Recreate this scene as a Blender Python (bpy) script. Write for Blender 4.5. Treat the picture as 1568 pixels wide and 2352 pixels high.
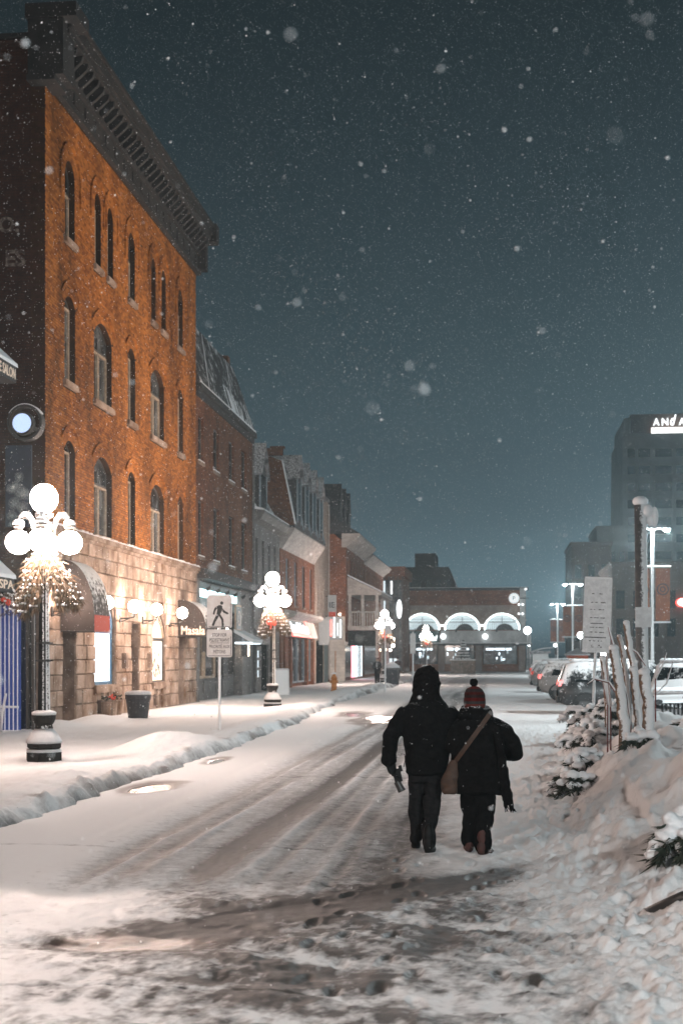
# Snowy market street at night: every object is placed in metres.
# X = right across the street, Y = along the street (away from the viewer), Z = up.
import bpy, math, random
import numpy as np
from mathutils import Vector, Matrix

for o in list(bpy.data.objects):
    bpy.data.objects.remove(o)
scene = bpy.context.scene
C = scene.collection
R = math.radians

# ------------------------------------------------------------------ camera
YAW = math.atan(356 / 3267.0)
cam_d = bpy.data.cameras.new('camera')
cam_d.sensor_fit = 'HORIZONTAL'
cam_d.sensor_width = 24.0
cam_d.lens = 50.0
cam_d.shift_y = 0.2113
cam_d.clip_start = 0.1
cam_d.clip_end = 3000
cam_d.dof.use_dof = True
cam_d.dof.focus_distance = 17.0
cam_d.dof.aperture_fstop = 2.8
cam = bpy.data.objects.new('camera', cam_d)
C.objects.link(cam)
cam.location = (0, 0, 1.85)
cam.rotation_euler = (R(90), 0, YAW)
scene.camera = cam

# ------------------------------------------------------------------ night sky
world = bpy.data.worlds.new('World')
scene.world = world
world.use_nodes = True
wn = world.node_tree
wn.nodes.clear()
w_out = wn.nodes.new('ShaderNodeOutputWorld')
w_bg = wn.nodes.new('ShaderNodeBackground')
w_sky = wn.nodes.new('ShaderNodeTexSky')
w_sky.sky_type = 'NISHITA'
w_sky.sun_disc = False
w_sky.sun_elevation = R(-6.2)
w_sky.sun_rotation = R(0)
w_sky.altitude = 50
w_sky.dust_density = 1.0
w_hsv = wn.nodes.new('ShaderNodeHueSaturation')
w_hsv.inputs['Saturation'].default_value = 0.0
w_mul = wn.nodes.new('ShaderNodeMix')
w_mul.data_type = 'RGBA'
w_mul.blend_type = 'MULTIPLY'
w_mul.inputs['Factor'].default_value = 1.0
w_mul.inputs[7].default_value = (0.46, 0.82, 1.0, 1)
wn.links.new(w_sky.outputs[0], w_hsv.inputs['Color'])
wn.links.new(w_hsv.outputs[0], w_mul.inputs[6])
wn.links.new(w_mul.outputs[2], w_bg.inputs['Color'])
wn.links.new(w_bg.outputs[0], w_out.inputs['Surface'])
w_bg.inputs['Strength'].default_value = 2.2

# ------------------------------------------------------------------ exposure and renderer
vs = scene.view_settings
vs.view_transform = 'Standard'
vs.look = 'None'
vs.exposure = 0.62
vs.gamma = 1.0
vs.use_curve_mapping = False
cy = scene.cycles
cy.use_denoising = True
cy.adaptive_threshold = 0.03
cy.max_bounces = 4
cy.diffuse_bounces = 2
cy.glossy_bounces = 3
cy.transmission_bounces = 4
cy.transparent_max_bounces = 6
cy.volume_bounces = 0
cy.sample_clamp_indirect = 4.0
cy.sample_clamp_direct = 0.0
cy.caustics_reflective = False
cy.caustics_refractive = False
cy.use_light_tree = True

LAMP = dict(globe=165.0, wall=75.0, road=3800.0, flood=6000.0)
GLOBE_COL = (1.0, 0.79, 0.70)
WALL_COL = (1.0, 0.75, 0.62)
ROAD_COL = (0.86, 0.97, 1.0)
HAZE_DENSITY = 0.00095
rnd = random.Random(7)
# ------------------------------------------------------------------ numpy noise
_ng = np.random.default_rng(11)
_PERM = _ng.random((256, 256))

def vnoise(x, y):
    xi = np.floor(x).astype(int); yi = np.floor(y).astype(int)
    fx = x - xi; fy_ = y - yi
    fx = fx * fx * (3 - 2 * fx); fy_ = fy_ * fy_ * (3 - 2 * fy_)
    a = _PERM[xi & 255, yi & 255]; b = _PERM[(xi + 1) & 255, yi & 255]
    c = _PERM[xi & 255, (yi + 1) & 255]; d = _PERM[(xi + 1) & 255, (yi + 1) & 255]
    return (a * (1 - fx) + b * fx) * (1 - fy_) + (c * (1 - fx) + d * fx) * fy_

def fbm(x, y, octaves=4, gain=0.5):
    s = 0.0; amp = 1.0; tot = 0.0
    for k in range(octaves):
        s = s + amp * vnoise(x * 2 ** k + 17.3 * k, y * 2 ** k + 9.1 * k)
        tot += amp; amp *= gain
    return s / tot

def smooth(a, b, x):
    t = np.clip((x - a) / (b - a), 0, 1)
    return t * t * (3 - 2 * t)

# ------------------------------------------------------------------ survey: a sight line to a plane
FP, CXP, HYP, CAMH = 3267.0, 784.0, 1507.0, 1.85
SA, CA = math.sin(YAW), math.cos(YAW)
def _ratio(u):
    xc = (u - CXP) / FP
    return (-SA + CA * xc) / (CA + SA * xc)
def _dep(X, Y): return -SA * X + CA * Y
def fy(u, X0=-12.1): return X0 / _ratio(u)
def fz(u, v, X0=-12.1):
    return CAMH + (HYP - v) / FP * _dep(X0, fy(u, X0))
def at(u, v, Y):
    X = _ratio(u) * Y
    return (X, Y, CAMH + (HYP - v) / FP * _dep(X, Y))
def gp(u, v, z=0.0):
    d = (CAMH - z) * FP / (v - HYP); xc = (u - CXP) / FP
    return (d * (-SA + CA * xc), d * (CA + SA * xc), z)

# ------------------------------------------------------------------ mesh collector
class MB:
    def __init__(self):
        self.v = []; self.f = []
    def add(self, verts, faces):
        n = len(self.v)
        self.v.extend([tuple(p) for p in verts])
        self.f.extend([tuple(i + n for i in q) for q in faces])
        return self
    def box(self, x0, x1, y0, y1, z0, z1):
        return self.add([(x0, y0, z0), (x1, y0, z0), (x1, y1, z0), (x0, y1, z0),
                         (x0, y0, z1), (x1, y0, z1), (x1, y1, z1), (x0, y1, z1)],
                        [(0, 3, 2, 1), (4, 5, 6, 7), (0, 1, 5, 4), (1, 2, 6, 5), (2, 3, 7, 6), (3, 0, 4, 7)])
    def obox(self, c, size, M=None):
        sx, sy, sz = [s / 2 for s in size]
        pts = [Vector((x, y, z)) for z in (-sz, sz) for (x, y) in ((-sx, -sy), (sx, -sy), (sx, sy), (-sx, sy))]
        if M is not None: pts = [M @ p for p in pts]
        c = Vector(c)
        return self.add([p + c for p in pts],
                        [(0, 3, 2, 1), (4, 5, 6, 7), (0, 1, 5, 4), (1, 2, 6, 5), (2, 3, 7, 6), (3, 0, 4, 7)])
    def fbox(self, T, s0, s1, z0, z1, o0, o1):
        P = [T(s, z, o) for z in (z0, z1) for (s, o) in ((s0, o0), (s1, o0), (s1, o1), (s0, o1))]
        return self.add(P, [(0, 3, 2, 1), (4, 5, 6, 7), (0, 1, 5, 4), (1, 2, 6, 5), (2, 3, 7, 6), (3, 0, 4, 7)])
    def extrude(self, pts, vec):
        n = len(pts); vec = Vector(vec)
        a = [Vector(p) for p in pts]; b = [p + vec for p in a]
        f = [tuple(range(n - 1, -1, -1)), tuple(range(n, 2 * n))]
        f += [(i, (i + 1) % n, n + (i + 1) % n, n + i) for i in range(n)]
        return self.add(a + b, f)
    def fextrude(self, T, poly, o0, o1):
        n = len(poly)
        a = [T(s, z, o0) for s, z in poly]; b = [T(s, z, o1) for s, z in poly]
        f = [tuple(range(n - 1, -1, -1)), tuple(range(n, 2 * n))]
        f += [(i, (i + 1) % n, n + (i + 1) % n, n + i) for i in range(n)]
        return self.add(a + b, f)
    def tube(self, pts, radii, n=8, caps=True):
        pts = [Vector(p) for p in pts]
        if not hasattr(radii, '__len__'): radii = [radii] * len(pts)
        base = len(self.v); ref = None
        for i, p in enumerate(pts):
            t = (pts[min(i + 1, len(pts) - 1)] - pts[max(i - 1, 0)])
            t = t.normalized() if t.length > 1e-9 else Vector((0, 0, 1))
            if ref is None:
                ref = t.orthogonal().normalized()
            ref = (ref - t * ref.dot(t))
            ref = ref.normalized() if ref.length > 1e-6 else t.orthogonal().normalized()
            b = t.cross(ref)
            for k in range(n):
                an = 2 * math.pi * k / n
                self.v.append(tuple(p + (ref * math.cos(an) + b * math.sin(an)) * radii[i]))
        m = len(pts)
        for i in range(m - 1):
            for k in range(n):
                k2 = (k + 1) % n
                self.f.append((base + i * n + k, base + i * n + k2, base + (i + 1) * n + k2, base + (i + 1) * n + k))
        if caps:
            self.f.append(tuple(base + k for k in range(n - 1, -1, -1)))
            self.f.append(tuple(base + (m - 1) * n + k for k in range(n)))
        return self
    def stack(self, secs, n=16):
        """closed shell through horizontal ellipses: (x, y, z, rx, ry)"""
        base = len(self.v)
        for (x, y, z, rx, ry) in secs:
            for k in range(n):
                an = 2 * math.pi * k / n
                self.v.append((x + rx * math.cos(an), y + ry * math.sin(an), z))
        m = len(secs)
        for i in range(m - 1):
            for k in range(n):
                k2 = (k + 1) % n
                self.f.append((base + i * n + k, base + i * n + k2, base + (i + 1) * n + k2, base + (i + 1) * n + k))
        self.f.append(tuple(base + k for k in range(n - 1, -1, -1)))
        self.f.append(tuple(base + (m - 1) * n + k for k in range(n)))
        return self
    def lathe(self, prof, n=16, c=(0, 0, 0)):
        return self.stack([(c[0], c[1], c[2] + z, max(r, 1e-4), max(r, 1e-4)) for r, z in prof], n)
    def sphere(self, c, r, nu=12, nv=8, M=None):
        if not hasattr(r, '__len__'): r = (r, r, r)
        c = Vector(c); base = len(self.v); pts = []
        pts.append(Vector((0, 0, -r[2])))
        for j in range(1, nv):
            th = -math.pi / 2 + math.pi * j / nv
            for k in range(nu):
                ph = 2 * math.pi * k / nu
                pts.append(Vector((r[0] * math.cos(th) * math.cos(ph), r[1] * math.cos(th) * math.sin(ph), r[2] * math.sin(th))))
        pts.append(Vector((0, 0, r[2])))
        if M is not None: pts = [M @ p for p in pts]
        self.v.extend([tuple(p + c) for p in pts])
        for k in range(nu):
            self.f.append((base, base + 1 + (k + 1) % nu, base + 1 + k))
        for j in range(nv - 2):
            for k in range(nu):
                a = base + 1 + j * nu + k; b = base + 1 + j * nu + (k + 1) % nu
                self.f.append((a, b, b + nu, a + nu))
        top = base + 1 + (nv - 1) * nu
        for k in range(nu):
            self.f.append((top - nu + k, top - nu + (k + 1) % nu, top))
        return self
    def quad(self, a, b, c, d): return self.add([a, b, c, d], [(0, 1, 2, 3)])
    def blade(self, base, tip, w, side=None):
        a = Vector(base); b = Vector(tip); d = b - a
        s = side if side is not None else d.cross(Vector((rnd.uniform(-1, 1), rnd.uniform(-1, 1), rnd.uniform(-1, 1))))
        s = (s.normalized() if s.length > 1e-8 else Vector((1, 0, 0))) * w
        return self.add([a - s * .5, a + s * .5, a + d * .55 + s * .5, b, a + d * .55 - s * .5], [(0, 1, 2, 3, 4)])
    def mesh(self, name='mesh', smooth=False, org=(0, 0, 0)):
        me = bpy.data.meshes.new(name)
        ox, oy, oz = org
        me.from_pydata([(x - ox, y - oy, z - oz) for x, y, z in self.v], [], self.f)
        if smooth:
            me.polygons.foreach_set('use_smooth', np.ones(len(me.polygons), dtype=bool))
        me.update()
        return me
    def build(self, name, mat, parent=None, smooth=False):
        """coordinates are relative to the parent thing's base (its ORG when it is placed in world metres)"""
        org = ORG.get(parent.name, (0, 0, 0)) if parent is not None else (0, 0, 0)
        o = bpy.data.objects.new(name, self.mesh(name, smooth, org))
        if mat is not None: o.data.materials.append(mat)
        C.objects.link(o)
        if parent is not None:
            o.parent = parent
            ORG[o.name] = org
        return o

ORG = {}
def tag(o, label=None, cat=None, group=None, kind=None):
    if label: o['label'] = label
    if cat: o['category'] = cat
    if group: o['group'] = group
    if kind: o['kind'] = kind
    return o
def thing(name, label, cat, loc=(0, 0, 0), rz=0.0, group=None, world=False):
    o = bpy.data.objects.new(name, None)
    o.empty_display_size = 0.2
    C.objects.link(o)
    o.location = loc; o.rotation_euler = (0, 0, rz)
    if world: ORG[o.name] = tuple(loc)
    return tag(o, label, cat, group)
def copy_tree(o, parent=None):
    c = o.copy(); C.objects.link(c); c.parent = parent
    for ch in list(o.children): copy_tree(ch, c)
    return c
def solo(mb, name, mat, label, cat, loc=(0, 0, 0), rz=0.0, group=None, kind=None, smooth=False):
    o = mb.build(name, mat, None, smooth)
    o.location = loc; o.rotation_euler = (0, 0, rz)
    return tag(o, label, cat, group, kind)

def street(X0):                      # facade along the street, outwards = +X
    return lambda s, z, o: (X0 + o, s, z)
def cross(Y0):                       # facade across the street, outwards = -Y
    return lambda s, z, o: (s, Y0 - o, z)

def text_mb(T, s0, z0, txt, h, o=0.02, depth=0.02, width=None, shear=0.0, font_w=1.0):
    cu = bpy.data.curves.new('lettering', 'FONT')
    cu.body = txt; cu.size = 1.0; cu.extrude = 0.5; cu.shear = shear; cu.resolution_u = 3
    cu.align_x = 'CENTER'; cu.align_y = 'CENTER'; cu.offset = 0.012 * font_w
    ob = bpy.data.objects.new('lettering', cu); C.objects.link(ob)
    dg = bpy.context.evaluated_depsgraph_get(); dg.update()
    me = bpy.data.meshes.new_from_object(ob.evaluated_get(dg))
    n = len(me.vertices); co = np.zeros(n * 3); me.vertices.foreach_get('co', co); co = co.reshape(-1, 3)
    fs = [tuple(p.vertices) for p in me.polygons]
    bpy.data.objects.remove(ob); bpy.data.curves.remove(cu); bpy.data.meshes.remove(me)
    mb = MB()
    if n == 0: return mb
    wx = co[:, 0].max() - co[:, 0].min(); hx = co[:, 1].max() - co[:, 1].min()
    kz = h / max(hx, 1e-6); kx = (width / wx) if width else kz
    cx = (co[:, 0].max() + co[:, 0].min()) / 2; cz = (co[:, 1].max() + co[:, 1].min()) / 2
    mb.add([T(s0 + (x - cx) * kx, z0 + (y - cz) * kz, o + (z + .5) * depth) for x, y, z in co], fs)
    return mb

def remeshed(mb, name, voxel, mat, parent=None, smooth_it=3, noise=0.0, nscale=6.0):
    ob = bpy.data.objects.new('shape', mb.mesh('shape')); C.objects.link(ob)
    m = ob.modifiers.new('r', 'REMESH'); m.mode = 'VOXEL'; m.voxel_size = voxel
    if smooth_it:
        s = ob.modifiers.new('s', 'SMOOTH'); s.iterations = smooth_it; s.factor = 0.5
    dg = bpy.context.evaluated_depsgraph_get(); dg.update()
    me = bpy.data.meshes.new_from_object(ob.evaluated_get(dg)); me.name = name
    bpy.data.objects.remove(ob)
    if noise:
        n = len(me.vertices); co = np.zeros(n * 3); me.vertices.foreach_get('co', co); co = co.reshape(-1, 3)
        no = np.zeros(n * 3); me.vertices.foreach_get('normal', no); no = no.reshape(-1, 3)
        d = fbm(co[:, 0] * nscale + co[:, 1] * nscale * .7, co[:, 2] * nscale * 1.3 + co[:, 1] * nscale, 3) - .5
        co += no * (d * noise * 2)[:, None]
        me.vertices.foreach_set('co', co.ravel())
    me.polygons.foreach_set('use_smooth', np.ones(len(me.polygons), dtype=bool)); me.update()
    o = bpy.data.objects.new(name, me)
    me.materials.clear()
    if mat: me.materials.append(mat)
    C.objects.link(o)
    if parent is not None: o.parent = parent
    return o

# ------------------------------------------------------------------ materials
M = {}
def _n(nt, t, **kw):
    n = nt.nodes.new(t)
    for k, v in kw.items():
        if k in n.inputs: n.inputs[k].default_value = v
        else: setattr(n, k, v)
    return n
def mat(name, col, col2=None, scale=4.0, rough=0.75, bump=0.0, bscale=30.0, metal=0.0, spec=0.5, snow=0.0, snow_dir=None,
        snow_scale=14.0, emit=None, estr=0.0, stretch=(1, 1, 1), edge=(0.4, 0.6), rnd_obj=False, transl=0.0, aniso_detail=6):
    m = bpy.data.materials.new(name); m.use_nodes = True
    nt = m.node_tree; nt.nodes.clear()
    out = _n(nt, 'ShaderNodeOutputMaterial'); bs = _n(nt, 'ShaderNodeBsdfPrincipled')
    nt.links.new(bs.outputs[0], out.inputs[0])
    bs.inputs['Roughness'].default_value = rough
    bs.inputs['Metallic'].default_value = metal
    bs.inputs['Specular IOR Level'].default_value = spec
    tc = _n(nt, 'ShaderNodeTexCoord'); mp = _n(nt, 'ShaderNodeMapping'); mp.inputs['Scale'].default_value = stretch
    nt.links.new(tc.outputs['Object'], mp.inputs['Vector'])
    col = tuple(col) + (1,)
    last = None
    if col2 is not None:
        nz = _n(nt, 'ShaderNodeTexNoise', Scale=scale, Detail=float(aniso_detail), Roughness=0.6)
        nt.links.new(mp.outputs[0], nz.inputs['Vector'])
        cr = _n(nt, 'ShaderNodeValToRGB')
        cr.color_ramp.elements[0].position = edge[0]; cr.color_ramp.elements[0].color = col
        cr.color_ramp.elements[1].position = edge[1]; cr.color_ramp.elements[1].color = tuple(col2) + (1,)
        nt.links.new(nz.outputs['Fac'], cr.inputs['Fac'])
        last = cr.outputs[0]
    else:
        rgb = _n(nt, 'ShaderNodeRGB'); rgb.outputs[0].default_value = col; last = rgb.outputs[0]
    if rnd_obj:
        oi = _n(nt, 'ShaderNodeObjectInfo'); hs = _n(nt, 'ShaderNodeHueSaturation')
        mr = _n(nt, 'ShaderNodeMapRange'); mr.inputs['To Min'].default_value = 0.8; mr.inputs['To Max'].default_value = 1.2
        nt.links.new(oi.outputs['Random'], mr.inputs['Value']); nt.links.new(mr.outputs[0], hs.inputs['Value'])
        nt.links.new(last, hs.inputs['Color']); last = hs.outputs[0]
    if snow:
        geo = _n(nt, 'ShaderNodeNewGeometry'); sx = _n(nt, 'ShaderNodeVectorMath', operation='DOT_PRODUCT')
        d = Vector(snow_dir or (0, 0, 1)).normalized(); sx.inputs[1].default_value = d
        nt.links.new(geo.outputs['Normal'], sx.inputs[0])
        nz2 = _n(nt, 'ShaderNodeTexNoise', Scale=snow_scale, Detail=6.0, Roughness=0.7)
        nt.links.new(tc.outputs['Object'], nz2.inputs['Vector'])
        ad = _n(nt, 'ShaderNodeMath', operation='ADD'); nt.links.new(nz2.outputs['Fac'], ad.inputs[0])
        mu = _n(nt, 'ShaderNodeMath', operation='MULTIPLY'); mu.inputs[1].default_value = 0.55
        nt.links.new(sx.outputs['Value'], mu.inputs[0]); nt.links.new(mu.outputs[0], ad.inputs[1])
        st = _n(nt, 'ShaderNodeMapRange'); st.inputs['From Min'].default_value = 1.0 - snow - 0.06; st.inputs['From Max'].default_value = 1.0 - snow + 0.06
        nt.links.new(ad.outputs[0], st.inputs['Value'])
        mx = _n(nt, 'ShaderNodeMix', data_type='RGBA'); nt.links.new(st.outputs[0], mx.inputs['Factor'])
        nt.links.new(last, mx.inputs[6]); mx.inputs[7].default_value = (0.8, 0.81, 0.82, 1); last = mx.outputs[2]
    nt.links.new(last, bs.inputs['Base Color'])
    if bump > 0:
        nb = _n(nt, 'ShaderNodeTexNoise', Scale=bscale, Detail=5.0, Roughness=0.65)
        nt.links.new(mp.outputs[0], nb.inputs['Vector'])
        bp = _n(nt, 'ShaderNodeBump', Strength=bump, Distance=0.03)
        nt.links.new(nb.outputs['Fac'], bp.inputs['Height']); nt.links.new(bp.outputs[0], bs.inputs['Normal'])
    if emit is not None:
        bs.inputs['Emission Color'].default_value = tuple(emit) + (1,)
        bs.inputs['Emission Strength'].default_value = estr
    if transl: bs.inputs['Subsurface Weight'].default_value = transl
    M[name] = m
    return m

mat('snow', (0.80, 0.81, 0.82), (0.74, 0.75, 0.77), scale=3, rough=0.7, bump=0.5, bscale=40, spec=0.25)
def brick_front(name, ca, cb, z0, soot):
    m = bpy.data.materials.new(name); m.use_nodes = True; nt = m.node_tree; bs = nt.nodes['Principled BSDF']
    bs.inputs['Roughness'].default_value = .92; bs.inputs['Specular IOR Level'].default_value = .15
    geo = _n(nt, 'ShaderNodeNewGeometry'); sp = _n(nt, 'ShaderNodeSeparateXYZ'); nt.links.new(geo.outputs['Position'], sp.inputs[0])
    def mth(op, a, b=0.0):
        n = _n(nt, 'ShaderNodeMath', operation=op)
        for i, v in enumerate((a, b)):
            if isinstance(v, (int, float)): n.inputs[i].default_value = v
            else: nt.links.new(v, n.inputs[i])
        return n.outputs[0]
    row = mth('FLOOR', mth('DIVIDE', mth('SUBTRACT', sp.outputs[2], z0 - .005), .077))
    al = mth('ADD', sp.outputs[0], sp.outputs[1])
    col = mth('FLOOR', mth('ADD', mth('DIVIDE', al, .226), mth('MULTIPLY', row, .5)))
    cb_ = _n(nt, 'ShaderNodeCombineXYZ'); nt.links.new(row, cb_.inputs[0]); nt.links.new(col, cb_.inputs[1])
    wn_ = _n(nt, 'ShaderNodeTexWhiteNoise', noise_dimensions='2D'); nt.links.new(cb_.outputs[0], wn_.inputs['Vector'])
    mx = _n(nt, 'ShaderNodeMix', data_type='RGBA'); nt.links.new(wn_.outputs['Value'], mx.inputs['Factor']); mx.inputs[6].default_value = tuple(ca) + (1,); mx.inputs[7].default_value = tuple(cb) + (1,)
    nz = _n(nt, 'ShaderNodeTexNoise', Scale=.55, Detail=8.0, Roughness=.65); mp = _n(nt, 'ShaderNodeMapping'); mp.inputs['Scale'].default_value = (1, 1, .45)
    nt.links.new(geo.outputs['Position'], mp.inputs['Vector']); nt.links.new(mp.outputs[0], nz.inputs['Vector'])
    mr = _n(nt, 'ShaderNodeMapRange'); mr.inputs['From Min'].default_value = .38; mr.inputs['From Max'].default_value = .66; mr.inputs['To Min'].default_value = 1.1; mr.inputs['To Max'].default_value = 1 - soot
    nt.links.new(nz.outputs['Fac'], mr.inputs['Value'])
    hs = _n(nt, 'ShaderNodeHueSaturation'); nt.links.new(mr.outputs[0], hs.inputs['Value']); nt.links.new(mx.outputs[2], hs.inputs['Color']); nt.links.new(hs.outputs[0], bs.inputs['Base Color'])
    nb = _n(nt, 'ShaderNodeTexNoise', Scale=60.0, Detail=4.0); nt.links.new(geo.outputs['Position'], nb.inputs['Vector']); bp = _n(nt, 'ShaderNodeBump', Strength=.3, Distance=.02); nt.links.new(nb.outputs['Fac'], bp.inputs['Height']); nt.links.new(bp.outputs[0], bs.inputs['Normal'])
    M[name] = m
brick_front('brick_buff', (0.46, 0.175, 0.036), (0.20, 0.066, 0.015), 5.44, .66)
mat('mortar_buff', (0.055, 0.026, 0.012), (0.035, 0.018, 0.009), scale=3, rough=0.95, spec=0.1)
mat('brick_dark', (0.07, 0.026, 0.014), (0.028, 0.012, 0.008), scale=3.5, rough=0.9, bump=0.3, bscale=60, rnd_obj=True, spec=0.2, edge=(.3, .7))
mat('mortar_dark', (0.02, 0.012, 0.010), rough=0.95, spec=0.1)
mat('stone', (0.35, 0.275, 0.225), (0.15, 0.092, 0.058), scale=1.3, rough=0.9, bump=0.7, bscale=14, rnd_obj=True, spec=0.2, edge=(.40, .64))
mat('stone_dark', (0.26, 0.20, 0.16), (0.14, 0.10, 0.08), scale=2, rough=0.9, bump=0.5, bscale=16, spec=0.2)
mat('cornice', (0.022, 0.019, 0.018), (0.009, 0.008, 0.008), scale=2.2, rough=0.75, bump=0.3, bscale=20, snow=0.12)
mat('black_metal', (0.018, 0.017, 0.016), rough=0.45, spec=0.5)
mat('frame_dark', (0.045, 0.04, 0.035), (0.03, 0.028, 0.026), rough=0.6)
mat('frame_tan', (0.42, 0.33, 0.24), (0.30, 0.23, 0.17), scale=8, rough=0.7)
mat('glass_dark', (0.012, 0.014, 0.016), rough=0.08, spec=0.7)
mat('glass_pale', (0.13, 0.15, 0.16), (0.03, 0.034, 0.038), scale=1.1, rough=0.12, spec=0.6)  # pale sky reflection painted into the pane colour
mat('void', (0.004, 0.004, 0.004), rough=0.9, spec=0.0)
def glow(name, c, s, rough=0.5):
    return mat(name, (0.6, 0.6, 0.6), rough=rough, emit=c, estr=s)
glow('globe', GLOBE_COL, LAMP['globe'])
glow('wall_globe', WALL_COL, LAMP['wall'])
# ------------------------------------------------------------------ ground, road, pavement, snow banks
def cells(x, y, seed=0):
    """distance to the nearest of scattered points: lumps of broken snow"""
    xi = np.floor(x).astype(int); yi = np.floor(y).astype(int)
    best = np.full(x.shape, 9.0); hid = np.zeros(x.shape)
    for dx in (-1, 0, 1):
        for dy in (-1, 0, 1):
            cx = xi + dx; cy_ = yi + dy
            jx = _PERM[(cx + seed * 31) & 255, (cy_ + 7) & 255]; jy = _PERM[(cx + 91) & 255, (cy_ + seed * 17 + 3) & 255]
            d = np.hypot(cx + jx - x, cy_ + jy - y)
            h = _PERM[(cx + 5) & 255, (cy_ + 55 + seed) & 255]
            m = d < best
            best = np.where(m, d, best); hid = np.where(m, h, hid)
    return best, hid

def lumps(x, y, size, seed=0):
    wx = x + size * 0.5 * (fbm(x / size * 1.1 + 40, y / size * 1.1, 2) - .5)
    wy = y + size * 0.5 * (fbm(x / size * 1.1, y / size * 1.1 + 80, 2) - .5)
    d, h = cells(wx / size, wy / size, seed)
    c = np.clip(1 - d * (1.1 + h * .6), 0, 1) ** 0.8 * (0.2 + h * .8)
    b = smooth(.42, .8, fbm(x / size * .9 + seed * 3.1, y / size * .7 + 5, 4, .6))
    return .45 * c + .75 * b

def sheet(name, xs, ys, hfun, mat_, attrs=None):
    X, Y = np.meshgrid(xs, ys)
    Z, at_ = hfun(X, Y)
    nx, ny = len(xs), len(ys)
    me = bpy.data.meshes.new(name)
    co = np.stack([X, Y, Z], -1).reshape(-1, 3)
    idx = np.arange(nx * ny).reshape(ny, nx)
    q = np.stack([idx[:-1, :-1], idx[:-1, 1:], idx[1:, 1:], idx[1:, :-1]], -1).reshape(-1, 4)
    me.vertices.add(len(co)); me.vertices.foreach_set('co', co.ravel())
    me.loops.add(len(q) * 4); me.loops.foreach_set('vertex_index', q.ravel())
    me.polygons.add(len(q)); me.polygons.foreach_set('loop_start', np.arange(len(q)) * 4)
    me.polygons.foreach_set('loop_total', np.full(len(q), 4))
    me.polygons.foreach_set('use_smooth', np.ones(len(q), dtype=bool))
    me.update()
    for k, a in (at_ or {}).items():
        la = me.attributes.new(k, 'FLOAT', 'POINT'); la.data.foreach_set('value', np.ascontiguousarray(a.reshape(-1), dtype=np.float32))
    me.materials.append(mat_)
    o = bpy.data.objects.new(name, me); C.objects.link(o); o['kind'] = 'structure'
    return o

def geo_rows(y0, y1, k, mx):
    ys = [y0]
    while ys[-1] < y1: ys.append(ys[-1] + min(mx, max(0.012, ys[-1] ** 2 * k)))
    return np.array(ys)

def street_snow_material():
    m = bpy.data.materials.new('street_snow'); m.use_nodes = True
    nt = m.node_tree; bs = nt.nodes['Principled BSDF']
    bs.inputs['Specular IOR Level'].default_value = 0.5
    a = _n(nt, 'ShaderNodeAttribute', attribute_name='slush'); w = _n(nt, 'ShaderNodeAttribute', attribute_name='wet')
    d = _n(nt, 'ShaderNodeAttribute', attribute_name='dirt')
    geo = _n(nt, 'ShaderNodeNewGeometry')
    nz = _n(nt, 'ShaderNodeTexNoise', Scale=9.0, Detail=9.0, Roughness=0.72); nt.links.new(geo.outputs['Position'], nz.inputs['Vector'])
    nf = _n(nt, 'ShaderNodeTexNoise', Scale=60.0, Detail=6.0, Roughness=0.8); nt.links.new(geo.outputs['Position'], nf.inputs['Vector'])
    sm = _n(nt, 'ShaderNodeMath', operation='MULTIPLY_ADD'); sm.inputs[1].default_value = 1.1; sm.inputs[2].default_value = -0.55
    nt.links.new(nz.outputs['Fac'], sm.inputs[0])
    s2 = _n(nt, 'ShaderNodeMath', operation='MULTIPLY_ADD'); s2.inputs[1].default_value = 0.5; nt.links.new(nf.outputs['Fac'], s2.inputs[0]); nt.links.new(sm.outputs[0], s2.inputs[2])
    s3 = _n(nt, 'ShaderNodeMath', operation='SUBTRACT'); nt.links.new(s2.outputs[0], s3.inputs[0]); s3.inputs[1].default_value = 0.25
    ga = _n(nt, 'ShaderNodeMath', operation='ADD'); nt.links.new(a.outputs['Fac'], ga.inputs[0]); nt.links.new(s3.outputs[0], ga.inputs[1])
    st = _n(nt, 'ShaderNodeMapRange'); st.inputs['From Min'].default_value = 0.12; st.inputs['From Max'].default_value = 1.0
    nt.links.new(ga.outputs[0], st.inputs['Value'])
    mx = _n(nt, 'ShaderNodeMix', data_type='RGBA'); nt.links.new(st.outputs[0], mx.inputs['Factor'])
    mx.inputs[6].default_value = (0.78, 0.785, 0.79, 1); mx.inputs[7].default_value = (0.055, 0.051, 0.048, 1)
    md = _n(nt, 'ShaderNodeMix', data_type='RGBA'); nt.links.new(d.outputs['Fac'], md.inputs['Factor'])
    nt.links.new(mx.outputs[2], md.inputs[6]); md.inputs[7].default_value = (0.10, 0.062, 0.04, 1)
    nt.links.new(md.outputs[2], bs.inputs['Base Color'])
    rr = _n(nt, 'ShaderNodeMapRange'); rr.inputs['To Min'].default_value = 0.72; rr.inputs['To Max'].default_value = 0.10
    nt.links.new(w.outputs['Fac'], rr.inputs['Value']); nt.links.new(rr.outputs[0], bs.inputs['Roughness'])
    bp = _n(nt, 'ShaderNodeBump', Strength=0.55, Distance=0.02)
    iv = _n(nt, 'ShaderNodeMath', operation='SUBTRACT'); iv.inputs[0].default_value = 0.65
    w5 = _n(nt, 'ShaderNodeMath', operation='MULTIPLY'); w5.inputs[1].default_value = 0.55; nt.links.new(w.outputs['Fac'], w5.inputs[0]); nt.links.new(w5.outputs[0], iv.inputs[1]); iv.use_clamp = True
    nt.links.new(iv.outputs[0], bp.inputs['Strength'])
    nt.links.new(nf.outputs['Fac'], bp.inputs['Height']); nt.links.new(bp.outputs[0], bs.inputs['Normal'])
    M['street_snow'] = m
    return m
street_snow_material()

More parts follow.
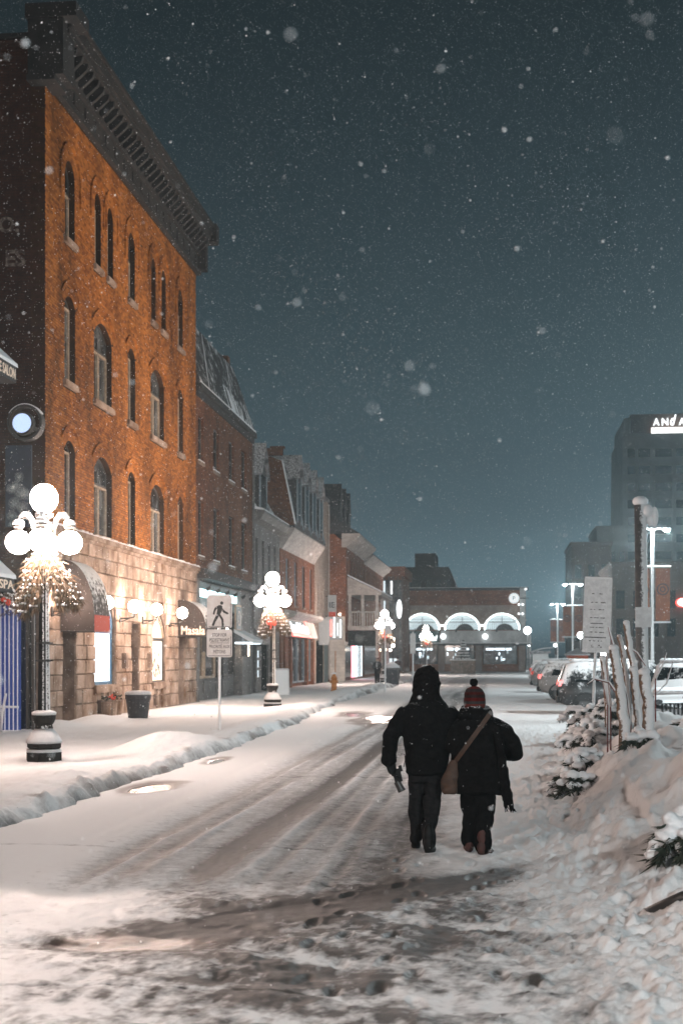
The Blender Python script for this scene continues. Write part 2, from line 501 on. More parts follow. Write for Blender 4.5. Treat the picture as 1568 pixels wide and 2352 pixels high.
def footprints():
    r2 = random.Random(12); out = []
    for (x0, y0, x1, y1, step) in ((-.80, 13.5, -.55, 7.6, .36), (-.18, 13.2, .12, 8.0, .31), (-1.35, 12.0, -1.0, 7.8, .40), (.35, 12.4, .45, 9.0, .37)):
        L = math.hypot(x1 - x0, y1 - y0); n = int(L / step)
        for i in range(n):
            f = (i + .5) / n; out.append((x0 + (x1 - x0) * f + (.09 if i % 2 else -.09) + r2.gauss(0, .02), y0 + (y1 - y0) * f + r2.gauss(0, .04), r2.uniform(-.25, .25)))
    return out
FEET = footprints()

def road_h(X, Y):
    n1 = fbm(X * .35, Y * .12, 3); n2 = fbm(X * 2.2, Y * 1.1, 4); n3 = fbm(X * 9, Y * 6, 3)
    st = fbm(X * 3.2 + .3 * np.sin(Y * .2), Y * .10 + 3, 4, .6)            # long streaks pulled along the lane by tyres
    Z = -0.06 + .03 * (n1 - .5) + .02 * (n2 - .5)
    rut = np.zeros(X.shape); ridge = np.zeros(X.shape)
    for xc, w, s in ((-3.55, .20, .95), (-3.12, .09, .45), (-2.55, .22, .70), (-1.75, .16, .50), (-0.95, .2, .55), (-4.35, .10, .12), (-2.1, .07, .45), (-1.35, .07, .4)):
        xx = xc + .10 * np.sin(Y * .11 + xc * 3) + .05 * (fbm(Y * .3, Y * 0 + xc, 2) - .5)
        rut += s * np.exp(-((X - xx) / w) ** 2) * (0.55 + .9 * fbm(X * 1.5, Y * .25 + xc * 9, 3))
    for xc, w in ((-2.98, .05), (-3.33, .05), (-2.28, .05), (-1.55, .05)):
        xx = xc + .10 * np.sin(Y * .11 + xc * 3)
        ridge += np.exp(-((X - xx) / w) ** 2) * smooth(.3, .65, fbm(X * 2, Y * .35 + xc * 5, 3)) * (.5 + 1.0 * n3)
    lane = smooth(-4.2, -3.2, X) * (1 - smooth(-.9, -.2, X)) * (1 - smooth(60, 120, Y) * .6)
    rut_on = smooth(10.6, 12.8, Y + .5 * (n2 - .5))
    fore = 1 - rut_on
    Z = Z + .018 * (fbm(X * 14, Y * 8 + 5, 4, .7) - .5) * lane * smooth(35, 14, Y) + .010 * (fbm(X * 6, Y * 3.5, 4, .6) - .5) * smooth(35, 14, Y)
    Z = Z - .035 * np.clip(rut, 0, 1.2) * rut_on + .022 * ridge * rut_on * smooth(45, 12, Y)
    # broken, churned snow in the foreground and along the right-hand bank
    near = smooth(16.5, 11.5, Y)
    ch = smooth(-1.3, -.1, X + .06 * (Y - 13)) * smooth(60, 25, Y) + near * smooth(-5.5, -3.4, X + .8 * (fbm(X * .6, Y * .6, 2) - .5)) * .45
    ch = np.clip(ch, 0, 1)
    lump = .75 * lumps(X, Y, .17, 1) + .55 * lumps(X, Y, .085, 2) + .45 * lumps(X, Y, .36, 3)
    right = smooth(-.5, .8, X + .04 * (Y - 13)) * smooth(45, 22, Y)
    Z = Z + (.020 * ch + .065 * right) * lump + .045 * right * (fbm(X * 8, Y * 5, 4, .65) - .5) + .08 * right * smooth(0, 1.2, X)
    swirl = fbm(X * 1.0 - Y * .35, (Y + .45 * X) * 3.2, 5, .6)              # plates and slurred ridges, lower foreground
    Z = Z + fore * (.045 * (swirl - .5) + .022 * (n3 - .5))
    gr = fbm(X * 16, Y * 11, 4, .75) - .5; gr2 = fbm(X * 5.5 + 3, Y * 3.6, 4, .7) - .5
    slush = lane * (.44 + .85 * (st - .42) + .25 * (n1 - .4)) * rut_on + .62 * np.clip(rut, 0, 1.1) * rut_on * lane * (.6 + .8 * st)
    slush = slush - .35 * np.clip(ridge, 0, 1) * rut_on * smooth(50, 15, Y)
    grey = smooth(-3.4, -1.6, X + .5 * (n2 - .5)) * (1 - .75 * right)
    slush += fore * grey * (.58 + 2.0 * (swirl - .5) + .8 * gr2)
    # the walking couple's cast shadow painted as a dark band, mixed with real slush
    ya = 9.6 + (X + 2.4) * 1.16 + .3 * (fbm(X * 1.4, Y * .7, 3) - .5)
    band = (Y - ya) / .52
    shadow_slush = np.exp(-band ** 2) * smooth(-3.1, -1.9, X) * (1 - smooth(-.1, .5, X)) * (.55 + .9 * fbm(X * 2.2 - Y * 1.2, (Y - ya) * 7, 4))
    slush += 1.6 * shadow_slush
    dc = np.clip(shadow_slush * 1.2, 0, 1)
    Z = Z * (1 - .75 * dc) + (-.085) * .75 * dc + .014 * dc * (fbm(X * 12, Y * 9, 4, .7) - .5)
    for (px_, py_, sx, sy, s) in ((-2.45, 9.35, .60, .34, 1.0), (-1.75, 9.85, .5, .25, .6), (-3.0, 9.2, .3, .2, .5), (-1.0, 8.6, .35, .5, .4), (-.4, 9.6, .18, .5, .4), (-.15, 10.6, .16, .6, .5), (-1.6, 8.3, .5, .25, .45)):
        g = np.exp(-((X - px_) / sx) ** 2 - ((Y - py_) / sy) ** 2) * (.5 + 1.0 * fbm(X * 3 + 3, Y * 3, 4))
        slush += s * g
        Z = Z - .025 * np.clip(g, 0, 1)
    slush = slush + fore * (1.1 * gr + .9 * gr2) * smooth(.05, .4, slush) + (.35 * gr + .25 * gr2) * lane
    for fx, fy_, ro in FEET:
        m_ = (np.abs(X - fx) < .3) & (np.abs(Y - fy_) < .4)
        dx = (X[m_] - fx) * math.cos(ro) + (Y[m_] - fy_) * math.sin(ro); dy = -(X[m_] - fx) * math.sin(ro) + (Y[m_] - fy_) * math.cos(ro)
        q = np.sqrt((dx / .048) ** 2 + (dy / .135) ** 2)
        Z[m_] += -.018 * smooth(1.15, .75, q) + .004 * np.exp(-((q - 1.35) / .25) ** 2)
        slush[m_] += .14 * smooth(1.1, .7, q)
    # wet patches: by the left bank, and far up the lane
    wet = np.zeros(X.shape); dirt = np.zeros(X.shape)
    edge = (fbm(X * 1.6, Y * .8, 4) - .5)
    for (px_, py_, sx, sy) in ((-5.0, 20.6, .34, 1.35), (-3.6, 43.5, .7, 3.4), (-4.6, 46.5, .6, 2.4), (-5.1, 25.5, .2, 1.0)):
        g = 1 - np.sqrt(((X - px_) / sx) ** 2 + ((Y - py_) / sy) ** 2) + edge * 1.3
        wt = smooth(.1, .55, g)
        wet = np.maximum(wet, wt); dirt = np.maximum(dirt, smooth(-.25, .3, g) * .75)
        Z = Z * (1 - wt) + (-.085) * wt
    g = np.exp(-((X + 2.45) / .66) ** 2 - ((Y - 9.35) / .36) ** 2)
    wet = np.maximum(wet, .62 * smooth(.35, .7, g * (.5 + fbm(X * 9, Y * 9, 4, .7))))
    dirt = np.maximum(dirt, .8 * smooth(.3, .7, g * (.5 + fbm(X * 3, Y * 3 + 8, 3))) * smooth(.36, .56, fbm(X * 9, Y * 6, 4, .7)))
    wet = np.maximum(wet, .30 * smooth(.45, .9, slush) * np.clip(fore + shadow_slush, 0, 1) * (.4 + 1.1 * fbm(X * 11, Y * 8, 3)))
    wet = np.maximum(wet, .25 * smooth(.4, .9, slush) * lane)
    glare = smooth(11.75, 11.25, Y + 1.1 * (fbm(X * .9, X * 0 + 4, 4, .6) - .5)) * smooth(-1.0, -2.4, X + .9 * (n2 - .5))
    wet = np.maximum(wet * (1 - .0 * glare), .50 * glare * (1 - .6 * np.clip(slush, 0, 1)) * (.6 + .6 * fbm(X * 4, Y * 3 + 2, 3)))
    # thin dark, slightly sunken lines across the road
    for yj, x0, x1 in ((13.95, -6, -1.55), (22.4, -3.9, -1.0), (8.02, -3.6, -.7), (30.5, -4.5, -1.5), (8.0, -.2, .6)):
        yy = yj + .05 * np.sin(X * 2.3) + .03 * (fbm(X * 3, Y * 0 + yj, 2) - .5)
        j = np.exp(-((Y - yy) / (.0025 * yj)) ** 2) * smooth(x0, x0 + .4, X) * (1 - smooth(x1 - .4, x1, X))
        slush += .6 * j * (.3 + fbm(X * 4, Y * 0 + yj, 2)); Z = Z - .014 * j
    # loose specks of grit
    sp = (vnoise(X * 23, Y * 17) > .93) * (vnoise(X * 3, Y * 2) > .55)
    slush += .45 * sp * smooth(20, 8, Y)
    return Z, dict(slush=np.clip(slush, 0, 1.2), wet=np.clip(wet, 0, 1), dirt=np.clip(dirt, 0, 1))

xs = np.concatenate([np.arange(-9.0, -5.6, .06), np.arange(-5.6, 2.2, .019), np.arange(2.2, 14, .12)])
ys = geo_rows(4.8, 60, 2.6e-4, 1.0)
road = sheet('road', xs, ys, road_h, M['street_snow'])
def road_far_h(X, Y):
    Z, a = road_h(X, Y)
    return Z, a
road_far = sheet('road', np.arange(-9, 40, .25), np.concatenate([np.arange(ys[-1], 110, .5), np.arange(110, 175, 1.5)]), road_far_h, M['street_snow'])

def walk_h(X, Y):
    n1 = fbm(X * .5, Y * .3, 3); n2 = fbm(X * 2.5, Y * 1.6, 4)
    edge = -5.45 + .55 * (fbm(Y * .35 + 3, Y * 0 + 1.5, 3) - .5) + .28 * (fbm(Y * 1.7, Y * 0 + 7.5, 3) - .5) - .9 * smooth(34, 60, Y)
    t = edge - X                                   # > 0 on the pavement
    lip = np.exp(-((t - .75) / .55) ** 2)
    Z = .02 + .05 * (n1 - .5) + .03 * (n2 - .5) + (.05 + .09 * fbm(Y * .5, Y * 0 + 3, 2)) * lip
    clump = lumps(X, Y, .16, 4) * .6 + lumps(X, Y, .09, 5) * .4 + lumps(X, Y, .3, 6) * .5
    face = np.exp(-((t - .12) / .22) ** 2)
    Z = Z + clump * (.11 * face + .06 * lip) * (.4 + 1.2 * fbm(X * 1.1, Y * .5 + 9, 3)) + .05 * (fbm(X * 7, Y * 4, 4, .65) - .5) * (face + lip * .6)
    Z = -.22 + (Z + .22) * smooth(-.18, .30, t)
    for (mx_, my_, rx, ry, h) in ((-6.35, 27.3, .75, 1.7, .20), (-6.75, 26.3, .5, .9, .12), (-10.9, 38.2, .6, 1.6, .22), (-11.2, 35.0, .7, 1.2, .20),
                                  (-6.9, 20.5, .7, 2.5, .10), (-8.2, 61, .8, 4, .16), (-7.2, 68, .9, 5, .2), (-8.0, 24.2, .6, .8, .08), (-7.6, 47.6, .7, 1.0, .10), (-6.4, 80, .8, 6, .25)):
        Z = Z + h * np.exp(-((X - mx_) / rx) ** 2 - ((Y - my_) / ry) ** 2)
    # trodden path along the shop fronts
    path = np.exp(-((X + 9.6) / .9) ** 2)
    Z = Z - .03 * path + .035 * path * lumps(X, Y, .24, 8) + .015 * lumps(X, Y, .5, 9)
    Z = Z - .10 * smooth(-11.6, -12.0, X) * (n1)
    slush = .75 * np.exp(-((t - .02) / .16) ** 2) * (n2 - .1) * 2 + .10 * path * n2
    dirt = .8 * smooth(.62, .8, fbm(X * 3.5, Y * 1.4, 3)) * face + .35 * smooth(-11.5, -12.0, X) * n2
    dirt = np.maximum(dirt, .75 * np.exp(-((X + 5.35) / .28) ** 2 - ((Y - 20.3) / 1.6) ** 2))
    return Z, dict(slush=np.clip(slush, 0, 1), wet=np.zeros(X.shape), dirt=np.clip(dirt, 0, .85))
xs = np.concatenate([np.arange(-22, -12.2, .6), np.arange(-12.2, -7.2, .06), np.arange(-7.2, -4.6, .025)])
ys = np.concatenate([np.arange(-8, 14, .5), geo_rows(14, 160, 2.6e-4, 1.2)])
pavement = sheet('pavement', xs, ys, walk_h, M['street_snow'])

_bedY = np.array([-4, 5, 8, 10, 13, 16, 20, 26, 34, 42, 60.]); _bedX = np.array([1.5, 1.25, 1.0, .82, .62, .68, .9, 1.15, 1.55, 1.9, 2.3])
def bank_h(X, Y):
    e = np.interp(Y, _bedY, _bedX) + .30 * (fbm(Y * .8, Y * 0 + 2, 3) - .5)
    t = X - e
    n1 = fbm(X * .8, Y * .5, 3); n2 = fbm(X * 2.6, Y * 2.0, 4); n3 = fbm(X * 7, Y * 5.5, 4, .6); dr = fbm(X * 1.4 + 3, Y * .8, 3)
    A = np.interp(Y, [-4, 6, 8.5, 10.5, 13, 18, 28, 33, 37], [.03, .08, .17, .36, .62, .70, .64, .48, 0.])
    up = .55 * smooth(0, .75, t) + .45 * smooth(.45, 1.7, t)
    rough = smooth(1.5, .4, t) * smooth(46, 30, Y)
    Z = -.16 + .10 * smooth(-.5, .1, t) + A * up * (.70 + .5 * n1) + .04 * smooth(0, .4, t)
    Z = Z + A * .20 * np.exp(-((t - 1.15) / .5) ** 2) * (n1 * 1.6)
    Z = Z + up * smooth(6, 9, Y) * (.20 * (n2 - .5) + .24 * (smooth(.32, .68, dr) - .5) * np.interp(Y, [7, 11], [.3, 1]))
    lo = np.exp(-((t - .15) / .5) ** 2) * smooth(50, 30, Y)
    Z = Z + lo * (.055 * lumps(X, Y, .19, 11) + .05 * lumps(X, Y, .08, 12) + .11 * lumps(X, Y, .55, 13) + .05 * (n3 - .5))
    Z = Z + rough * (.07 * lumps(X, Y, .33, 17) + .035 * lumps(X, Y, .13, 18) + .03 * (n3 - .5)) + .05 * up * lumps(X, Y, .8, 14) + .05 * (n3 - .5) * up + .05 * up * smooth(.5, .62, fbm(X * 3.1, Y * 2.2 + 7, 3)) * smooth(2.2, 1.0, t)
    # the clean vertical cut left by a shovel
    cut = smooth(.70, .76, t + .06 * (n2 - .5)) * np.exp(-((Y - 14.2) / 1.3) ** 4)
    Z = Z + .15 * cut
    end = smooth(38, 36, Y) * smooth(13, 9, X) * smooth(-4, 2, Y)
    Z = -.25 + (Z + .25) * end
    slush = .12 * lo * n2 + .30 * lo * smooth(.25, .05, lumps(X, Y, .33, 16)) * n2 + .12 * rough * (n3 - .4)
    dirt = .16 * smooth(.58, .76, fbm(X * 1.4 + 5, Y * .9, 4)) * rough * smooth(17, 12, Y)
    return Z, dict(slush=np.clip(slush, 0, 1), wet=np.zeros(X.shape), dirt=np.clip(dirt, 0, .8))
xs = np.concatenate([np.arange(-.4, 3.2, .0165), np.arange(3.2, 13, .10)])
ys = np.concatenate([np.arange(-4, 6, .2), geo_rows(6, 44, 2.8e-4, .3)])
bank = sheet('snow_bank', xs, ys, bank_h, M['street_snow'])

def bank_z(x, y):
    return float(bank_h(np.array([[float(x)]]), np.array([[float(y)]]))[0][0, 0])
def walk_z(x, y):
    return float(walk_h(np.array([[float(x)]]), np.array([[float(y)]]))[0][0, 0])

g = MB()
g.quad((-900, -300, -.27), (900, -300, -.27), (900, 1600, -.27), (-900, 1600, -.27))
ground = g.build('ground', M['snow']); ground['kind'] = 'structure'
g = MB()
g.quad((12.8, -30, -.09), (60, -30, -.09), (60, 59.5, -.09), (12.8, 59.5, -.09))
g.quad((-60, 160, -.09), (80, 160, -.09), (80, 330, -.09), (-60, 330, -.09))
lot = g.build('ground', M['snow']); lot['kind'] = 'structure'
g = MB()
g.quad((-9, -30, -.065), (12.7, -30, -.065), (12.7, 4.8, -.065), (-9, 4.8, -.065))
rr_ = g.build('road', M['snow']); rr_['kind'] = 'structure'
# ------------------------------------------------------------------ facade helpers
def arc(s0, s1, zs, rise, n=10):
    w = (s1 - s0) / 2; rad = (w * w + rise * rise) / (2 * rise); cz = zs + rise - rad; cs = (s0 + s1) / 2
    a0 = math.pi - math.asin(max(-1, min(1, (zs - cz) / rad)))
    a1 = math.pi - a0
    return [(cs + rad * math.cos(a0 + (a1 - a0) * i / n), cz + rad * math.sin(a0 + (a1 - a0) * i / n)) for i in range(n + 1)], rad, cs, cz, a0, a1

def wall_cells(mb, T, s0, s1, z0, z1, holes, o0, o1):
    """a wall with rectangular openings (hs0, hs1, hz0, hz1)"""
    S = sorted({s0, s1, *[v for h in holes for v in (h[0], h[1]) if s0 < v < s1]})
    for a, b in zip(S[:-1], S[1:]):
        m = (a + b) / 2
        hs = sorted([(max(h[2], z0), min(h[3], z1)) for h in holes if h[0] <= m <= h[1] and h[3] > z0 and h[2] < z1])
        z = z0
        for (ha, hb) in hs:
            if ha > z + 1e-4: mb.fbox(T, a, b, z, ha, o0, o1)
            z = max(z, hb)
        if z < z1 - 1e-4: mb.fbox(T, a, b, z, z1, o0, o1)

def spandrels(mb, T, s0, s1, zs, rise, zt, o0, o1):
    pts, *_ = arc(s0, s1, zs, rise, 12)
    mid = len(pts) // 2
    mb.fextrude(T, pts[:mid + 1] + [(pts[mid][0], zt), (s0, zt)], o0, o1)
    mb.fextrude(T, pts[mid:] + [(s1, zt), (pts[mid][0], zt)], o0, o1)

def brick_list(s0, s1, z0, z1, blocks, L=.211, H=.062, J=.015):
    out = []; n = int((z1 - z0) / (H + J))
    for i in range(n):
        za = z0 + i * (H + J); zb = za + H; zm = (za + zb) / 2
        cuts = []
        for f in blocks:
            c = f(za, zb)
            if c: cuts.append(c)
        iv = [(s0, s1)]
        for a, b in sorted(cuts):
            nv = []
            for x, y in iv:
                if b <= x or a >= y: nv.append((x, y))
                else:
                    if a - x > .03: nv.append((x, a))
                    if y - b > .03: nv.append((b, y))
            iv = nv
        off = (L + J) * (.5 if i % 2 else 0)
        for x, y in iv:
            k = math.floor((x - s0 - off) / (L + J))
            while True:
                a = s0 + off + k * (L + J); b = a + L; k += 1
                if a >= y: break
                a = max(a, x); b = min(b, y)
                if b - a > .03: out.append((a, b, za, zb))
    return out

def rect_block(s0, s1, z0, z1):
    return lambda za, zb: (s0, s1) if zb > z0 and za < z1 else None
def arch_block(s0, s1, zs, rise, ring):
    pts, rad, cs, cz, a0, a1 = arc(s0, s1, zs, rise)
    def f(za, zb):
        zm = (za + zb) / 2
        if zm < zs - .02 or zm > cz + rad + ring: return None
        q = (rad + ring) ** 2 - (zm - cz) ** 2
        if q <= 0: return None
        w = min(math.sqrt(q), (s1 - s0) / 2 + ring * .75)
        return (cs - w, cs + w)
    return f

def brick_mesh(bl, T, o1, jitter=.004, depth=.02):
    n = len(bl); v = np.zeros((n, 8, 3)); rr = np.random.default_rng(5)
    jt = rr.normal(0, jitter, n)
    for i, (a, b, za, zb) in enumerate(bl):
        o = o1 + jt[i]
        v[i] = [T(a, za, o - depth), T(b, za, o - depth), T(b, zb, o - depth), T(a, zb, o - depth), T(a, za, o), T(b, za, o), T(b, zb, o), T(a, zb, o)]
    q = np.array([(4, 5, 6, 7), (0, 1, 5, 4), (1, 2, 6, 5), (2, 3, 7, 6), (3, 0, 4, 7)])
    f = (q[None] + (np.arange(n) * 8)[:, None, None]).reshape(-1, 4)
    mb = MB(); mb.v = [tuple(p) for p in v.reshape(-1, 3)]; mb.f = [tuple(p) for p in f.tolist()]
    return mb

def ring_bricks(mb, T, s0, s1, zs, rise, ring, o0, o1, bw=.085):
    pts, rad, cs, cz, a0, a1 = arc(s0, s1, zs, rise)
    n = max(5, int(abs(a1 - a0) * rad / bw)); g = .12
    for i in range(n):
        b0 = a0 + (a1 - a0) * (i + g / 2) / n; b1 = a0 + (a1 - a0) * (i + 1 - g / 2) / n
        P = [(cs + q * math.cos(b), cz + q * math.sin(b)) for q, b in ((rad, b0), (rad, b1), (rad + ring, b1), (rad + ring, b0))]
        mb.fextrude(T, P, o0, o1 + rnd.uniform(-.004, .004))

def arch_strip(mb, T, s0, s1, zs, rise, r0, r1, o0, o1, drop=0.0, n=14):
    pts, rad, cs, cz, a0, a1 = arc(s0, s1, zs, rise)
    for i in range(n):
        b0 = a0 + (a1 - a0) * i / n; b1 = a0 + (a1 - a0) * (i + 1) / n
        mb.fextrude(T, [(cs + q * math.cos(b), cz + q * math.sin(b)) for q, b in ((rad + r0, b0), (rad + r0, b1), (rad + r1, b1), (rad + r1, b0))], o0, o1)
    if drop:
        for b in (a0, a1):
            x0 = cs + (rad + r0) * math.cos(b); x1 = cs + (rad + r1) * math.cos(b); z = cz + (rad + r0) * math.sin(b)
            mb.fbox(T, min(x0, x1), max(x0, x1), z - drop, z, o0, o1)

def arched_frame(root, T, s0, s1, z0, zs, rise, oo, fm, pm, two=False, transom=None, tan=None, bar=.06):
    """window > pane, sill: outer frame following the arch, mullion, transom"""
    f = MB(); d = .07
    f.fbox(T, s0, s0 + bar, z0, zs, oo, oo + d); f.fbox(T, s1 - bar, s1, z0, zs, oo, oo + d)
    f.fbox(T, s0 + bar, s1 - bar, z0, z0 + bar, oo, oo + d)
    if rise: arch_strip(f, T, s0, s1, zs, rise, -bar, 0, oo, oo + d, n=10)
    else: f.fbox(T, s0, s1, zs - bar, zs, oo, oo + d)
    mid = (s0 + s1) / 2
    if two: f.fbox(T, mid - bar * .7, mid + bar * .7, z0 + bar, zs, oo + .002, oo + d + .01)
    if transom: f.fbox(T, s0 + bar, s1 - bar, transom - bar * .6, transom + bar * .6, oo + .004, oo + d + .02)
    w = f.build('window', fm, root)
    if tan is not None:
        t = MB(); b2 = .06
        for (a, b) in ([(s0 + bar, mid - bar * .7), (mid + bar * .7, s1 - bar)] if two else [(s0 + bar, s1 - bar)]):
            zz = transom - bar * .6 if transom else zs - .02
            for (x0, x1, y0, y1) in ((a, a + b2, z0 + bar, zz), (b - b2, b, z0 + bar, zz), (a + b2, b - b2, zz - b2, zz)):
                t.fbox(T, x0, x1, y0, y1, oo + .02, oo + d + .03)
        t.build('sash', tan, w)
    pts = [(s0 + .01, z0 + .01), (s1 - .01, z0 + .01)]
    if rise: pts += [p for p in reversed(arc(s0 + .01, s1 - .01, zs, rise - .01)[0])]
    else: pts += [(s1 - .01, zs), (s0 + .01, zs)]
    p = MB(); p.fextrude(T, pts, oo + .015, oo + .03); p.build('pane', pm, w)
    return w

# ------------------------------------------------------------------ the big buff-brick building
X0 = -12.1; TA = street(X0); YA, YB = 37.3, 56.6
bldA = thing('brick_building', 'tall orange-lit brick building with arched windows, dark bracketed cornice and stone ground floor', 'building', (X0, 47, 0), world=True)
NARROW = [(39.0, 40.05), (45.95, 46.93), (53.33, 54.31)]
WIDE = [(41.97, 43.98), (49.06, 51.11)]
PAIR = [(42.04, 42.75), (43.45, 44.14), (49.15, 49.8), (50.7, 51.38)]
wins = []
for z0, zt in ((5.52, 8.0), (9.64, 12.12)):
    for s in NARROW: wins.append((s[0], s[1], z0, zt - .26, .26, 'n'))
    for s in WIDE: wins.append((s[0], s[1], z0, zt - .42, .42, 'w'))
for s in NARROW: wins.append((s[0] + .05, s[1] - .05, 13.7, 15.46, .52, 't'))
for s in PAIR: wins.append((s[0], s[1], 13.72, 15.6, .38, 'p'))
holes = [(a, b, z0, zs + rise + .01) for a, b, z0, zs, rise, k in wins]
mb = MB(); wall_cells(mb, TA, YA, YB, 5.42, 17.5, holes, -.40, -.014)
for a, b, z0, zs, rise, k in wins: spandrels(mb, TA, a, b, zs, rise, zs + rise + .01, -.40, -.016)
mb.build('wall', M['mortar_buff'], bldA)
blocks = []
RING = .22
for a, b, z0, zs, rise, k in wins:
    blocks.append(rect_block(a, b, z0, zs)); blocks.append(arch_block(a, b, zs, rise, RING))
    blocks.append(rect_block(a - .12, b + .12, z0 - .16, z0))
bl = brick_list(YA, YB, 5.44, 17.36, blocks)
full = sorted([q for q in bl if q[1] - q[0] > .2105], key=lambda q: math.hypot(q[0], q[2] - 1.85) + (0 if q[2] < 11 else 3))
solo_b = set(full[:300])
brick_mesh([q for q in bl if q not in solo_b], TA, .0).build('bricks', M['brick_buff'], bldA)['kind'] = 'stuff'
b1 = MB(); b1.fbox(lambda s, z, o: (o, s, z), -.1055, .1055, -.031, .031, -.02, 0)
bm_ = b1.mesh('brick'); bm_.materials.append(M['brick_buff'])
for q in list(full[:300]):
    o = bpy.data.objects.new('brick', bm_); C.objects.link(o); o.parent = bldA
    o.location = (rnd.gauss(0, .004), (q[0] + q[1]) / 2 - 47, (q[2] + q[3]) / 2)
hood = MB()
rb = MB()
for a, b, z0, zs, rise, k in wins:
    ring_bricks(rb, TA, a, b, zs, rise, RING, -.02, .004)
    hood = MB(); arch_strip(hood, TA, a, b, zs, rise, RING + .10 + (.12 if k in 'tp' else .05), RING + .17 + (.12 if k in 'tp' else .05), -.01, .055, drop=(.5 if k in 'tp' else 0.0), n=12); hood.build('hood_mould', M['brick_buff'], bldA)
rb.build('arch_bricks', M['brick_buff'], bldA)['kind'] = 'stuff'
for a, b, z0, zs, rise, k in wins:
    w = arched_frame(bldA, TA, a, b, z0, zs, rise, -.26, M['frame_dark'], M['glass_pale'] if k == 'w' or (k == 'n' and z0 > 9) else M['glass_dark'],
                     two=(k == 'w'), transom=(zs - .42 if k == 'w' else (zs - .35 if k == 't' else None)), tan=M['frame_tan'])
    s = MB(); s.fbox(TA, a - .1, b + .1, z0 - .15, z0 - .002, -.3, .09); s.fbox(TA, a - .06, b + .06, z0, z0 + .035, -.2, .07)
    s.build('sill', M['stone'], w)
# dark cornice with brackets
cr = MB()
for (z0, z1, o) in ((17.36, 17.52, .16), (17.52, 18.05, .10), (18.05, 18.17, .22), (18.66, 18.82, .66), (18.82, 19.14, .72), (19.14, 19.26, .80)):
    cr.fbox(TA, YA - .02, YB + .35, z0, z1, -.3, o)
cr.fbox(TA, YA - .02, YB + .33, 18.17, 18.66, -.3, .14)
cor = cr.build('cornice', M['cornice'], bldA)
for i in range(34):
    s = YA + .9 + i * (YB - YA - .9) / 33.5
    b = MB(); b.fextrude(TA, [(s, 18.18), (s + .16, 18.18), (s + .16, 18.66), (s, 18.66)], .12, .22)
    b.extrude([TA(s + .01, 18.62, .2), TA(s + .01, 18.2, .2), TA(s + .01, 18.30, .34), TA(s + .01, 18.5, .56), TA(s + .01, 18.655, .6)], (0, .14, 0))
    b.build('bracket', M['cornice'], cor)
    if i % 2 == 0:
        p = MB(); p.fbox(TA, s + .25, s + .75, 17.62, 17.95, .1, .13); p.build('panel', M['cornice'], cor)
e = MB(); e.fbox(TA, YA - .42, YA + .62, 17.4, 18.9, -.35, .62); e.fbox(TA, YA - .5, YA + .7, 18.9, 19.28, -.4, 1.0)
e.fbox(TA, YA - .46, YA + .66, 17.25, 17.4, -.38, .4)
e.build('end_block', M['cornice'], cor)
e = MB(); e.fbox(TA, YB - .1, YB + .5, 18.6, 19.32, -.3, .86); e.fbox(TA, YB - .02, YB + .42, 17.5, 18.6, -.3, .42)
e.build('end_block', M['cornice'], cor)
# side wall towards the viewer
TS = cross(YA)
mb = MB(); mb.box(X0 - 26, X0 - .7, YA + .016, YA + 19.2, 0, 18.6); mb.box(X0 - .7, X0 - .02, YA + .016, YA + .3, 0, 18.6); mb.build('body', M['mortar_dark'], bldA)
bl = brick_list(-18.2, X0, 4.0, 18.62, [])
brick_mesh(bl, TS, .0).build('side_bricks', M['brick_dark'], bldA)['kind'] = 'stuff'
mb = MB(); mb.box(X0 - 26, X0 - .3, YA - .03, YA + .3, 18.62, 18.72); mb.build('coping', M['cornice'], bldA)
mat('faded_paint', (0.20, 0.17, 0.14), (0.05, 0.03, 0.025), scale=9, rough=0.95, edge=(.35, .6))
for txt, u, v, h in (('O.', 20, 515, .44), ('ES', 36, 592, .46)):
    p = at(u, v, YA)
    text_mb(TS, p[0], p[2], txt, h, o=.008, depth=.006, font_w=3).build('painted_letters', M['faded_paint'], bldA)
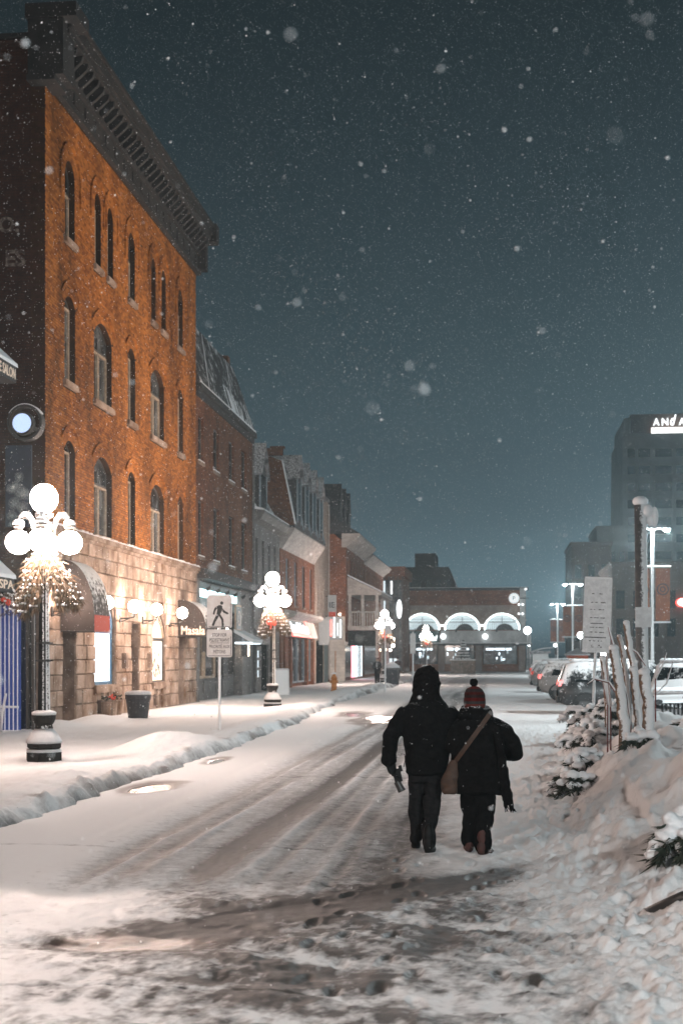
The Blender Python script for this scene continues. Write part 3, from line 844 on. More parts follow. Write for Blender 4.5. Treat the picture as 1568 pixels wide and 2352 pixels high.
# stone ground floor
doors = [(38.76, 40.05, 0, 2.62), (46.3, 47.4, 0, 2.95), (53.4, 54.5, 0, 2.62)]
shop = [(42.0, 44.35, .92, 2.75, .95), (49.2, 51.4, .88, 2.55, .85)]
cell = [(42.25, 42.85, .08, .5), (43.05, 43.55, .08, .5), (43.75, 44.2, .08, .5), (49.4, 49.95, .08, .5), (50.2, 50.7, .08, .5), (50.9, 51.25, .08, .5)]
sh = [(a, b, z0, z1) for a, b, z0, z1 in doors] + [(a, b, z0, zs + r_ + .01) for a, b, z0, zs, r_ in shop] + cell
mb = MB(); wall_cells(mb, TA, YA, YB, -.1, 5.42, sh, -.5, -.03)
for a, b, z0, zs, r_ in shop: spandrels(mb, TA, a, b, zs, r_, zs + r_ + .01, -.5, -.028)
base = mb.build('ground_floor', M['stone_dark'], bldA)
def stone(s0, s1, z0, z1, o):
    m = MB(); i = .022
    P = [TA(s0, z0, -.03), TA(s1, z0, -.03), TA(s1, z1, -.03), TA(s0, z1, -.03), TA(s0 + .006, z0 + .006, o * .4), TA(s1 - .006, z0 + .006, o * .4), TA(s1 - .006, z1 - .006, o * .4), TA(s0 + .006, z1 - .006, o * .4)]
    w, h = s1 - s0, z1 - z0
    P += [TA(s0 + i + w * .04 * rnd.random(), z0 + i + h * .07 * rnd.random(), o + rnd.uniform(-.012, .014)), TA(s1 - i - w * .04 * rnd.random(), z0 + i, o + rnd.uniform(-.012, .014)),
          TA(s1 - i, z1 - i - h * .07 * rnd.random(), o + rnd.uniform(-.012, .014)), TA(s0 + i, z1 - i, o + rnd.uniform(-.012, .014))]
    m.add(P, [(0, 1, 5, 4), (1, 2, 6, 5), (2, 3, 7, 6), (3, 0, 4, 7), (4, 5, 9, 8), (5, 6, 10, 9), (6, 7, 11, 10), (7, 4, 8, 11), (8, 9, 10, 11)])
    m.build('stone_block', M['stone'], base)
zc = -.02
hs_list = [.46, .44, .44, .42, .42, .42, .40, .40, .40, .62, .44, .50]
for ci, hh in enumerate(hs_list):
    z0, z1 = zc, min(zc + hh, 5.3); zc += hh
    if z1 - z0 < .1: break
    zm = (z0 + z1) / 2; cuts = []
    for a, b, ha, hb in doors + cell:
        if ha < z1 - .03 and hb > z0 + .03: cuts.append((a, b))
    for a, b, ha, zs, r_ in shop:
        if ha < z1 - .05 and zs > zm: cuts.append((a, b))
        elif zm >= zs and z0 < zs + r_:
            pts, rad, cs, cz, *_ = arc(a, b, zs, r_); q = rad * rad - (z0 - cz) ** 2
            if q > 0: w = min(math.sqrt(q), (b - a) / 2); cuts.append((cs - w - .02, cs + w + .02))
    iv = [(YA, YB)]
    for a, b in sorted(cuts):
        iv = [p for x, y in iv for p in ([(x, y)] if b <= x or a >= y else [(x, a), (b, y)]) if p[1] - p[0] > .06]
    for x, y in iv:
        n = max(1, round((y - x) / rnd.uniform(.6, .95))); ed = [x] + sorted(x + (y - x) * (k + rnd.uniform(-.22, .22)) / n for k in range(1, n)) + [y]
        for a, b in zip(ed[:-1], ed[1:]):
            stone(a + .006, b - .006, z0 + .006, z1 - .006, (.035 if ci < 9 else .05) + rnd.uniform(-.015, .02))
lg = MB(); lg.fbox(TA, YA - .05, YB, 5.30, 5.44, -.3, .20); lg.fbox(TA, YA - .03, YB, 5.20, 5.30, -.3, .12)
ledge = lg.build('ledge', M['stone'], bldA)
s = MB(); xs_ = np.linspace(YA, YB, 90)
for a, b in zip(xs_[:-1], xs_[1:]):
    h = .02 + .05 * rnd.random(); s.fbox(TA, a, b, 5.441, 5.441 + h, .02, .19)
s.build('snow', M['snow'], ledge)['kind'] = 'stuff'
# arched shop windows
glow('window_cool', (0.66, 0.82, 1.0), 1.1)
mat('window_warm', (0.6, 0.55, 0.5), rough=0.6, emit=(1.0, 0.80, 0.62), estr=1.3)
mat('frame_blue', (0.05, 0.17, 0.30), (0.03, 0.10, 0.19), scale=8, rough=0.5)
mat('merch', (0.5, 0.42, 0.36), (0.1, 0.12, 0.09), scale=14, rough=0.8, edge=(.45, .55))
for i, (a, b, z0, zs, r_) in enumerate(shop):
    w = arched_frame(bldA, TA, a, b, z0, zs, r_, -.17, M['frame_blue'] if i == 0 else M['frame_dark'], M['window_cool'] if i == 0 else M['window_warm'], transom=zs - .1, bar=.14 if i == 0 else .1)
    s = MB(); s.fbox(TA, a - .15, b + .15, z0 - .2, z0, -.4, .12); s.fbox(TA, a - .1, b + .1, z0 + .002, z0 + .04, -.2, .1); s.build('sill', M['stone'], w)
    st = MB()
    for q in (-.16, -.30):
        arch_strip(st, TA, a, b, zs, r_, q + .02, q + .08, -.10, -.065, n=12)
    st.build('stop', M['frame_blue'] if i == 0 else M['frame_tan'], w)
    if i == 1:
        g = MB()
        for k in range(26):
            yy = rnd.uniform(a + .25, b - .25); zz = z0 + .2 + abs(rnd.gauss(0, .5)); g.sphere(TA(yy, zz, -.13), (.02, .06 + .06 * rnd.random(), .05 + .07 * rnd.random()), 6, 4)
        g.build('window_display', M['merch'], w)['kind'] = 'stuff'
for k, (a, b, z0, z1) in enumerate(doors):
    d = MB(); d.fbox(TA, a, b, z0, z1, -.55, -.5); d.fbox(TA, a + .02, a + .12, z0, z1, -.5, -.4); d.fbox(TA, b - .12, b - .02, z0, z1, -.5, -.4); d.fbox(TA, a + .12, b - .12, 2.1, 2.2, -.5, -.42)
    dd = d.build('door', M['void'], bldA)
    h = MB(); h.fbox(TA, b - .24, b - .2, .95, 1.2, -.48, -.44); h.build('handle', M['black_metal'], dd)
for a, b, z0, z1 in cell:
    d = MB(); d.fbox(TA, a, b, z0, z1, -.3, -.26); w = d.build('window', M['void'], bldA)
    for k in range(3):
        q = a + (b - a) * (k + 1) / 4; bb = MB(); bb.fbox(TA, q - .012, q + .012, z0, z1, -.2, -.17); bb.build('bar', M['black_metal'], w)
for y in (45.2, 48.5):
    d = MB(); d.fbox(TA, y - .14, y + .14, 1.45, 1.95, .03, .18); d.build('meter_box', M['stone_dark'], bldA)
# globe lamps on the wall
for i, (y, lab) in enumerate(((37.75, 'globe wall lamp beside the nearest dark doorway of the stone ground floor'), (41.55, 'globe wall lamp between the domed awning and the blue-lit arched window'),
                    (44.8, 'globe wall lamp right of the blue-lit arched window'), (47.8, 'globe wall lamp left of the warm-lit arched window'),
                    (51.8, 'globe wall lamp between the warm-lit window and the lettered awning'), (55.2, 'globe wall lamp past the lettered awning at the stone corner'))):
    t = thing('wall_lamp', lab, 'lamp', (X0 + .02, y, 3.05), group='globe lamps along the stone shop front')
    b = MB(); b.box(0, .05, -.08, .08, -.12, .16); b.tube([(.03, 0, .02), (.3, 0, .02), (.48, 0, .06), (.5, 0, .2)], [.025, .025, .025, .05], 8); b.tube([(.03, 0, -.1), (.3, 0, 0)], .014, 6)
    b.build('bracket', M['black_metal'], t)
    gm = MB(); gm.sphere((.5, 0, .40), .205, 14, 10); gm.build('globe', M['wall_globe'], t, True)
    if i: pass
# awnings over the doors
mat('canvas_brown', (0.016, 0.010, 0.008), (0.024, 0.016, 0.013), scale=5, rough=0.8, snow=0.20, snow_dir=(.3, 0, 1), snow_scale=7)
mat('canvas_red', (0.5, 0.05, 0.02), rough=0.8)
mat('letter_cream', (0.75, 0.62, 0.5), rough=0.7)
def barrel_awning(label, y0, y1, z0, z1, out, val, front, lettering=None):
    t = thing('awning', label, 'awning', (X0, (y0 + y1) / 2, z0), world=True)
    n = 12; prof = [(.05 + out * math.sin(math.pi / 2 * i / n) ** .9, z0 + val + (z1 - z0 - val) * math.cos(math.pi / 2 * i / n)) for i in range(n + 1)]
    c = MB()
    c.add([(X0 + o, y, z) for y in (y0, y1) for o, z in prof], [(i, i + 1, n + 2 + i, n + 1 + i) for i in range(n)])
    for y in (y0, y1): c.add([(X0 + .05, y, z0 + val)] + [(X0 + o, y, z) for o, z in prof], [tuple(range(n + 2))])
    c.build('canopy', M['canvas_brown'], t)
    s = MB(); xo = X0 + .05 + out
    s.quad((X0 + .05, y0, z0), (xo, y0, z0), (xo, y0, z0 + val), (X0 + .05, y0, z0 + val)); s.quad((X0 + .05, y1, z0), (xo, y1, z0), (xo, y1, z0 + val), (X0 + .05, y1, z0 + val)); s.quad((xo, y0, z0), (xo, y1, z0), (xo, y1, z0 + val), (xo, y0, z0 + val))
    s.build('valance', M['canvas_brown'], t)
    f = MB(); f.tube([(X0 + .05, y0, z0), (xo, y0, z0), (xo, y1, z0), (X0 + .05, y1, z0)], .018, 6); f.build('rail', M['black_metal'], t)
    if front:
        p = MB(); p.box(xo + .003, xo + .012, y0 + .02, y1 - .02, z0 - .02, z0 + val + .03); p.build('red_panel', M['canvas_red'], t)
    if lettering:
        T3 = lambda s_, z, o: (X0 + .62 + s_, y0 - o, z)
        text_mb(T3, .02, z0 + val * .5, lettering, val * .78, o=.004, depth=.012, width=.92).build('lettering', M['letter_cream'], t)
    return t
barrel_awning('brown barrel awning dusted with snow, red panel on its front, over the nearest stone doorway', 38.5, 40.1, 2.55, 4.55, .95, .42, True)
barrel_awning('brown barrel awning lettered with a restaurant name near the stone corner', 53.15, 55.0, 2.62, 4.0, 1.05, .42, False, 'Masala')
# ------------------------------------------------------------------ far brick: courses in the material
def mat_brick(name, c1, c2, mortar, rough=0.9, w=.22, h=.075, stain=0.5):
    m = bpy.data.materials.new(name); m.use_nodes = True
    nt = m.node_tree; bs = nt.nodes['Principled BSDF']; bs.inputs['Roughness'].default_value = rough; bs.inputs['Specular IOR Level'].default_value = .2
    geo = _n(nt, 'ShaderNodeNewGeometry'); sp = _n(nt, 'ShaderNodeSeparateXYZ'); nt.links.new(geo.outputs['Position'], sp.inputs[0])
    ad = _n(nt, 'ShaderNodeMath', operation='ADD'); nt.links.new(sp.outputs[0], ad.inputs[0]); nt.links.new(sp.outputs[1], ad.inputs[1])
    cb = _n(nt, 'ShaderNodeCombineXYZ'); nt.links.new(ad.outputs[0], cb.inputs[0]); nt.links.new(sp.outputs[2], cb.inputs[1])
    bt = _n(nt, 'ShaderNodeTexBrick', Scale=1.0); bt.inputs['Brick Width'].default_value = w; bt.inputs['Row Height'].default_value = h; bt.inputs['Mortar Size'].default_value = .007
    bt.inputs['Color1'].default_value = tuple(c1) + (1,); bt.inputs['Color2'].default_value = tuple(c2) + (1,); bt.inputs['Mortar'].default_value = tuple(mortar) + (1,)
    nt.links.new(cb.outputs[0], bt.inputs['Vector'])
    nz = _n(nt, 'ShaderNodeTexNoise', Scale=.7, Detail=7.0, Roughness=.65); nt.links.new(geo.outputs['Position'], nz.inputs['Vector'])
    mr = _n(nt, 'ShaderNodeMapRange'); mr.inputs['From Min'].default_value = .3; mr.inputs['From Max'].default_value = .7; mr.inputs['To Min'].default_value = 1 - stain; mr.inputs['To Max'].default_value = 1.15
    nt.links.new(nz.outputs['Fac'], mr.inputs['Value'])
    hs = _n(nt, 'ShaderNodeHueSaturation'); nt.links.new(mr.outputs[0], hs.inputs['Value']); nt.links.new(bt.outputs['Color'], hs.inputs['Color'])
    nt.links.new(hs.outputs[0], bs.inputs['Base Color'])
    bp = _n(nt, 'ShaderNodeBump', Strength=.5, Distance=.015); nt.links.new(bt.outputs['Fac'], bp.inputs['Height']); bp.invert = True; nt.links.new(bp.outputs[0], bs.inputs['Normal'])
    M[name] = m
    return m
mat_brick('brick_brown', (.20, .075, .034), (.11, .041, .02), (.07, .04, .026))
mat_brick('brick_red', (.30, .105, .048), (.19, .066, .033), (.12, .07, .048))
mat_brick('brick_cream', (.48, .40, .34), (.38, .31, .26), (.26, .21, .18), stain=.3)
mat_brick('brick_white', (.66, .60, .54), (.55, .5, .45), (.4, .36, .32), w=.45, h=.22, stain=.25)
mat('siding', (0.13, 0.125, 0.125), (0.075, 0.072, 0.07), scale=1.5, rough=.8, stretch=(1, 1, .2))
mat('grey_trim', (0.13, 0.128, 0.125), (0.08, 0.078, 0.076), scale=3, rough=.7)
mat('pale_trim', (0.42, 0.38, 0.35), (0.30, 0.27, 0.25), scale=2, rough=.75, stretch=(1, .4, 2))
mat('roof_slate', (0.022, 0.022, 0.024), (0.035, 0.035, 0.037), scale=6, rough=.6, snow=.10, snow_dir=(.3, 0, 1), snow_scale=1.8)
mat('roof_snow', (0.06, 0.06, 0.063), (0.24, 0.24, 0.25), scale=3, rough=.7, snow=.18)
mat('cheek', (0.045, 0.045, 0.047), (0.03, 0.03, 0.03), rough=.7)
mat('post_blue', (0.20, 0.25, 0.28), rough=.6)
glow('lit_teal', (0.55, 0.95, 1.0), 3.2)
glow('lit_white', (0.95, 0.98, 1.0), 1.7)
glow('lit_warm', (1.0, 0.80, 0.62), 7.0)
glow('lit_pink', (1.0, 0.25, 0.32), 2.2)
glow('lit_red', (1.0, 0.05, 0.03), 2.5)
glow('lit_panel', (0.80, 0.92, 1.0), 1.6)
glow('lit_soft', (0.72, 0.90, 1.0), 0.55)
mat('board_white', (0.62, 0.57, 0.53), rough=.7)
mat('panel_teal', (0.05, 0.10, 0.11), (0.07, 0.13, 0.14), rough=.5)

def rect_windows(root, T, rects, oo=-.16, fm='frame_dark', pm='glass_dark', sill='stone_dark', bars=1, snow=False):
    for (a, b, z0, z1) in rects:
        f = MB(); w = .05
        for q in ((a, a + w, z0, z1), (b - w, b, z0, z1), (a + w, b - w, z0, z0 + w), (a + w, b - w, z1 - w, z1)): f.fbox(T, *q, oo, oo + .06)
        for k in range(bars):
            zz = z0 + (z1 - z0) * (k + 1) / (bars + 1); f.fbox(T, a + w, b - w, zz - .025, zz + .025, oo + .002, oo + .05)
        wd = f.build('window', M[fm], root)
        p = MB(); p.fbox(T, a, b, z0, z1, oo - .02, oo + .012); p.build('pane', M[pm], wd)
        s = MB(); s.fbox(T, a - .08, b + .08, z0 - .12, z0 - .002, oo, .07); s.build('sill', M[sill], wd)
        if snow:
            s = MB(); s.fbox(T, a - .02, b + .02, z0, z0 + .05, oo + .06, .06); s.build('snow', M['snow'], wd)

# ------------------------------------------------------------------ dark brick building with the mansard roof
YB2 = 70.0
bldB = thing('mansard_building', 'dark brown brick building with black mansard roof beside the orange-lit building', 'building', (X0, 63.3, 0), world=True)
rows = [(a, b, z0, z1) for a, b in ((57.1, 58.1), (60.2, 61.4), (63.75, 65.0), (66.95, 68.3)) for z0, z1 in ((9.85, 11.72), (5.95, 8.25))]
mb = MB(); wall_cells(mb, TA, YB + .02, YB2, 5.35, 12.7, rows, -.4, 0); mb.box(X0 - 14, X0 - .4, YB + .02, YB2, 0, 12.7); mb.build('wall', M['brick_brown'], bldB)
rect_windows(bldB, TA, rows, snow=True)
c = MB(); c.fbox(TA, YB + .02, YB2 + .1, 12.7, 12.95, -.3, .22); c.fbox(TA, YB + .02, YB2 + .05, 12.45, 12.7, -.3, .1); c.build('cornice', M['cornice'], bldB)
r_ = MB(); yA, yB = YB + .05, YB2
P = [(X0 + .18, 12.96), (X0 - .75, 16.0), (X0 - 5.0, 16.6), (X0 - 14, 16.6), (X0 - 14, 12.96)]
n = len(P); v = [(x, yA, z) for x, z in P] + [(x, yB - (.0 if z < 13 else 1.2), z) for x, z in P]
r_.add(v, [tuple(range(n)), tuple(range(2 * n - 1, n - 1, -1))] + [(i, (i + 1) % n, n + (i + 1) % n, n + i) for i in range(n)])
rf = r_.build('roof', M['roof_slate'], bldB)
s = MB()
for k in range(60):
    y = yA + (yB - yA) * k / 60; h = .05 + .12 * rnd.random() * (k / 60); s.extrude([(X0 + .2, y, 12.955), (X0 + .2, y, 13.0 + h * .4), (X0 + .06 - h * .35, y, 13.02 + h), (X0 + .1, y, 12.955)], (0, (yB - yA) / 60, 0))
for k in range(26):
    y = rnd.uniform(yA + 6, yB - .6); z0 = 13.0; L = rnd.uniform(.2, 1.2)
    s.extrude([(X0 + .19, y, z0), (X0 + .2 - .306 * L, y + rnd.uniform(-.1, .3), z0 + L), (X0 + .21 - .306 * L, y + .03, z0 + L)], (0.01, rnd.uniform(.04, .1), 0))
s.build('snow', M['snow'], rf)['kind'] = 'stuff'
for yy in (58.6, 64.2): 
    q = MB(); q.tube([(X0 + .14, yy, 13.05), (X0 - .74, yy + 2.6, 15.95)], .035, 6); q.build('ridge_bar', M['snow'], rf)
q = MB(); q.box(X0 - 1.6, X0 - .9, 68.2, 68.8, 15.9, 16.5); q.build('chimney', M['brick_brown'], rf)
# shop front
sf = MB(); sf.fbox(TA, YB + .02, YB2, -.1, 5.0, -.5, -.35); sf.fbox(TA, YB + .02, YB + .5, -.1, 5.0, -.35, .06); sf.fbox(TA, 66.9, 69.6, -.1, 3.6, -.35, .05); sf.fbox(TA, 66.6, 69.9, 3.6, 5.0, -.35, .02)
shopB = sf.build('shop_front', M['grey_trim'], bldB)
q = MB(); q.fbox(TA, YB + .02, YB2 + .1, 5.0, 5.16, -.35, .5); q.fbox(TA, YB + .02, YB2 + .1, 5.16, 5.42, -.35, .35); q.build('cornice', M['cornice'], shopB)
q = MB(); q.fbox(TA, YB + .5, 66.6, 3.85, 4.95, -.35, .02); q.build('sign_board', M['panel_teal'], shopB)
q = MB(); q.fbox(TA, YB + .6, 65.4, 4.30, 4.62, .02, .06); q.build('light_strip', M['lit_teal'], shopB)
q = MB(); q.tube([TA(YB + .2, 4.8, .42), TA(68.8, 4.8, .42)], .02, 6); q.build('lamp_rail', M['black_metal'], shopB)
for k in range(6):
    y = 57.6 + k * 2.05; q = MB(); q.tube([TA(y, 4.8, .42), TA(y, 4.66, .36)], .02, 6); q.tube([TA(y, 4.7, .40), TA(y + .02, 4.58, .24)], [.05, .09], 8); q.build('spot_lamp', M['black_metal'], shopB)
for a, b in ((57.3, 59.2), (59.6, 61.7), (62.3, 63.4), (63.7, 66.5)):
    q = MB(); q.fbox(TA, a, b, 1.0, 3.5, -.34, -.30); w = q.build('window', M['glass_dark'], shopB)
    q = MB()
    for s0, s1, z0, z1 in ((a - .08, a, .95, 3.6), (b, b + .08, .95, 3.6), (a, b, 3.5, 3.6), (a, b, .9, 1.0)): q.fbox(TA, s0, s1, z0, z1, -.34, -.22)
    q.build('frame', M['frame_tan'] if a < 60 else M['frame_dark'], w)
    q = MB(); q.fbox(TA, a + .1, b - .1, .25, .8, -.34, -.29); q.build('stall_board', M['grey_trim'], w)
q = MB(); q.fbox(TA, 57.5, 58.3, 2.0, 2.5, -.29, -.27); q.build('notice', M['lit_soft'], shopB)
q = MB(); q.fbox(TA, 65.0, 66.5, 3.0, 4.25, .03, .10); fr = q.build('framed_sign', M['frame_tan'], shopB)
q = MB(); q.fbox(TA, 65.1, 66.4, 3.1, 4.15, .10, .115); q.build('board', M['panel_teal'], fr)
q = MB(); arch_strip(q, TA, 65.4, 66.1, 3.62, .35, -.05, 0, .115, .13); arch_strip(q, lambda s, z, o: TA(s, 7.24 - z, o), 65.4, 66.1, 3.62, .35, -.05, 0, .115, .13); q.build('emblem_ring', M['board_white'], fr)
q = MB(); q.extrude([TA(64.9, 2.95, .02), TA(64.9, 2.45, .9), TA(64.9, 2.62, .95), TA(64.9, 3.1, .02)], (0, 2.6, 0)); aw = q.build('awning', M['snow'], shopB)
q = MB(); q.fbox(TA, 64.95, 67.45, 2.42, 2.5, .05, .85); q.build('light_panel', M['lit_panel'], aw)
for y, z in ((57.6, 2.35), (66.6, 2.15)):
    q = MB(); q.fbox(TA, y, y + .45, z - .3, z + .25, .06, .36); ln = q.build('lantern', M['lit_warm'], shopB)
    q = MB()
    for s0 in (y - .03, y + .21, y + .45): q.fbox(TA, s0, s0 + .03, z - .32, z + .3, .05, .38)
    q.fbox(TA, y - .06, y + .51, z + .25, z + .33, .04, .40); q.build('cage', M['black_metal'], ln)
q = MB(); q.tube([TA(69.8, 12.3, .1), TA(69.8, 3.3, .1), TA(69.75, 3.0, .25), TA(69.75, .1, .2)], .06, 8); q.build('drain_pipe', M['grey_trim'], bldB)

# ------------------------------------------------------------------ grey house with one dormer
bldC = thing('grey_house', 'narrow grey-sided house with a steep roof and snowy dormer behind the second globe lamp post', 'building', (X0, 74.7, 0), world=True)
YC = 79.3
rows = [(a, a + .75, 5.2, 7.9) for a in (71.2, 73.2, 75.2, 77.2)]
mb = MB(); wall_cells(mb, TA, YB2 + .02, YC, 0, 9.0, rows, -.4, -.05); mb.box(X0 - 10, X0 - .4, YB2 + .02, YC, 0, 9); mb.build('wall', M['siding'], bldC)
rect_windows(bldC, street(X0 - .05), rows, pm='glass_pale')
q = MB(); q.extrude([TA(YB2 + .4, 8.6, -.06), TA(YB2 + .4, 8.75, .35), TA(YB2 + .4, 9.05, .55), TA(YB2 + .4, 9.18, .55), TA(YB2 + .4, 9.25, -.06)], (0, YC - YB2 - .6, 0)); ev = q.build('eave', M['grey_trim'], bldC)
q = MB(); q.extrude([TA(YB2 + .42, 9.19, .54), TA(YB2 + .42, 9.27, .5), TA(YB2 + .42, 9.42, -.05), TA(YB2 + .42, 9.26, -.05)], (0, YC - YB2 - .66, 0)); q.build('snow', M['snow'], ev)
q = MB(); q.extrude([(X0 + .0, YB2 + .02, 9.26), (X0 - 2.6, YB2 + .02, 13.6), (X0 - 6.5, YB2 + .02, 13.2), (X0 - 6.5, YB2 + .02, 9.26)], (0, YC - YB2 - .04, 0)); rf = q.build('roof', M['roof_slate'], bldC)
def dormer(root, y, w, xo, zb, ze, zr, back, cheek='cheek'):
    d = thing_part = MB(); xf = X0 + xo
    d.box(xf - back, xf, y - w / 2, y + w / 2, zb, ze); d.add([(xf, y - w / 2, ze), (xf, y + w / 2, ze), (xf, y, zr), (xf - back, y - w / 2, ze), (xf - back, y + w / 2, ze), (xf - back, y, zr)], [(0, 1, 2), (3, 5, 4), (0, 2, 5, 3), (1, 4, 5, 2)])
    dm = d.build('dormer', M[cheek], root)
    r2 = MB(); ov = .18
    for sgn in (-1, 1):
        a = (xf + .2, y + sgn * (w / 2 + ov), ze - .18); b = (xf + .2, y, zr + .06); c_ = (xf - back, y, zr + .06); e_ = (xf - back, y + sgn * (w / 2 + ov), ze - .18)
        r2.extrude([a, b, c_, e_], (0, 0, .10))
    r2.build('dormer_roof', M['roof_snow'], dm)
    p = MB()
    for yy in (y - w / 2 - .02, y + w / 2 - .1): p.box(xf, xf + .06, yy, yy + .12, zb, ze)
    p.build('jamb', M['post_blue'], dm)
    g = MB(); g.box(xf - .02, xf + .03, y - w / 2 + .12, y + w / 2 - .12, zb + .2, ze - .05); wn_ = g.build('window', M['glass_dark'], dm)
    return dm
dormer(bldC, 73.8, 2.2, -.1, 9.4, 11.4, 12.9, 3.0)
dormer(bldC, 77.2, 1.6, -.9, 11.2, 12.2, 13.2, 3.0)
# door portal
q = MB(); q.fbox(TA, 70.6, 75.0, 2.45, 3.2, -.05, .12); q.fbox(TA, 70.6, 70.95, 0, 2.45, -.05, .10); q.fbox(TA, 74.65, 75.0, 0, 2.45, -.05, .10); po = q.build('portal', M['grey_trim'], bldC)
q = MB(); q.fbox(TA, 70.95, 74.65, 0, 2.45, -.06, -.03); q.build('recess', M['void'], po)
q = MB(); q.fbox(TA, 71.0, 72.6, 0, 2.35, -.03, .03); dr = q.build('door', M['frame_dark'], bldC)
for z in (.95, 1.45, 1.95):
    for y in (71.15, 71.9):
        q = MB(); q.fbox(TA, y, y + .55, z - .18, z + .18, .03, .04); q.build('pane', M['lit_soft'] if y < 71.5 else M['glass_pale'], dr)
for y in (71.8, 76.4): 
    q = MB(); q.fbox(TA, y, y + 2.2, 3.6, 3.75, -.05, .15); q.build('band', M['grey_trim'], bldC)

# ------------------------------------------------------------------ brick house with four dormers and a pale coved eave
bldD = thing('dormer_building', 'brown brick building with four snowy dormers and a red-striped shop sign', 'building', (X0, 86.8, 0), world=True)
YD = 94.4
rows = [(a, a + 1.15, 4.9, 7.55) for a in (81.4, 84.9, 88.4, 91.9)]
mb = MB(); wall_cells(mb, TA, YC + .02, YD, 4.3, 7.95, rows, -.4, 0); mb.box(X0 - 12, X0 - .4, YC + .02, YD, 0, 9.5); mb.build('wall', M['brick_red'], bldD)
rect_windows(bldD, TA, rows, fm='post_blue', pm='glass_dark')
q = MB(); q.extrude([TA(YC + .6, 7.96, 0), TA(YC + .6, 9.05, .72), TA(YC + .6, 9.15, .72), TA(YC + .6, 9.15, -.3), TA(YC + .6, 7.96, -.3)], (0, YD - YC - .8, 0)); q.build('eave', M['pale_trim'], bldD)
P = [(X0 + .78, 9.16), (X0 + .05, 12.75), (X0 - .8, 13.1), (X0 - 6, 13.1), (X0 - 6, 9.16)]
q = MB(); q.extrude([(x, YC + .35, z) for x, z in P], (0, YD - YC - .3, 0)); rf = q.build('roof', M['roof_slate'], bldD)
q = MB(); q.extrude([(x + .03, YC + .05, z + .12) for x, z in P], (0, .30, 0)); q.build('party_wall', M['brick_brown'], bldD)
q = MB(); q.box(X0 - 1.0, X0 + .1, YC + .02, YC + .4, 13.22, 13.6); q.box(X0 - .6, X0 + .2, YC + 0.0, YC + .44, 13.6, 13.7); q.build('chimney', M['brick_brown'], bldD)
q = MB(); q.tube([(X0 + .84, YC + .05, 9.3), (X0 + .1, YC + .05, 12.9)], .05, 6); q.build('snow', M['snow'], bldD)
for k in range(4): dormer(bldD, 81.6 + 3.45 * k, 1.7, .72, 9.5, 12.15, 13.35, 2.4)
for k in range(5):
    q = MB(); y = 79.9 + 3.4 * k; q.tube([TA(y, 9.3, .78), TA(y + .1, 11.2, .45)], .04, 5); q.build('roof_rib', M['post_blue'], rf)
sf = MB(); sf.fbox(TA, YC + .02, YD, -.1, 4.3, -.5, -.3)
for a, b in ((79.32, 80.2), (81.0, 82.3), (83.4, 83.9), (90.6, 91.2), (93.6, 94.38)): sf.fbox(TA, a, b, -.1, 4.3, -.3, .02)
shopD = sf.build('shop_front', M['brick_red'], bldD)
q = MB(); q.extrude([TA(80.6, 4.0, .02), TA(80.6, 4.1, .55), TA(80.6, 4.25, .75), TA(80.6, 4.42, .75), TA(80.6, 4.55, .02)], (0, 12.6, 0)); co = q.build('cornice', M['pale_trim'], shopD)
q = MB(); q.extrude([TA(81.0, 2.98, .03), TA(81.0, 3.0, .42), TA(81.0, 4.0, .12), TA(81.0, 4.0, .03)], (0, 12.0, 0)); sb = q.build('sign_board', M['board_white'], shopD)
TD = lambda s, z, o: (X0 + .42 - (z - 3.0) * .3 + o, s, z)
q = MB(); q.fbox(TD, 81.2, 89.4, 3.2, 3.92, .005, .02); q.build('panel', M['panel_teal'], sb)
q = MB(); q.fbox(TD, 81.2, 89.4, 3.0, 3.22, .006, .05); q.build('red_stripe', M['lit_red'], sb)
q = MB(); q.fbox(TD, 88.2, 88.9, 3.6, 4.02, .03, .06); q.build('red_mark', M['lit_red'], sb)
text_mb(TD, 85.2, 3.56, 'barfoletas', .62, o=.03, depth=.03, width=7.4, font_w=4).build('lettering', M['lit_white'], sb)
for a, b, m_ in ((82.3, 83.3, 'glass_dark'), (84.0, 87.0, 'glass_dark'), (87.4, 90.4, 'glass_dark'), (91.3, 93.4, 'void')):
    q = MB(); q.fbox(TA, a, b, .3, 2.9, -.29, -.25); w = q.build('window', M[m_], shopD)
    q = MB(); q.fbox(TA, a - .06, a, .2, 2.95, -.29, -.15); q.fbox(TA, b, b + .06, .2, 2.95, -.29, -.15); q.fbox(TA, a, b, .2, .3, -.29, -.15); q.build('frame', M['post_blue'], w)

# ------------------------------------------------------------------ cream building
bldE = thing('cream_building', 'narrow pale brick building with lit box signs between the dormers and the porch building', 'building', (X0, 98.2, 0), world=True)
YE = 102.0
rows = [(95.6, 96.5, 4.6, 7.2), (98.6, 99.4, 4.6, 7.2)]
mb = MB(); wall_cells(mb, TA, YD + .02, YE, 0, 12.9, rows, -.4, .02); mb.box(X0 - 9, X0 - .4, YD + .02, YE, 0, 12.9); mb.build('wall', M['brick_cream'], bldE)
rect_windows(bldE, TA, rows)
q = MB(); q.fbox(TA, YD, YE, 12.9, 13.1, -.4, .15); q.build('coping', M['roof_snow'], bldE)
q = MB(); q.fbox(TA, 95.0, 98.6, 0, 2.9, .03, .06); q.build('shop_window', M['void'], bldE)
q = MB(); q.fbox(TA, 99.4, 101.6, 0, 2.9, .03, .06); q.build('door', M['panel_teal'], bldE)
q = MB(); q.tube([TA(101.8, 12.8, .1), TA(101.8, .2, .1)], .05, 6); q.build('drain_pipe', M['pale_trim'], bldE)
mat('sign_pale', (0.30, 0.33, 0.34), rough=.5)
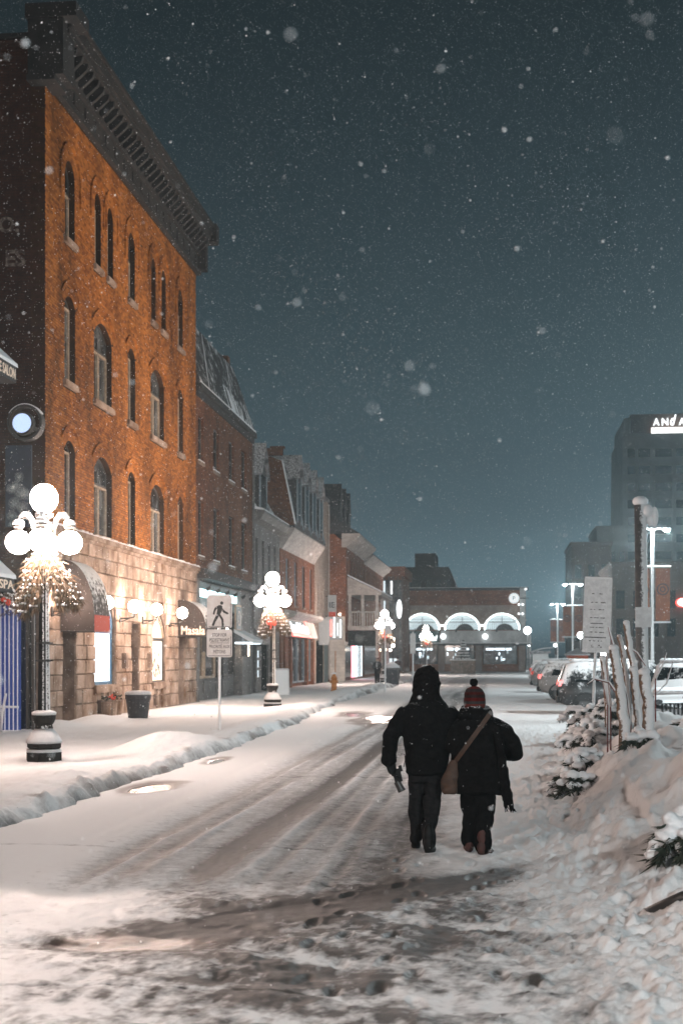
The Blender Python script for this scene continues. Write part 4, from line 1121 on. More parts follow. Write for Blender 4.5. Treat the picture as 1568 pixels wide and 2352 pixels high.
for (y, z0, z1, o1, m_, nm, tx) in ((95.4, 2.6, 4.4, .85, 'sign_pale', 'hanging_sign', None), (99.2, 3.0, 4.6, 1.35, 'sign_pale', 'hanging_sign', None), (100.6, 4.5, 6.2, .75, 'sign_pale', 'hanging_sign', 'IE')):
    sg = thing(nm, {95.4: 'tall plain pale sign hanging past the red-striped shop sign', 99.2: 'hanging sign with pale bars and a red streak on the cream building', 100.6: 'upright pale sign with dark letters on the cream building'}[y], 'sign', (X0 + .02, y, z0))
    q = MB(); q.box(.15, o1, -.06, .06, 0, z1 - z0); q.build('panel', M[m_], sg)
    q = MB(); q.tube([(0, 0, z1 - z0 - .1), (.2, 0, z1 - z0 - .1)], .03, 6); q.tube([(0, 0, .2), (.2, 0, .2)], .03, 6); q.build('bracket', M['black_metal'], sg)
    if y == 99.2:
        for k, (mm, x) in enumerate((('lit_white', .3), ('lit_red', .5), ('lit_white', .72), ('lit_soft', .95), ('lit_white', 1.15))):
            q = MB(); q.box(x, x + .1, -.075, -.06, .15 + .1 * (k % 2), 1.2 + .2 * (k % 3)); q.build('bar', M[mm], sg)
    if tx: text_mb(lambda s, z, o: (s, -.06 - o, z), .45, 1.0, tx, .4, o=.005, depth=.01).build('lettering', M['void'], sg); q = MB(); q.box(.22, .7, -.075, -.06, .15, .5); q.build('patch', M['canvas_red'], sg)

# ------------------------------------------------------------------ porch building, nearer to the street
XF = -10.8; TF = street(XF); YF = 136.0
bldF = thing('porch_building', 'brown brick building with a railed balcony porch and gabled roof, farthest on the left side', 'building', (XF, 119, 0), world=True)
rows = [(104.0 + 2.35 * k, 105.0 + 2.35 * k, 6.9, 9.0) for k in range(13)]
mb = MB(); wall_cells(mb, TF, YE + .02, YF, 3.6, 10.0, rows, -.4, 0); wall_cells(mb, TF, YE + .02, YF, 0, 3.6, [], -.4, -.3)
mb.box(XF - 12, XF - .4, YE + .02, YF, 0, 10.0)
mb.extrude([(XF - .02, YE + .03, 10.0), (XF - 4.5, YE + .03, 13.6), (XF - 9, YE + .03, 10.0)], (0, .5, 0)); mb.build('wall', M['brick_red'], bldF)
rect_windows(bldF, TF, rows, fm='frame_tan', pm='glass_dark')
q = MB(); q.extrude([TF(YE - .1, 9.7, 0), TF(YE - .1, 10.3, .8), TF(YE - .1, 10.5, 1.0), TF(YE - .1, 10.7, 1.0), TF(YE - .1, 10.7, -.3), TF(YE - .1, 9.7, -.3)], (0, 14, 0)); q.build('eave', M['pale_trim'], bldF)
q = MB(); q.extrude([TF(YE + 14, 9.4, 0), TF(YE + 14, 10.0, .7), TF(YE + 14, 10.15, .8), TF(YE + 14, 10.15, -.3)], (0, 20, 0)); q.build('eave', M['pale_trim'], bldF)
q = MB(); q.extrude([(XF + 1.0, YE, 10.72), (XF - 4.5, YE, 14.0), (XF - 9.2, YE, 10.5)], (0, 14, 0)); q.extrude([(XF + .8, YE + 14.05, 10.2), (XF - 4, YE + 14.05, 12.6), (XF - 9.2, YE + 14.05, 10.2)], (0, 19.9, 0)); rf = q.build('roof', M['roof_slate'], bldF)
for k in range(3):
    y = 107 + 3.2 * k; q = MB(); q.box(XF - 3.4, XF - .9, y - .8, y + .8, 11.2, 13.2); q.add([(XF - .85, y - .95, 13.1), (XF - .85, y + .95, 13.1), (XF - .85, y, 14.9), (XF - 3.5, y - .95, 13.1), (XF - 3.5, y + .95, 13.1), (XF - 3.5, y, 14.9)], [(0, 1, 2), (3, 5, 4), (0, 2, 5, 3), (1, 4, 5, 2)])
    q.build('dormer', M['cheek'], rf)
# porch
px0, px1, py0, py1 = XF, -8.55, 103.2, 113.5
q = MB(); q.box(px0, px1, py0, py1, 3.75, 3.98); q.box(px0, px1 + .05, py0 - .05, py1, 3.98, 4.05); por = q.build('porch_floor', M['pale_trim'], bldF)
q = MB(); q.box(px0, px1, py0, py0 + .08, 5.02, 5.12); q.box(px1 - .08, px1, py0, py1, 5.02, 5.12); q.build('hand_rail', M['pale_trim'], por)
bal = MB(); bal.box(-.03, .03, -.03, .03, 0, .97); bme = bal.mesh('baluster'); bme.materials.append(M['pale_trim'])
for k in range(12):
    o = bpy.data.objects.new('baluster', bme); C.objects.link(o); o.parent = por; o.location = (px0 + .15 + k * .185 - XF, py0 + .04 - 119, 4.05)
for k in range(20):
    o = bpy.data.objects.new('baluster', bme); C.objects.link(o); o.parent = por; o.location = (px1 - .04 - XF, py0 + .5 + k * .5 - 119, 4.05)
for (x, y, z0, z1) in ((px1 - .1, py0 + .1, 0, 6.3), (px1 - .1, py1 - .1, 0, 6.3), (px1 - .1, 108, 0, 6.3), (px0 + .15, py0 + .1, 4.05, 6.3), (-9.7, py0 + .1, 4.05, 6.3)):
    q = MB(); q.box(x - .1, x + .1, y - .1, y + .1, z0, z1); q.build('post', M['pale_trim'], por)
q = MB(); q.box(px0, px1 + .25, py0 - .25, py1 + .2, 6.3, 6.5); q.extrude([(px0, py0 - .2, 6.5), (px1 + .2, py0 - .2, 6.5), (px0, py0 - .2, 7.65)], (0, py1 - py0, 0)); q.build('porch_roof', M['pale_trim'], por)
q = MB(); q.extrude([(px1 + .26, py0 - .26, 6.52), (px0 + .02, py0 - .26, 7.72), (px0 + .02, py0 - .26, 7.80), (px1 + .26, py0 - .26, 6.6)], (0, py1 - py0 + .4, 0)); q.build('snow', M['snow'], por)
q = MB(); q.box(px0, px1 - .2, py0 + .2, py0 + .3, 2.6, 3.7); q.build('fascia', M['void'], por)
# white painted corner on the side wall, lit from above
q = MB(); q.box(-11.95, XF - .05, YE - .16, YE + .02, 0, 4.7); cw = q.build('painted_panel', M['brick_white'], bldF)
for x in (-11.7, -11.2):
    q = MB(); q.sphere((x, YE - .4, 4.85), .09, 8, 6); q.build('spot_lamp', M['lit_warm'], cw, True)
# shops under the porch
q = MB(); q.fbox(TF, 103, 108, .3, 2.9, -.28, -.22); q.build('shop_window', M['glass_pale'], bldF)
q = MB(); q.fbox(TF, 108.6, 110.6, .2, 3.2, -.28, -.2); q.build('lit_pillar', M['lit_pink'], bldF)
q = MB(); q.fbox(TF, 111.5, 116.5, .2, 2.7, -.28, -.2); w = q.build('shop_window', M['lit_panel'], bldF)
for y in (113.0, 114.6): q = MB(); q.fbox(TF, y, y + .35, .2, 2.7, -.2, -.12); q.build('mullion', M['frame_dark'], w)
q = MB(); q.fbox(TF, 119, 131, .3, 2.8, -.28, -.2); q.build('shop_window', M['glass_pale'], bldF)
for (x, y, z, r_, mm) in ((-9.4, 116.5, 2.35, .13, 'lit_warm'), (-9.05, 117.0, 2.4, .12, 'lit_warm'), (-8.75, 117.6, 2.35, .12, 'lit_warm'), (-10.2, 104.4, 2.9, .08, 'lit_white'), (-9.8, 105.2, 2.75, .06, 'lit_red'), (-9.3, 106.0, 2.75, .06, 'lit_pink')):
    l = thing('hanging_lamp', {-9.4: 'leftmost of three warm bulbs past the porch', -9.05: 'middle of three warm bulbs past the porch', -8.75: 'rightmost of three warm bulbs past the porch', -10.2: 'small white bulb under the balcony porch', -9.8: 'small red bulb under the balcony porch', -9.3: 'small pink bulb under the balcony porch'}[x], 'lamp', (x, y, z), group='small bulbs under the porch')
    q = MB(); q.sphere((0, 0, 0), r_, 8, 6); q.build('bulb', M[mm], l, True)
    q = MB(); q.tube([(0, 0, r_ * .8), (0, 0, r_ + .3), (XF - x, 0, r_ + .35)], .012, 5); q.build('cord', M['black_metal'], l)
sg = thing('shop_sign', 'white lit shop sign with scribbled letters hanging under the porch', 'sign', (-9.1, 109.5, 2.75))
text_mb(lambda s, z, o: (s, -o, z), 0, .35, 'Lululu', .55, o=.02, depth=.04, width=.95, font_w=4).build('lettering', M['lit_white'], sg)
q = MB(); q.box(-.6, .6, 0, .03, 0, .75); q.build('panel', M['panel_teal'], sg)
q = MB(); q.tube([(0, 0.015, .75), (0, .015, 1.02)], .02, 5); q.build('hanger', M['black_metal'], sg)
bx_ = thing('box_lamp', 'upright glowing box lamp on a post below the third globe lamp', 'lamp', (-8.6, 118.5, 2.3))
q = MB(); q.box(-.13, .13, -.13, .13, .3, 1.1); q.build('glass', M['lit_warm'], bx_)
q = MB(); q.box(-.16, .16, -.16, .16, 1.1, 1.2); q.tube([(0, 0, -2.35), (0, 0, .3)], .05, 8); q.build('post', M['black_metal'], bx_)

# ------------------------------------------------------------------ glazed corner building
bldG = thing('glass_building', 'narrow glazed corner building with an oval lit sign left of the arched market hall', 'building', (-10.9, 150, 0), world=True)
gx0, gx1 = _ratio(882) * 150, _ratio(924) * 150; TG = cross(150)
mb = MB(); mb.box(gx0 - 6, gx1, 150.15, 162, 0, 10.3); mb.box(gx0 - 6.3, gx1 + .3, 149.6, 162.3, 10.3, 11.3); mb.build('wall', M['brick_brown'], bldG)
q = MB(); q.fbox(TG, gx0, gx1 - .1, .3, 9.9, -.1, -.05); gl = q.build('glazing', M['glass_pale'], bldG)
for k in range(5): q = MB(); x = gx0 + (gx1 - gx0) * k / 4.0; q.fbox(TG, x - .05, x + .05, .2, 10.3, -.05, .08); q.build('mullion', M['frame_dark'], gl)
for z in (.3, 3.0, 5.6, 8.2): q = MB(); q.fbox(TG, gx0, gx1, z, z + .1, -.05, .07); q.build('transom', M['frame_dark'], gl)
q = MB(); q.fbox(TG, gx0 - .1, gx0 + .12, 4.5, 9.8, .08, .14); q.build('lit_edge', M['lit_soft'], bldG)
q = MB(); q.fbox(TG, gx0 + .7, gx0 + .85, 8.4, 9.8, .0, .03); q.build('lit_strip', M['lit_white'], bldG)
q = MB(); q.sphere((gx1 - .3, 149.3, 6.8), (.28, .12, 1.0), 14, 10); q.build('oval_sign', M['lit_white'], bldG, True)
q = MB(); q.fbox(TG, gx0 + .3, gx1 - .4, .4, 1.6, -.04, -.02); q.build('lit_display', M['lit_soft'], bldG)
# ------------------------------------------------------------------ market hall across the end of the street
YH = 169.0; TH = cross(YH)
hx0, hx1 = _ratio(921) * YH, _ratio(1207) * YH
hall = thing('market_hall', 'low brick market hall with three white-lit arches and round parking sign across the street end', 'building', ((hx0 + hx1) / 2, YH, 0), world=True)
def HX(u): return _ratio(u) * YH
def HZ(v): return at(1060, v, YH)[2]
arches = [(HX(932), HX(1007)), (HX(1023), HX(1099)), (HX(1114), HX(1191))]
za, zb_, zc_ = HZ(1447), HZ(1437), HZ(1411)
mat_brick('brick_hall', (.30, .11, .055), (.22, .08, .04), (.16, .10, .07), w=.5, h=.17, stain=.35)
mat('hall_pale', (0.34, 0.26, 0.22), (0.26, 0.19, 0.16), scale=1.0, rough=.85)
mat('hall_white', (0.62, 0.64, 0.64), (0.5, 0.52, 0.52), scale=1.2, rough=.7)
mb = MB(); mb.box(hx0, hx1, YH + .5, YH + 30, 0, HZ(1356)); wall_cells(mb, TH, hx0, hx1, HZ(1410), HZ(1352), [], -.5, 0)
hw = mb.build('wall', M['brick_hall'], hall)
q = MB(); q.fbox(TH, hx0, hx1 + .3, HZ(1356), HZ(1350), -.6, .25); q.build('roof_edge', M['roof_slate'], hall)
q = MB(); q.fbox(TH, hx0, hx1 + .3, HZ(1350) + .003, HZ(1349), -.6, .22); q.build('snow', M['snow'], hall)
q = MB(); wall_cells(q, TH, hx0, hx1 - .8, HZ(1447), HZ(1390), [(a, b, za, zc_ + .02) for a, b in arches], -.45, .06)
for a, b in arches: spandrels(q, TH, a, b, zb_, zc_ - zb_, zc_ + .02, -.45, .055)
q.build('arch_band', M['hall_pale'], hall)
glow('arch_light', (0.74, 0.94, 1.0), 0.42)
glow('arch_tube', (0.80, 0.97, 1.0), 4.0)
for i, (a, b) in enumerate(arches):
    q = MB(); q.fextrude(TH, [(a, za), (b, za)] + list(reversed(arc(a, b, zb_, zc_ - zb_, 14)[0])), -.42, -.38); ar = q.build('arched_window', M['arch_light'], hall)
    q = MB(); arch_strip(q, TH, a, b, zb_, zc_ - zb_, -.02, .13, .06, .14, n=16); q.fbox(TH, a - .12, a + .02, za, zb_, .06, .14); q.fbox(TH, b - .02, b + .12, za, zb_, .06, .14); q.build('light_tube', M['arch_tube'], ar)
    q = MB()
    for z in (zb_ + .35, zb_ + .75): q.fbox(TH, a + .5, b - .5, z, z + .05, -.37, -.33)
    q.fbox(TH, (a + b) / 2 - .05, (a + b) / 2 + .05, za, zc_ - .3, -.37, -.33); q.build('glazing_bar', M['sign_pale'], ar)
    q = MB(); w = (b - a) * .55; c0 = a + (b - a) * .58; q.fextrude(TH, [(c0 - w / 2, za)] + arc(c0 - w / 2, c0 + w / 2, za + .01, .75, 12)[0] + [(c0 + w / 2, za)], -.33, -.30); q.build('inner_arch', M['grey_trim'], ar)
    rail = MB(); rail.fbox(TH, a, b, za + .95, za + 1.0, .0, .05); rail.fbox(TH, a, b, za, za + .05, .0, .05)
    for k in range(17): x = a + (b - a) * (k + .5) / 17; rail.fbox(TH, x - .015, x + .015, za + .05, za + .95, .01, .04)
    rail.build('railing', M['frame_dark'], ar)
q = MB(); q.fbox(TH, hx0 - .3, arches[0][0], zb_ - .05, zb_ + .08, .06, .14); q.fbox(TH, arches[0][1], arches[1][0], zb_ - .05, zb_ + .08, .06, .14); q.fbox(TH, arches[1][1], arches[2][0], zb_ - .05, zb_ + .08, .06, .14); q.build('light_tube', M['arch_tube'], hall)
# canopy band
z0, z1 = HZ(1478), HZ(1449)
q = MB(); q.fbox(TH, HX(1012), hx1 + .5, z0, z1, -.3, .9); cn = q.build('canopy', M['hall_white'], hall)
q = MB(); q.fbox(TH, hx0 + .6, HX(1008), z0, z1, -.3, .6); q.build('canopy', M['panel_teal'], hall)
q = MB(); q.fbox(TH, hx0 - .1, hx1 + .7, z0 - .22, z0 - .02, -.3, 1.3); q.build('canopy_edge', M['frame_dark'], hall)
q = MB(); q.fbox(TH, hx0 - .1, hx1 + .7, z0 - .02, z0 + .10, .9, 1.28); q.build('canopy_snow', M['snow'], hall)
text_mb(TH, HX(985), (z0 + z1) / 2 - .1, 'el Mani', .7, o=.62, depth=.05, shear=.3, width=2.0, font_w=3).build('lettering', M['lit_white'], hall)
for u in (1018, 1114):
    q = MB(); q.sphere(TH(HX(u), HZ(1462), 1.05), .33, 12, 8); q.build('globe', M['lit_white'], hall, True)
for u in (955, 1048, 1140):
    q = MB(); q.tube([TH(HX(u), z1 + .0, 0), TH(HX(u), z1 + .1, 1.6)], .03, 6); q.tube([TH(HX(u), z1 + .2, 1.6), TH(HX(u), z1 - .1, 1.45)], [.06, .14], 8); q.build('spot_lamp', M['black_metal'], cn)
# shop windows of the hall
zt, zb2 = z0 - .25, .9
for (u0, u1) in ((950, 1004), (1020, 1088), (1110, 1186)):
    q = MB(); q.fbox(TH, HX(u0), HX(u1), zb2, zt, -.2, -.12); w = q.build('shop_window', M['glass_pale'], hall)
    for k in range(4):
        x = HX(u0) + (HX(u1) - HX(u0)) * k / 3; f = MB(); f.fbox(TH, x - .06, x + .06, zb2, zt, -.12, .0); f.build('mullion', M['frame_dark'], w)
    f = MB(); f.fbox(TH, HX(u0), HX(u1), zt - .8, zt - .7, -.12, -.02); f.build('transom', M['frame_dark'], w)
    for k in range(7):
        x = rnd.uniform(HX(u0) + .2, HX(u1) - .5); zz = rnd.uniform(zb2 + .3, zt - .5); f = MB(); f.fbox(TH, x, x + rnd.uniform(.12, .45), zz, zz + rnd.uniform(.15, .6), -.119, -.10); f.build('lit_display', M[rnd.choice(['lit_soft', 'lit_panel', 'lit_soft', 'merch', 'lit_panel'])], w)
    f = MB(); f.fbox(TH, HX(u0) + .3, HX(u1) - .6, zt - .55, zt - .3, -.119, -.09); f.build('lit_strip', M['lit_panel'], w)
    f = MB(); f.fbox(TH, HX(u0) - .1, HX(u1) + .1, .05, zb2, -.2, .05); f.build('brick_base', M['brick_hall'], w)
for u in (1006, 1092, 1191):
    f = MB(); f.fbox(TH, HX(u), HX(u) + .75, 0, zt, -.2, .18); f.build('pillar', M['hall_pale'], hall)
f = MB(); f.fbox(TH, hx0, HX(950), 0, zt, -.3, -.05); f.build('pillar', M['brick_hall'], hall)
f = MB(); f.fbox(TH, HX(1193), HX(1206), z1, HZ(1352), .06, .35); f.build('corner_pier', M['hall_white'], hall)
# round parking sign
ps = thing('parking_sign', 'round white glowing sign with the letter P on the hall corner', 'sign', at(1180, 1374, YH - .8))
q = MB(); q.tube([(0, -.12, 0), (0, .12, 0)], .62, 24); q.build('disc', glow('disc_white', (.93, .98, 1.0), .62), ps)
mat('sign_grey', (0.12, 0.13, 0.14), rough=.6)
q = MB()
for i in range(24):
    a, b = 2 * math.pi * i / 24, 2 * math.pi * (i + 1) / 24
    q.extrude([(.5 * math.cos(a), -.16, .5 * math.sin(a)), (.5 * math.cos(b), -.16, .5 * math.sin(b)), (.535 * math.cos(b), -.16, .535 * math.sin(b)), (.535 * math.cos(a), -.16, .535 * math.sin(a))], (0, .03, 0))
q.build('ring', M['sign_grey'], ps)
text_mb(lambda s, z, o: (s, -.13 - o, z), 0, 0, 'P', .5, o=.0, depth=.03, width=.34).build('lettering', M['sign_grey'], ps)
q = MB(); q.box(.6, 1.7, -.03, .03, -.05, .05); q.build('bracket', M['black_metal'], ps)
hb = thing('hall_corner_lights', 'stacked small white lamps and frame on the right corner of the market hall', 'lamp', at(1196, 1400, YH - .5))
q = MB(); q.box(-.05, .05, -.05, .05, -1.3, 2.2); q.box(-.9, .7, -.05, .05, -1.3, -1.15); q.build('frame', M['hall_white'], hb)
for x, z in ((-.25, .6), (.2, .6), (-.25, -.5), (.2, -.5), (.55, 2.4)): q = MB(); q.sphere((x, -.1, z), .13, 8, 6); q.build('bulb', M['lit_white'], hb, True)

# ------------------------------------------------------------------ far blocks and the hotel tower
mat('far_dark', (0.09, 0.075, 0.07), (0.07, 0.06, 0.056), scale=.3, rough=.9)
mat('far_brown', (0.22, 0.15, 0.12), (0.17, 0.12, 0.10), scale=.4, rough=.9)
mat('far_grey', (0.50, 0.52, 0.52), (0.42, 0.44, 0.44), scale=.3, rough=.9)
p0 = at(921, 1310, 260); p1 = at(1045, 1310, 260)
fb = thing('roof_block', 'dark distant building with a raised square top behind the market hall', 'building', ((p0[0] + p1[0]) / 2, 260, 0), world=True)
q = MB(); q.extrude([(p0[0], 260, 0), (p1[0], 260, 0), (p1[0], 260, at(985, 1340, 260)[2]), (p1[0] - 1.2, 260, at(985, 1302, 260)[2]), (p0[0], 260, at(985, 1302, 260)[2])], (0, 20, 0)); q.build('wall', M['far_dark'], fb)
q = MB(); q.box(at(952, 1, 260)[0], at(1000, 1, 260)[0], 260.5, 272, at(985, 1303, 260)[2], at(985, 1270, 260)[2]); q.build('roof_house', M['far_dark'], fb)
for k in range(5): q = MB(); x = p0[0] + 1 + k * 1.8; q.box(x, x + .9, 259.9, 260.02, 14.5, 15.8); q.build('window', M['glass_dark'], fb)

tw = thing('hotel_tower', 'tall hazy hotel tower with glowing rooftop letters at the right edge', 'building', (32, 300, 0), world=True)
tx0 = _ratio(1403) * 330; txr = tx0 + 1.6; TT = cross(300)
q = MB(); q.box(tx0, 60, 300, 330, 0, at(1480, 995, 300)[2]); q.build('wall', M['far_grey'], tw)
q = MB(); q.box(txr, 60, 300.4, 326, at(1480, 995, 300)[2], at(1480, 950, 300)[2]); top = q.build('roof_house', M['far_brown'], tw)
q = MB(); q.box(tx0 + .4, txr, 300.6, 326, at(1480, 995, 300)[2], at(1480, 958, 300)[2]); q.build('roof_house', M['far_grey'], tw)
sx0 = at(1500, 1, 300)[0]
lz = at(1480, 970, 300)[2]
glow('sign_glow', (1.0, 0.98, 0.96), 1.7)
for tx_, dx, h, sh in (('A', .55, 1.5, 0), ('N', 2.3, 1.5, 0), ('d', 3.95, 2.2, .35), ('A', 5.75, 1.5, 0)):
    text_mb(TT, sx0 + dx, lz + (h - 1.5) / 2, tx_, h, o=.5, depth=.1, width=1.3, shear=sh, font_w=2).build('letter', M['lit_white'], top)
q = MB(); q.box(sx0 - .4, 60, 299.95, 300.3, lz - 2.2, lz - 1.1); q.build('light_trough', M['sign_glow'], top)
H995 = at(1480, 995, 300)[2]
for r_i in range(13):
    z1 = H995 - 3.2 - r_i * 3.55
    if z1 < 3: break
    for (a, b) in ((1.0, 2.5), (3.2, 5.6), (6.6, 10.0), (10.9, 12.4), (13.2, 15.4), (16.4, 19.6), (20.4, 22)):
        q = MB(); q.box(tx0 + a, tx0 + b, 299.9, 300.05, z1 - 1.7, z1); w = q.build('window', M['glass_dark'], tw)
for x in (tx0 + .4, tx0 + 2.85, tx0 + 6.1, tx0 + 10.4, tx0 + 12.8, tx0 + 16):
    q = MB(); q.box(x - .2, x + .2, 299.6, 300, 0, H995 - 9); q.build('rib', M['far_grey'], tw)
mb_spec = [(1312, 1404, 1252, 232, 'far_brown', 'mid-height hazy brown block left of the tower'), (1370, 1440, 1215, 250, 'far_grey', 'hazy grey block directly in front of the tower'), (1405, 1600, 1300, 175, 'far_brown', 'brown stone office block below the tower with tall narrow windows')]
for u0, u1, v, Y_, mm, lab in mb_spec:
    a = at(u0, v, Y_); b = at(u1, v, Y_); t = thing('office_block', lab, 'building', ((a[0] + b[0]) / 2, Y_, 0), world=True)
    q = MB(); q.box(a[0], b[0], Y_, Y_ + 20, 0, a[2]); q.build('wall', M[mm], t)
    q = MB(); q.box(a[0] - .2, b[0] + .2, Y_ - .3, Y_ + 20.2, a[2], a[2] + .5); q.build('parapet', M[mm], t)
    nf = int((a[2] - 4) / 3.4); nc = max(3, int((b[0] - a[0]) / 1.9))
    for i in range(nf):
        for j in range(nc):
            x = a[0] + (b[0] - a[0]) * (j + .5) / nc; z = 4.2 + i * 3.4
            q = MB(); q.box(x - .5, x + .5, Y_ - .05, Y_ + .02, z, z + 2.2); q.build('window', M['glass_dark'], t)
# ------------------------------------------------------------------ five-globe street lamps
mat('lamp_iron', (0.007, 0.006, 0.006), (0.010, 0.009, 0.008), scale=10, rough=.8, spec=.15, snow=.10, snow_dir=(.85, -.25, .3), snow_scale=40)
mat('lamp_iron_base', (0.009, 0.008, 0.007), (0.014, 0.012, 0.010), scale=10, rough=.7, spec=.2, snow=.12, snow_dir=(.1, -.3, 1), snow_scale=12)
mat('needles', (0.05, 0.036, 0.016), (0.095, 0.05, 0.02), scale=9, rough=.8)
mat('needles_dark', (0.02, 0.03, 0.02), (0.035, 0.035, 0.02), scale=9, rough=.8)
mat('ribbon', (0.55, 0.05, 0.02), rough=.6)
SNOW_EPS = .003
def snow_cap(mb, x, y, z, r, h, n=14):
    mb.stack([(x, y, z + SNOW_EPS, r, r), (x, y, z + h * .45, r * 1.04, r * 1.04), (x, y, z + h * .8, r * .86, r * .86), (x, y, z + h, r * .45, r * .45)], n)

def make_globe_lamp(label, boughs=True):
    t = thing('street_lamp', label, 'street lamp', group='five-globe street lamps along the kerb')
    b = MB()
    b.lathe([(.31, -.15), (.31, .16), (.27, .19), (.27, .22), (.30, .24), (.30, .31), (.26, .36)], 8)
    b.lathe([(.26, .36), (.21, .44), (.155, .56), (.14, .62), (.17, .66), (.20, .74), (.20, .79), (.15, .82)], 16)
    b.build('base', M['lamp_iron_base'], t)
    s = MB(); snow_cap(s, 0, 0, .79, .205, .085); s.lathe([(.305, .312), (.305, .35), (.25, .44), (.19, .52), (.16, .56), (.15, .55), (.2, .43), (.26, .34)], 14)
    s.lathe([(.315, .165), (.312, .20), (.27, .215), (.272, .17)], 8)
    s.build('snow_cap', M['snow'], t, True)
    p = MB(); n = 20; secs = []
    for z, r in ((.82, .105), (1.2, .10), (2.2, .088), (3.3, .08)): secs.append((z, r))
    base = len(p.v)
    for z, r in secs:
        for k in range(n):
            a = 2 * math.pi * k / n; rr_ = r * (1.0 if k % 2 else .86); p.v.append((rr_ * math.cos(a), rr_ * math.sin(a), z))
    for i in range(len(secs) - 1):
        for k in range(n): p.f.append((base + i * n + k, base + i * n + (k + 1) % n, base + (i + 1) * n + (k + 1) % n, base + (i + 1) * n + k))
    p.lathe([(.11, 3.3), (.12, 3.36), (.085, 3.42), (.075, 3.8), (.10, 3.86), (.10, 3.92), (.065, 3.96), (.06, 4.12), (.15, 4.17), (.16, 4.23), (.10, 4.25)], 14)
    pole = p.build('pole', M['lamp_iron'], t)
    for z in (1.72, 2.02):
        q = MB(); q.tube([(-.14, 0, z), (.16, 0, z)], .012, 6); q.lathe([(.115, z - .02), (.115, z + .02)], 14); q.build('clamp', M['black_metal'], pole)
    g = MB(); g.sphere((0, 0, 4.49), (.235, .235, .25), 18, 12); g.build('globe', M['globe'], t, True)
    for k in range(4):
        a = R(12 + 90 * k); ca, sa = math.cos(a), math.sin(a)
        path = [(.07, 3.72), (.14, 3.80), (.17, 3.95), (.20, 4.08), (.27, 4.17), (.35, 4.17), (.41, 4.12), (.43, 4.06)]
        arm = MB(); arm.tube([(r * ca, r * sa, z) for r, z in path], [.035, .034, .033, .032, .03, .03, .028, .028], 8)
        arm.lathe([(.03, 4.06), (.085, 4.04), (.11, 4.02), (.085, 3.99), (.06, 3.96), (.085, 3.93), (.07, 3.92)], 12, (.43 * ca, .43 * sa, 0))
        ao = arm.build('arm', M['lamp_iron_base'], t, True)
        s = MB(); sp_ = [(.15, 3.84), (.175, 3.97), (.20, 4.10), (.27, 4.195), (.35, 4.20), (.42, 4.14)]; s.tube([(r * ca, r * sa, z + .015) for r, z in sp_], [.02, .034, .042, .048, .05, .03], 8); snow_cap(s, .43 * ca, .43 * sa, 4.03, .10, .10)
        s.build('snow', M['snow'], ao, True)
        g = MB(); g.sphere((.43 * ca, .43 * sa, 3.74), (.215, .215, .205), 16, 10); g.build('globe', M['globe'], t, True)
    if boughs:
        r2 = random.Random(3)
        for k, (ang, L, drop) in enumerate(((190, .36, 1.0), (215, .26, 1.12), (250, .16, 1.02), (325, .40, 1.0), (350, .52, .98), (15, .56, .86), (120, .4, .9), (60, .46, .9))):
            nb = MB(); sn = MB(); a = R(ang); bx, by = math.cos(a), math.sin(a)
            spine = [Vector((bx * (.10 + L * f ** 1.15), by * (.10 + L * f ** 1.15), 3.52 - drop * f ** 1.1)) for f in [i / 9 for i in range(10)]]
            nb.tube(spine, .012, 5)
            for i in range(560):
                f = r2.random() ** .8; p0 = spine[int(f * 8.99)]; w = .025 + .085 * math.sin(min(1, f + .12) * math.pi * .88)
                off = Vector((r2.gauss(0, w), r2.gauss(0, w), r2.gauss(0, .04)))
                q0 = p0 + off * .55; q1 = p0 + off + Vector((bx * .03, by * .03, -.07 - .08 * r2.random()))
                nb.blade(q0, q1, .013)
            for i in range(46):
                f = r2.random() ** .9; p0 = spine[int(f * 8.99)]; w = .02 + .06 * math.sin(min(1, f + .12) * math.pi * .88)
                p1 = p0 + Vector((r2.gauss(0, w) + bx * .035, r2.gauss(0, w) + by * .035, .02)); s_ = .008 + .013 * r2.random()
                sn.sphere(p1, (s_ * 1.2, s_ * 1.2, s_ * 1.3), 6, 4)
            bo = nb.build('bough', M['needles'], t); sn.build('snow', M['snow'], bo, True)['kind'] = 'stuff'
        q = MB(); q.extrude([(-.09, -.27, 3.42), (-.02, -.27, 3.42), (-.03, -.30, 2.75), (-.08, -.30, 2.72)], (0, .012, 0)); q.sphere((-.12, -.26, 2.98), (.09, .04, .11), 8, 6); q.sphere((.06, -.26, 2.95), (.08, .04, .1), 8, 6); q.build('bow', M['ribbon'], t)
    return t
L1 = make_globe_lamp('large nearest five-globe street lamp with snowy spruce boughs in front of the orange-lit building')
L1.location = (-7.68, 23.6, walk_z(-7.68, 23.6) - .02)
for (x, y, lab, rz) in ((-7.72, 48.8, 'five-globe street lamp with a red bow among its boughs, right of the walking-person sign', 8),
                        (-7.25, 92.5, 'five-globe street lamp beside the boxed waste bin near the balcony porch', 10), (-6.9, 140.0, 'small far five-globe street lamp in front of the market hall', 20),
                        (-6.5, 4.4, 'five-globe street lamp beside the viewer, out of the picture', 0)):
    o = copy_tree(L1); o.location = (x, y, walk_z(x, y) - .02 if y < 150 else 0); o.rotation_euler.z = R(rz); o['label'] = lab
for ch in list(L1.children):
    if ch.name.startswith('bow'): bpy.data.objects.remove(ch)

